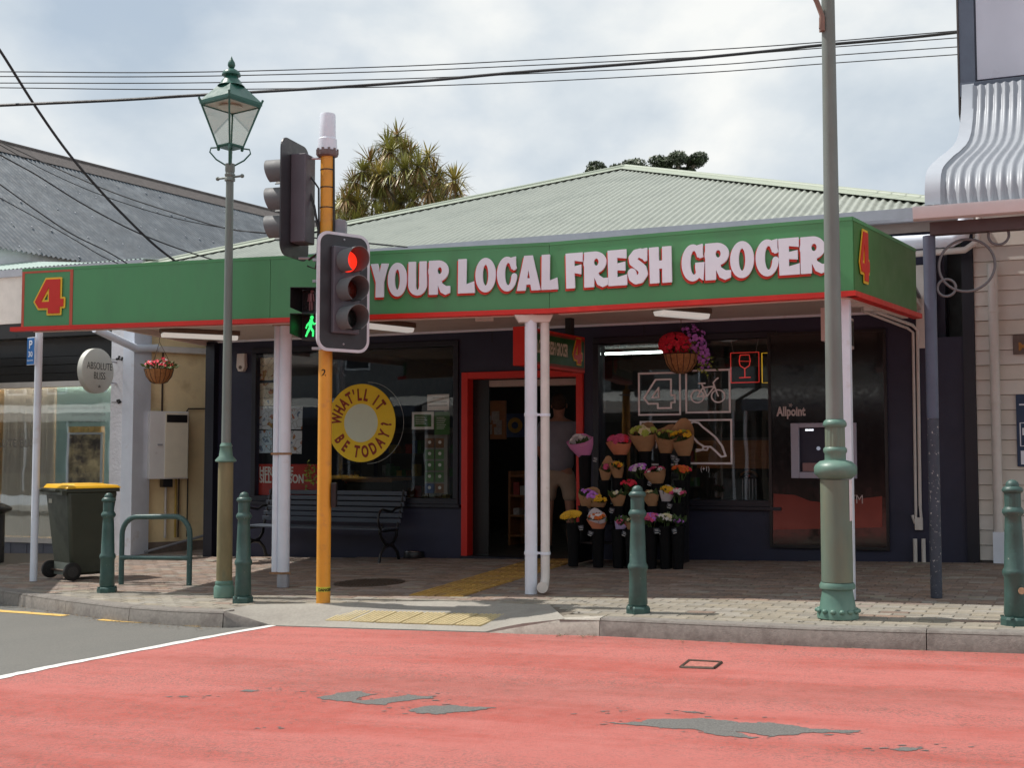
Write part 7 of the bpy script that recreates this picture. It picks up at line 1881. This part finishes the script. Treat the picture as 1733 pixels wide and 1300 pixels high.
def bouquet(px, py, row, wrapm, petals, label, r=.10, h=.2, peak=0., n=16, fr=.03, tilt_=0, lush=12, petn=5, inner=None, bkt=True, lean=0):
    r *= 1.28; h *= 1.1; peak *= .85; n = int(n * 1.7); tilt_ += random.uniform(-10, 10); lush += 10
    rr = random.Random(int(px * 13 + py)); off = FSPOT[row]; s, z = wp(px, py, off)
    base = W @ Vector((s, off, z)); base.z -= h * .5
    zb = gy + FSZ[row]
    hb = max(.12, base.z - zb + .04)
    if bkt: bucket(Vector((base.x, base.y, zb)), hb, .075, 'black bucket holding the ' + label)
    M = frame(base, WANG) @ Matrix.Rotation(R(tilt_), 4, 'Y') @ Matrix.Rotation(R(-16 + lean), 4, 'X').inverted()
    M = frame(base, WANG) @ Matrix.Rotation(R(tilt_), 4, 'Y') @ Matrix.Rotation(R(14), 4, 'X')
    t = thing('bouquet', label, 'bouquet', M, group='bouquets on the stand by the door')
    if wrapm:
        b = MB(); wrap(b, M, r, h, peak, 0, rr); b.build('paper_wrap', wrapm, t, smooth=35)
        if inner: b = MB(); wrap(b, M @ Matrix.Translation((0, .0, .012)), r * .93, h * .99, peak * 1.05, R(35), rr); b.build('inner_paper', inner, t, smooth=35)
    b = MB(); 
    for k in range(lush):
        a = rr.uniform(0, 6.28); q = r * .7 * rr.random(); p = M @ Vector((math.cos(a) * q, math.sin(a) * q * .7, h * .75)); leaf(b, p, M.to_3x3() @ Vector((math.cos(a) * .5, math.sin(a) * .5 - .1, 1)), rr.uniform(.06, .12), rr)
    for k in range(5): b.tube([M @ Vector((rr.uniform(-.02, .02), 0, -.05)), M @ Vector((rr.uniform(-.06, .06), 0, h * .8))], .004, 4)
    b.build('leaves', m_stem, t)
    groups = {}
    for k in range(n):
        a = rr.uniform(0, 6.28); q = r * .85 * math.sqrt(rr.random()); dome = math.sqrt(max(0, 1 - (q / r) ** 2)) * r * .55
        p = M @ Vector((math.cos(a) * q, math.sin(a) * q * .75, h * .92 + dome)); d = M.to_3x3() @ Vector((math.cos(a) * q / r, math.sin(a) * q / r - .7, .8))
        pm = rr.choice(petals); bb = groups.setdefault(pm, MB())
        for ly in range(2): flower(bb, p + d * .004 * ly, d, fr * (1 - .3 * ly), rr, petn)
        if pm in (m_ppk, m_po, m_py): bb.ball(p + d * .006, fr * .4, 6, 4)
    for m, bb in groups.items(): bb.build('blossoms', m, t)
    if rr.random() < .5: tagcard(base + Vector((rr.choice((-1, 1)) * r * .7, -.10, -.02)), t, rr)
    return t
bouquet(990, 762, 1, m_pkp, [m_pw], 'bouquet in pink paper with tall white inner sheets', .125, .18, .10, 8, .018, inner=m_whp)
bouquet(1050, 762, 0, m_orp, [m_ppk, m_pr], 'bouquet of red and pink blooms in bright orange paper', .12, .17, .0, 22, .04, 0)
bouquet(1092, 752, 0, m_kraft, [m_pcr, m_plm], 'bouquet with a large cream lily in kraft paper', .13, .22, .09, 6, .05, -12, 18, 6)
bouquet(1125, 755, 0, m_kraft, [m_plm], 'leafy bouquet in kraft paper between the lily and the tulips', .11, .22, .10, 6, .025, 8, 26)
bouquet(1158, 758, 0, m_kraft, [m_plm, m_py], 'bouquet of yellow green tulips in a tall pointed kraft wrap', .115, .24, .16, 9, .03, 4, 10)
bouquet(1023, 805, 1, m_kraft, [m_ppk], 'single pink rose in a narrow kraft cone', .065, .17, .12, 3, .035, 8, 4, 7)
bouquet(1047, 802, 1, m_kraft, [m_py, m_po], 'golden blooms in a narrow kraft wrap', .07, .16, .03, 8, .03, 6)
bouquet(1086, 806, 1, None, [m_pp, m_pp, m_pw], 'loose bunch of magenta purple flowers without paper', .10, .13, 0, 30, .026, 0)
bouquet(1114, 812, 1, m_kraft, [m_ppk, m_pw], 'square kraft wrap with small pink and white blooms', .10, .15, 0, 12, .024, 0)
bouquet(1152, 808, 1, None, [m_po, m_pr], 'loose dark orange flowers at the right end of the stand', .09, .13, 0, 20, .028, 14)
bouquet(990, 850, 2, m_kraft, [m_pp], 'kraft wrapped bouquet of deep purple blooms', .10, .15, .08, 12, .026, 14)
bouquet(1012, 856, 2, m_kraft, [m_py], 'kraft wrapped bouquet of pale yellow blooms', .09, .10, 0, 10, .03)
bouquet(1046, 850, 2, m_kraft, [m_pw, m_pcr], 'small kraft wrapped bouquet with a white tag in the third row', .075, .15, .02, 5, .02)
bouquet(1066, 832, 1, None, [m_pr], 'loose dark red foliage bunch behind the bollard', .10, .12, 0, 16, .022)
bouquet(1106, 850, 2, m_kraft, [m_pcr], 'kraft cone with a pale price card right of the bollard', .075, .15, .03, 4, .02)
bouquet(1125, 842, 2, m_whp, [m_py], 'bright yellow blooms spilling from white paper', .07, .15, .06, 18, .026, 12)
bouquet(1145, 846, 2, None, [m_ppk, m_pw], 'loose pink and white blooms at the right of the stand', .08, .13, 0, 18, .024, 8)
bouquet(970, 884, 3, None, [m_py], 'dense ball of golden yellow chrysanthemums in the front left bucket', .105, .09, 0, 90, .026, 0, 8, 7)
bouquet(1012, 890, 3, m_orp, [m_po, m_pw], 'orange blooms in orange and white paper in the front row', .09, .13, .08, 12, .026, 10, inner=m_whp)
bouquet(1046, 892, 3, m_lil, [m_ppk], 'lilac paper wrap with pink blooms in the front row', .06, .11, .05, 6, .028, 16)
bouquet(1068, 892, 3, m_kraft, [m_pcr], 'kraft wrap hidden behind the bollard in the front row', .06, .12, .02, 4, .02)
bouquet(1102, 890, 3, None, [m_pp, m_ppk], 'loose purple and mauve flowers right of the bollard', .11, .10, 0, 34, .026)
bouquet(1126, 888, 3, None, [m_pcr, m_pw], 'loose cream white blooms in the front row', .085, .10, 0, 26, .024, 10)
bouquet(1147, 890, 3, None, [m_pp], 'tiny purple bunch at the right end of the front row', .05, .08, 0, 5, .018)
# ================================================================ PERSON
def person():
    off = .95; s, _ = wp(946, 800, off); MP = W @ Matrix.Translation((s, off, .02)) @ Matrix.Rotation(R(12), 4, 'Z')
    t = thing('person', 'person seen from behind in grey t-shirt and khaki shorts standing inside the red doorway', 'person', MP)
    zh = wp(946, 668, off)[1] - .02; k = zh / 1.78
    v = lambda x, y, z: MP @ Vector((x * k, y * k, z * k))
    skin = mat('skin', (.42, .22, .15), .55, var=.08); shirt = mat('grey_shirt', (.27, .28, .33), .85, var=.12, ns=8, bump=.2, bs=12); shorts = mat('khaki_shorts', (.42, .33, .25), .85, var=.12, ns=8, bump=.2, bs=12)
    # body: pelvis, spine, neck, head, arms, legs
    V = [v(0, 0, .95), v(0, 0, 1.12), v(0, .0, 1.34), v(0, .0, 1.44), v(0, .01, 1.52), v(0, .02, 1.60), v(0, .015, 1.70), v(0, .01, 1.755),
         v(.19, 0, 1.42), v(.24, .02, 1.16), v(.235, .13, .93), v(.22, .19, .88), v(-.19, 0, 1.42), v(-.25, .03, 1.16), v(-.20, .18, 1.02), v(-.12, .24, 1.0),
         v(.10, 0, .86), v(.125, .01, .48), v(.13, -.01, .09), v(.135, .10, .035), v(-.10, 0, .86), v(-.12, .02, .48), v(-.12, -.03, .09), v(-.13, .08, .035)]
    E = [(0, 1), (1, 2), (2, 3), (3, 4), (4, 5), (5, 6), (6, 7), (3, 8), (8, 9), (9, 10), (10, 11), (3, 12), (12, 13), (13, 14), (14, 15), (0, 16), (16, 17), (17, 18), (18, 19), (0, 20), (20, 21), (21, 22), (22, 23)]
    Rr = [.11, .10, .11, .09, .055, .075, .088, .045, .055, .043, .033, .03, .055, .043, .033, .03, .085, .055, .042, .035, .085, .055, .042, .035]
    skinned('body', V, E, [r * k for r in Rr], skin, t)
    Vs = [v(0, 0, .86), v(0, 0, 1.1), v(0, 0, 1.28), v(0, 0, 1.41), v(.185, 0, 1.42), v(.225, .01, 1.27), v(.24, .02, 1.18), v(-.185, 0, 1.42), v(-.23, .01, 1.27), v(-.25, .03, 1.18), v(0, 0.005, 1.46)]
    skinned('t_shirt', Vs, [(0, 1), (1, 2), (2, 3), (3, 4), (4, 5), (5, 6), (3, 7), (7, 8), (8, 9), (3, 10)], [(r[0] * k, r[1] * k) for r in ((.20, .15), (.185, .14), (.18, .125), (.15, .11), (.075, .075), (.065, .065), (.062, .062), (.075, .075), (.065, .065), (.062, .062), (.10, .085))], shirt, t)
    Vp = [v(0, 0, .97), v(0, 0, .90), v(.105, 0, .82), v(.125, .01, .66), v(.13, .01, .55), v(-.105, 0, .82), v(-.12, .01, .66), v(-.125, .01, .55)]
    skinned('shorts', Vp, [(0, 1), (1, 2), (2, 3), (3, 4), (1, 5), (5, 6), (6, 7)], [(r * k, r * k) for r in (.15, .14, .105, .096, .092, .105, .096, .092)], shorts, t)
    b = MB(); c = v(0, -.005, 1.695); b.ball(c, .098 * k, 14, 10, (.92, 1.05, 1.08)); b.build('hair', mat('brown_hair', (.055, .032, .02), .8, var=.3, ns=30), t, smooth=60)
    for sx in (-1, 1): b = MB(); b.ball(v(sx * .086, .03, 1.655), .026 * k, 8, 6, (.4, .7, 1.1)); b.build('ear', skin, t, smooth=60)
    b = MB(); b.ball(v(0, .115, 1.655), .017 * k, 6, 5, (.8, 1, 1.4)); b.build('nose', skin, t, smooth=60)
    for sx in (-1, 1):
        b = MB(); b.ball(v(sx * .13, .05, .045), .055 * k, 10, 6, (.85, 2.1, .75)); b.build('shoe', m_black, t, smooth=60)
        for f in range(4): b = MB(); b.tube([v(sx * .215 + f * .012 - .02, .19, .88), v(sx * .215 + f * .013 - .02, .22, .84), v(sx * .21 + f * .013 - .02, .225, .80 + .01 * abs(f - 1.5))], .009 * k, 6); b.build('finger', skin, t, smooth=60)
person()
# ================================================================ OVERHEAD WIRES
m_wire = mat('wire_black', (.012, .012, .014), .6)
def wire(pts, Y, r, label, name='overhead_wire', ext=3.0, cat='wire', grp='street wires above the canopy', Ys=None):
    P = []
    for i, (px, py) in enumerate(pts):
        y = Y if Ys is None else Ys[i]; P.append(atY(px, py, y))
    P = [P[0] + (P[0] - P[1]).normalized() * ext] + P + ([P[-1] + (P[-1] - P[-2]).normalized() * ext] if Ys is None else [])
    # smooth by Catmull-Rom
    Q = []
    for i in range(len(P) - 1):
        p0, p1, p2, p3 = P[max(i - 1, 0)], P[i], P[i + 1], P[min(i + 2, len(P) - 1)]
        for k in range(6):
            s = k / 6; Q.append(.5 * ((2 * p1) + (p2 - p0) * s + (2 * p0 - 5 * p1 + 4 * p2 - p3) * s * s + (3 * p1 - p0 - 3 * p2 + p3) * s ** 3))
    Q.append(P[-1]); b = MB(); b.tube(Q, r, 6); o = b.build(name, m_wire, None, label, cat, grp, loc=tuple(Q[0]), smooth=60)
    return o
wire([(0, 178), (200, 169), (330, 161), (540, 149), (700, 138), (866, 123), (1100, 105), (1300, 86), (1390, 76), (1560, 61), (1733, 40)], 13.2, .017, 'thick twisted black cable rising across the whole sky to the right')
wire([(0, 121), (300, 122), (640, 113), (900, 101), (1200, 84), (1400, 70), (1733, 42)], 13.5, .006, 'thin wire highest of the four across the left sky')
wire([(0, 129), (300, 129), (640, 121), (900, 110), (1200, 95), (1400, 80), (1733, 55)], 13.7, .006, 'second thin wire from the top across the left sky')
wire([(0, 140), (300, 140), (640, 134), (900, 124), (1200, 110), (1400, 94), (1733, 71)], 13.9, .006, 'third thin wire from the top across the left sky')
wire([(0, 148), (300, 151), (640, 147), (900, 138), (1200, 122), (1400, 107), (1733, 84)], 14.1, .006, 'lowest of the four thin wires across the left sky')
zroof = None
wire([(-40, 30), (0, 85), (60, 180), (115, 258), (170, 323), (220, 375), (262, 415), (298, 443)], 14, .017, 'thick black cable dropping steeply from the top left to the shop roof', Ys=[13.5, 13.6, 14, 14.3, 14.6, 15, 15.4, 15.8])
wire([(0, 240), (90, 282), (190, 325), (300, 362), (390, 388), (470, 396)], 15, .008, 'upper thin cable crossing the weathered grey roof')
wire([(0, 262), (60, 295), (140, 345), (225, 390), (300, 420), (365, 441)], 15, .009, 'middle thin cable crossing the weathered grey roof', Ys=[14.5, 14.7, 15, 15.2, 15.5, 15.8])
wire([(0, 312), (60, 355), (120, 395), (180, 425), (215, 446)], 15, .008, 'lower thin cable crossing the weathered grey roof', Ys=[14.5, 14.7, 15, 15.3, 15.6])
wire([(0, 335), (60, 368), (120, 402), (170, 432), (200, 446)], 15, .006, 'lowest thin cable crossing the weathered grey roof', Ys=[14.5, 14.7, 15, 15.3, 15.6])
wire([(0, 245), (80, 290), (180, 333), (300, 370), (420, 392), (480, 398)], 15.3, .006, 'thin cable just below the upper one over the weathered grey roof')
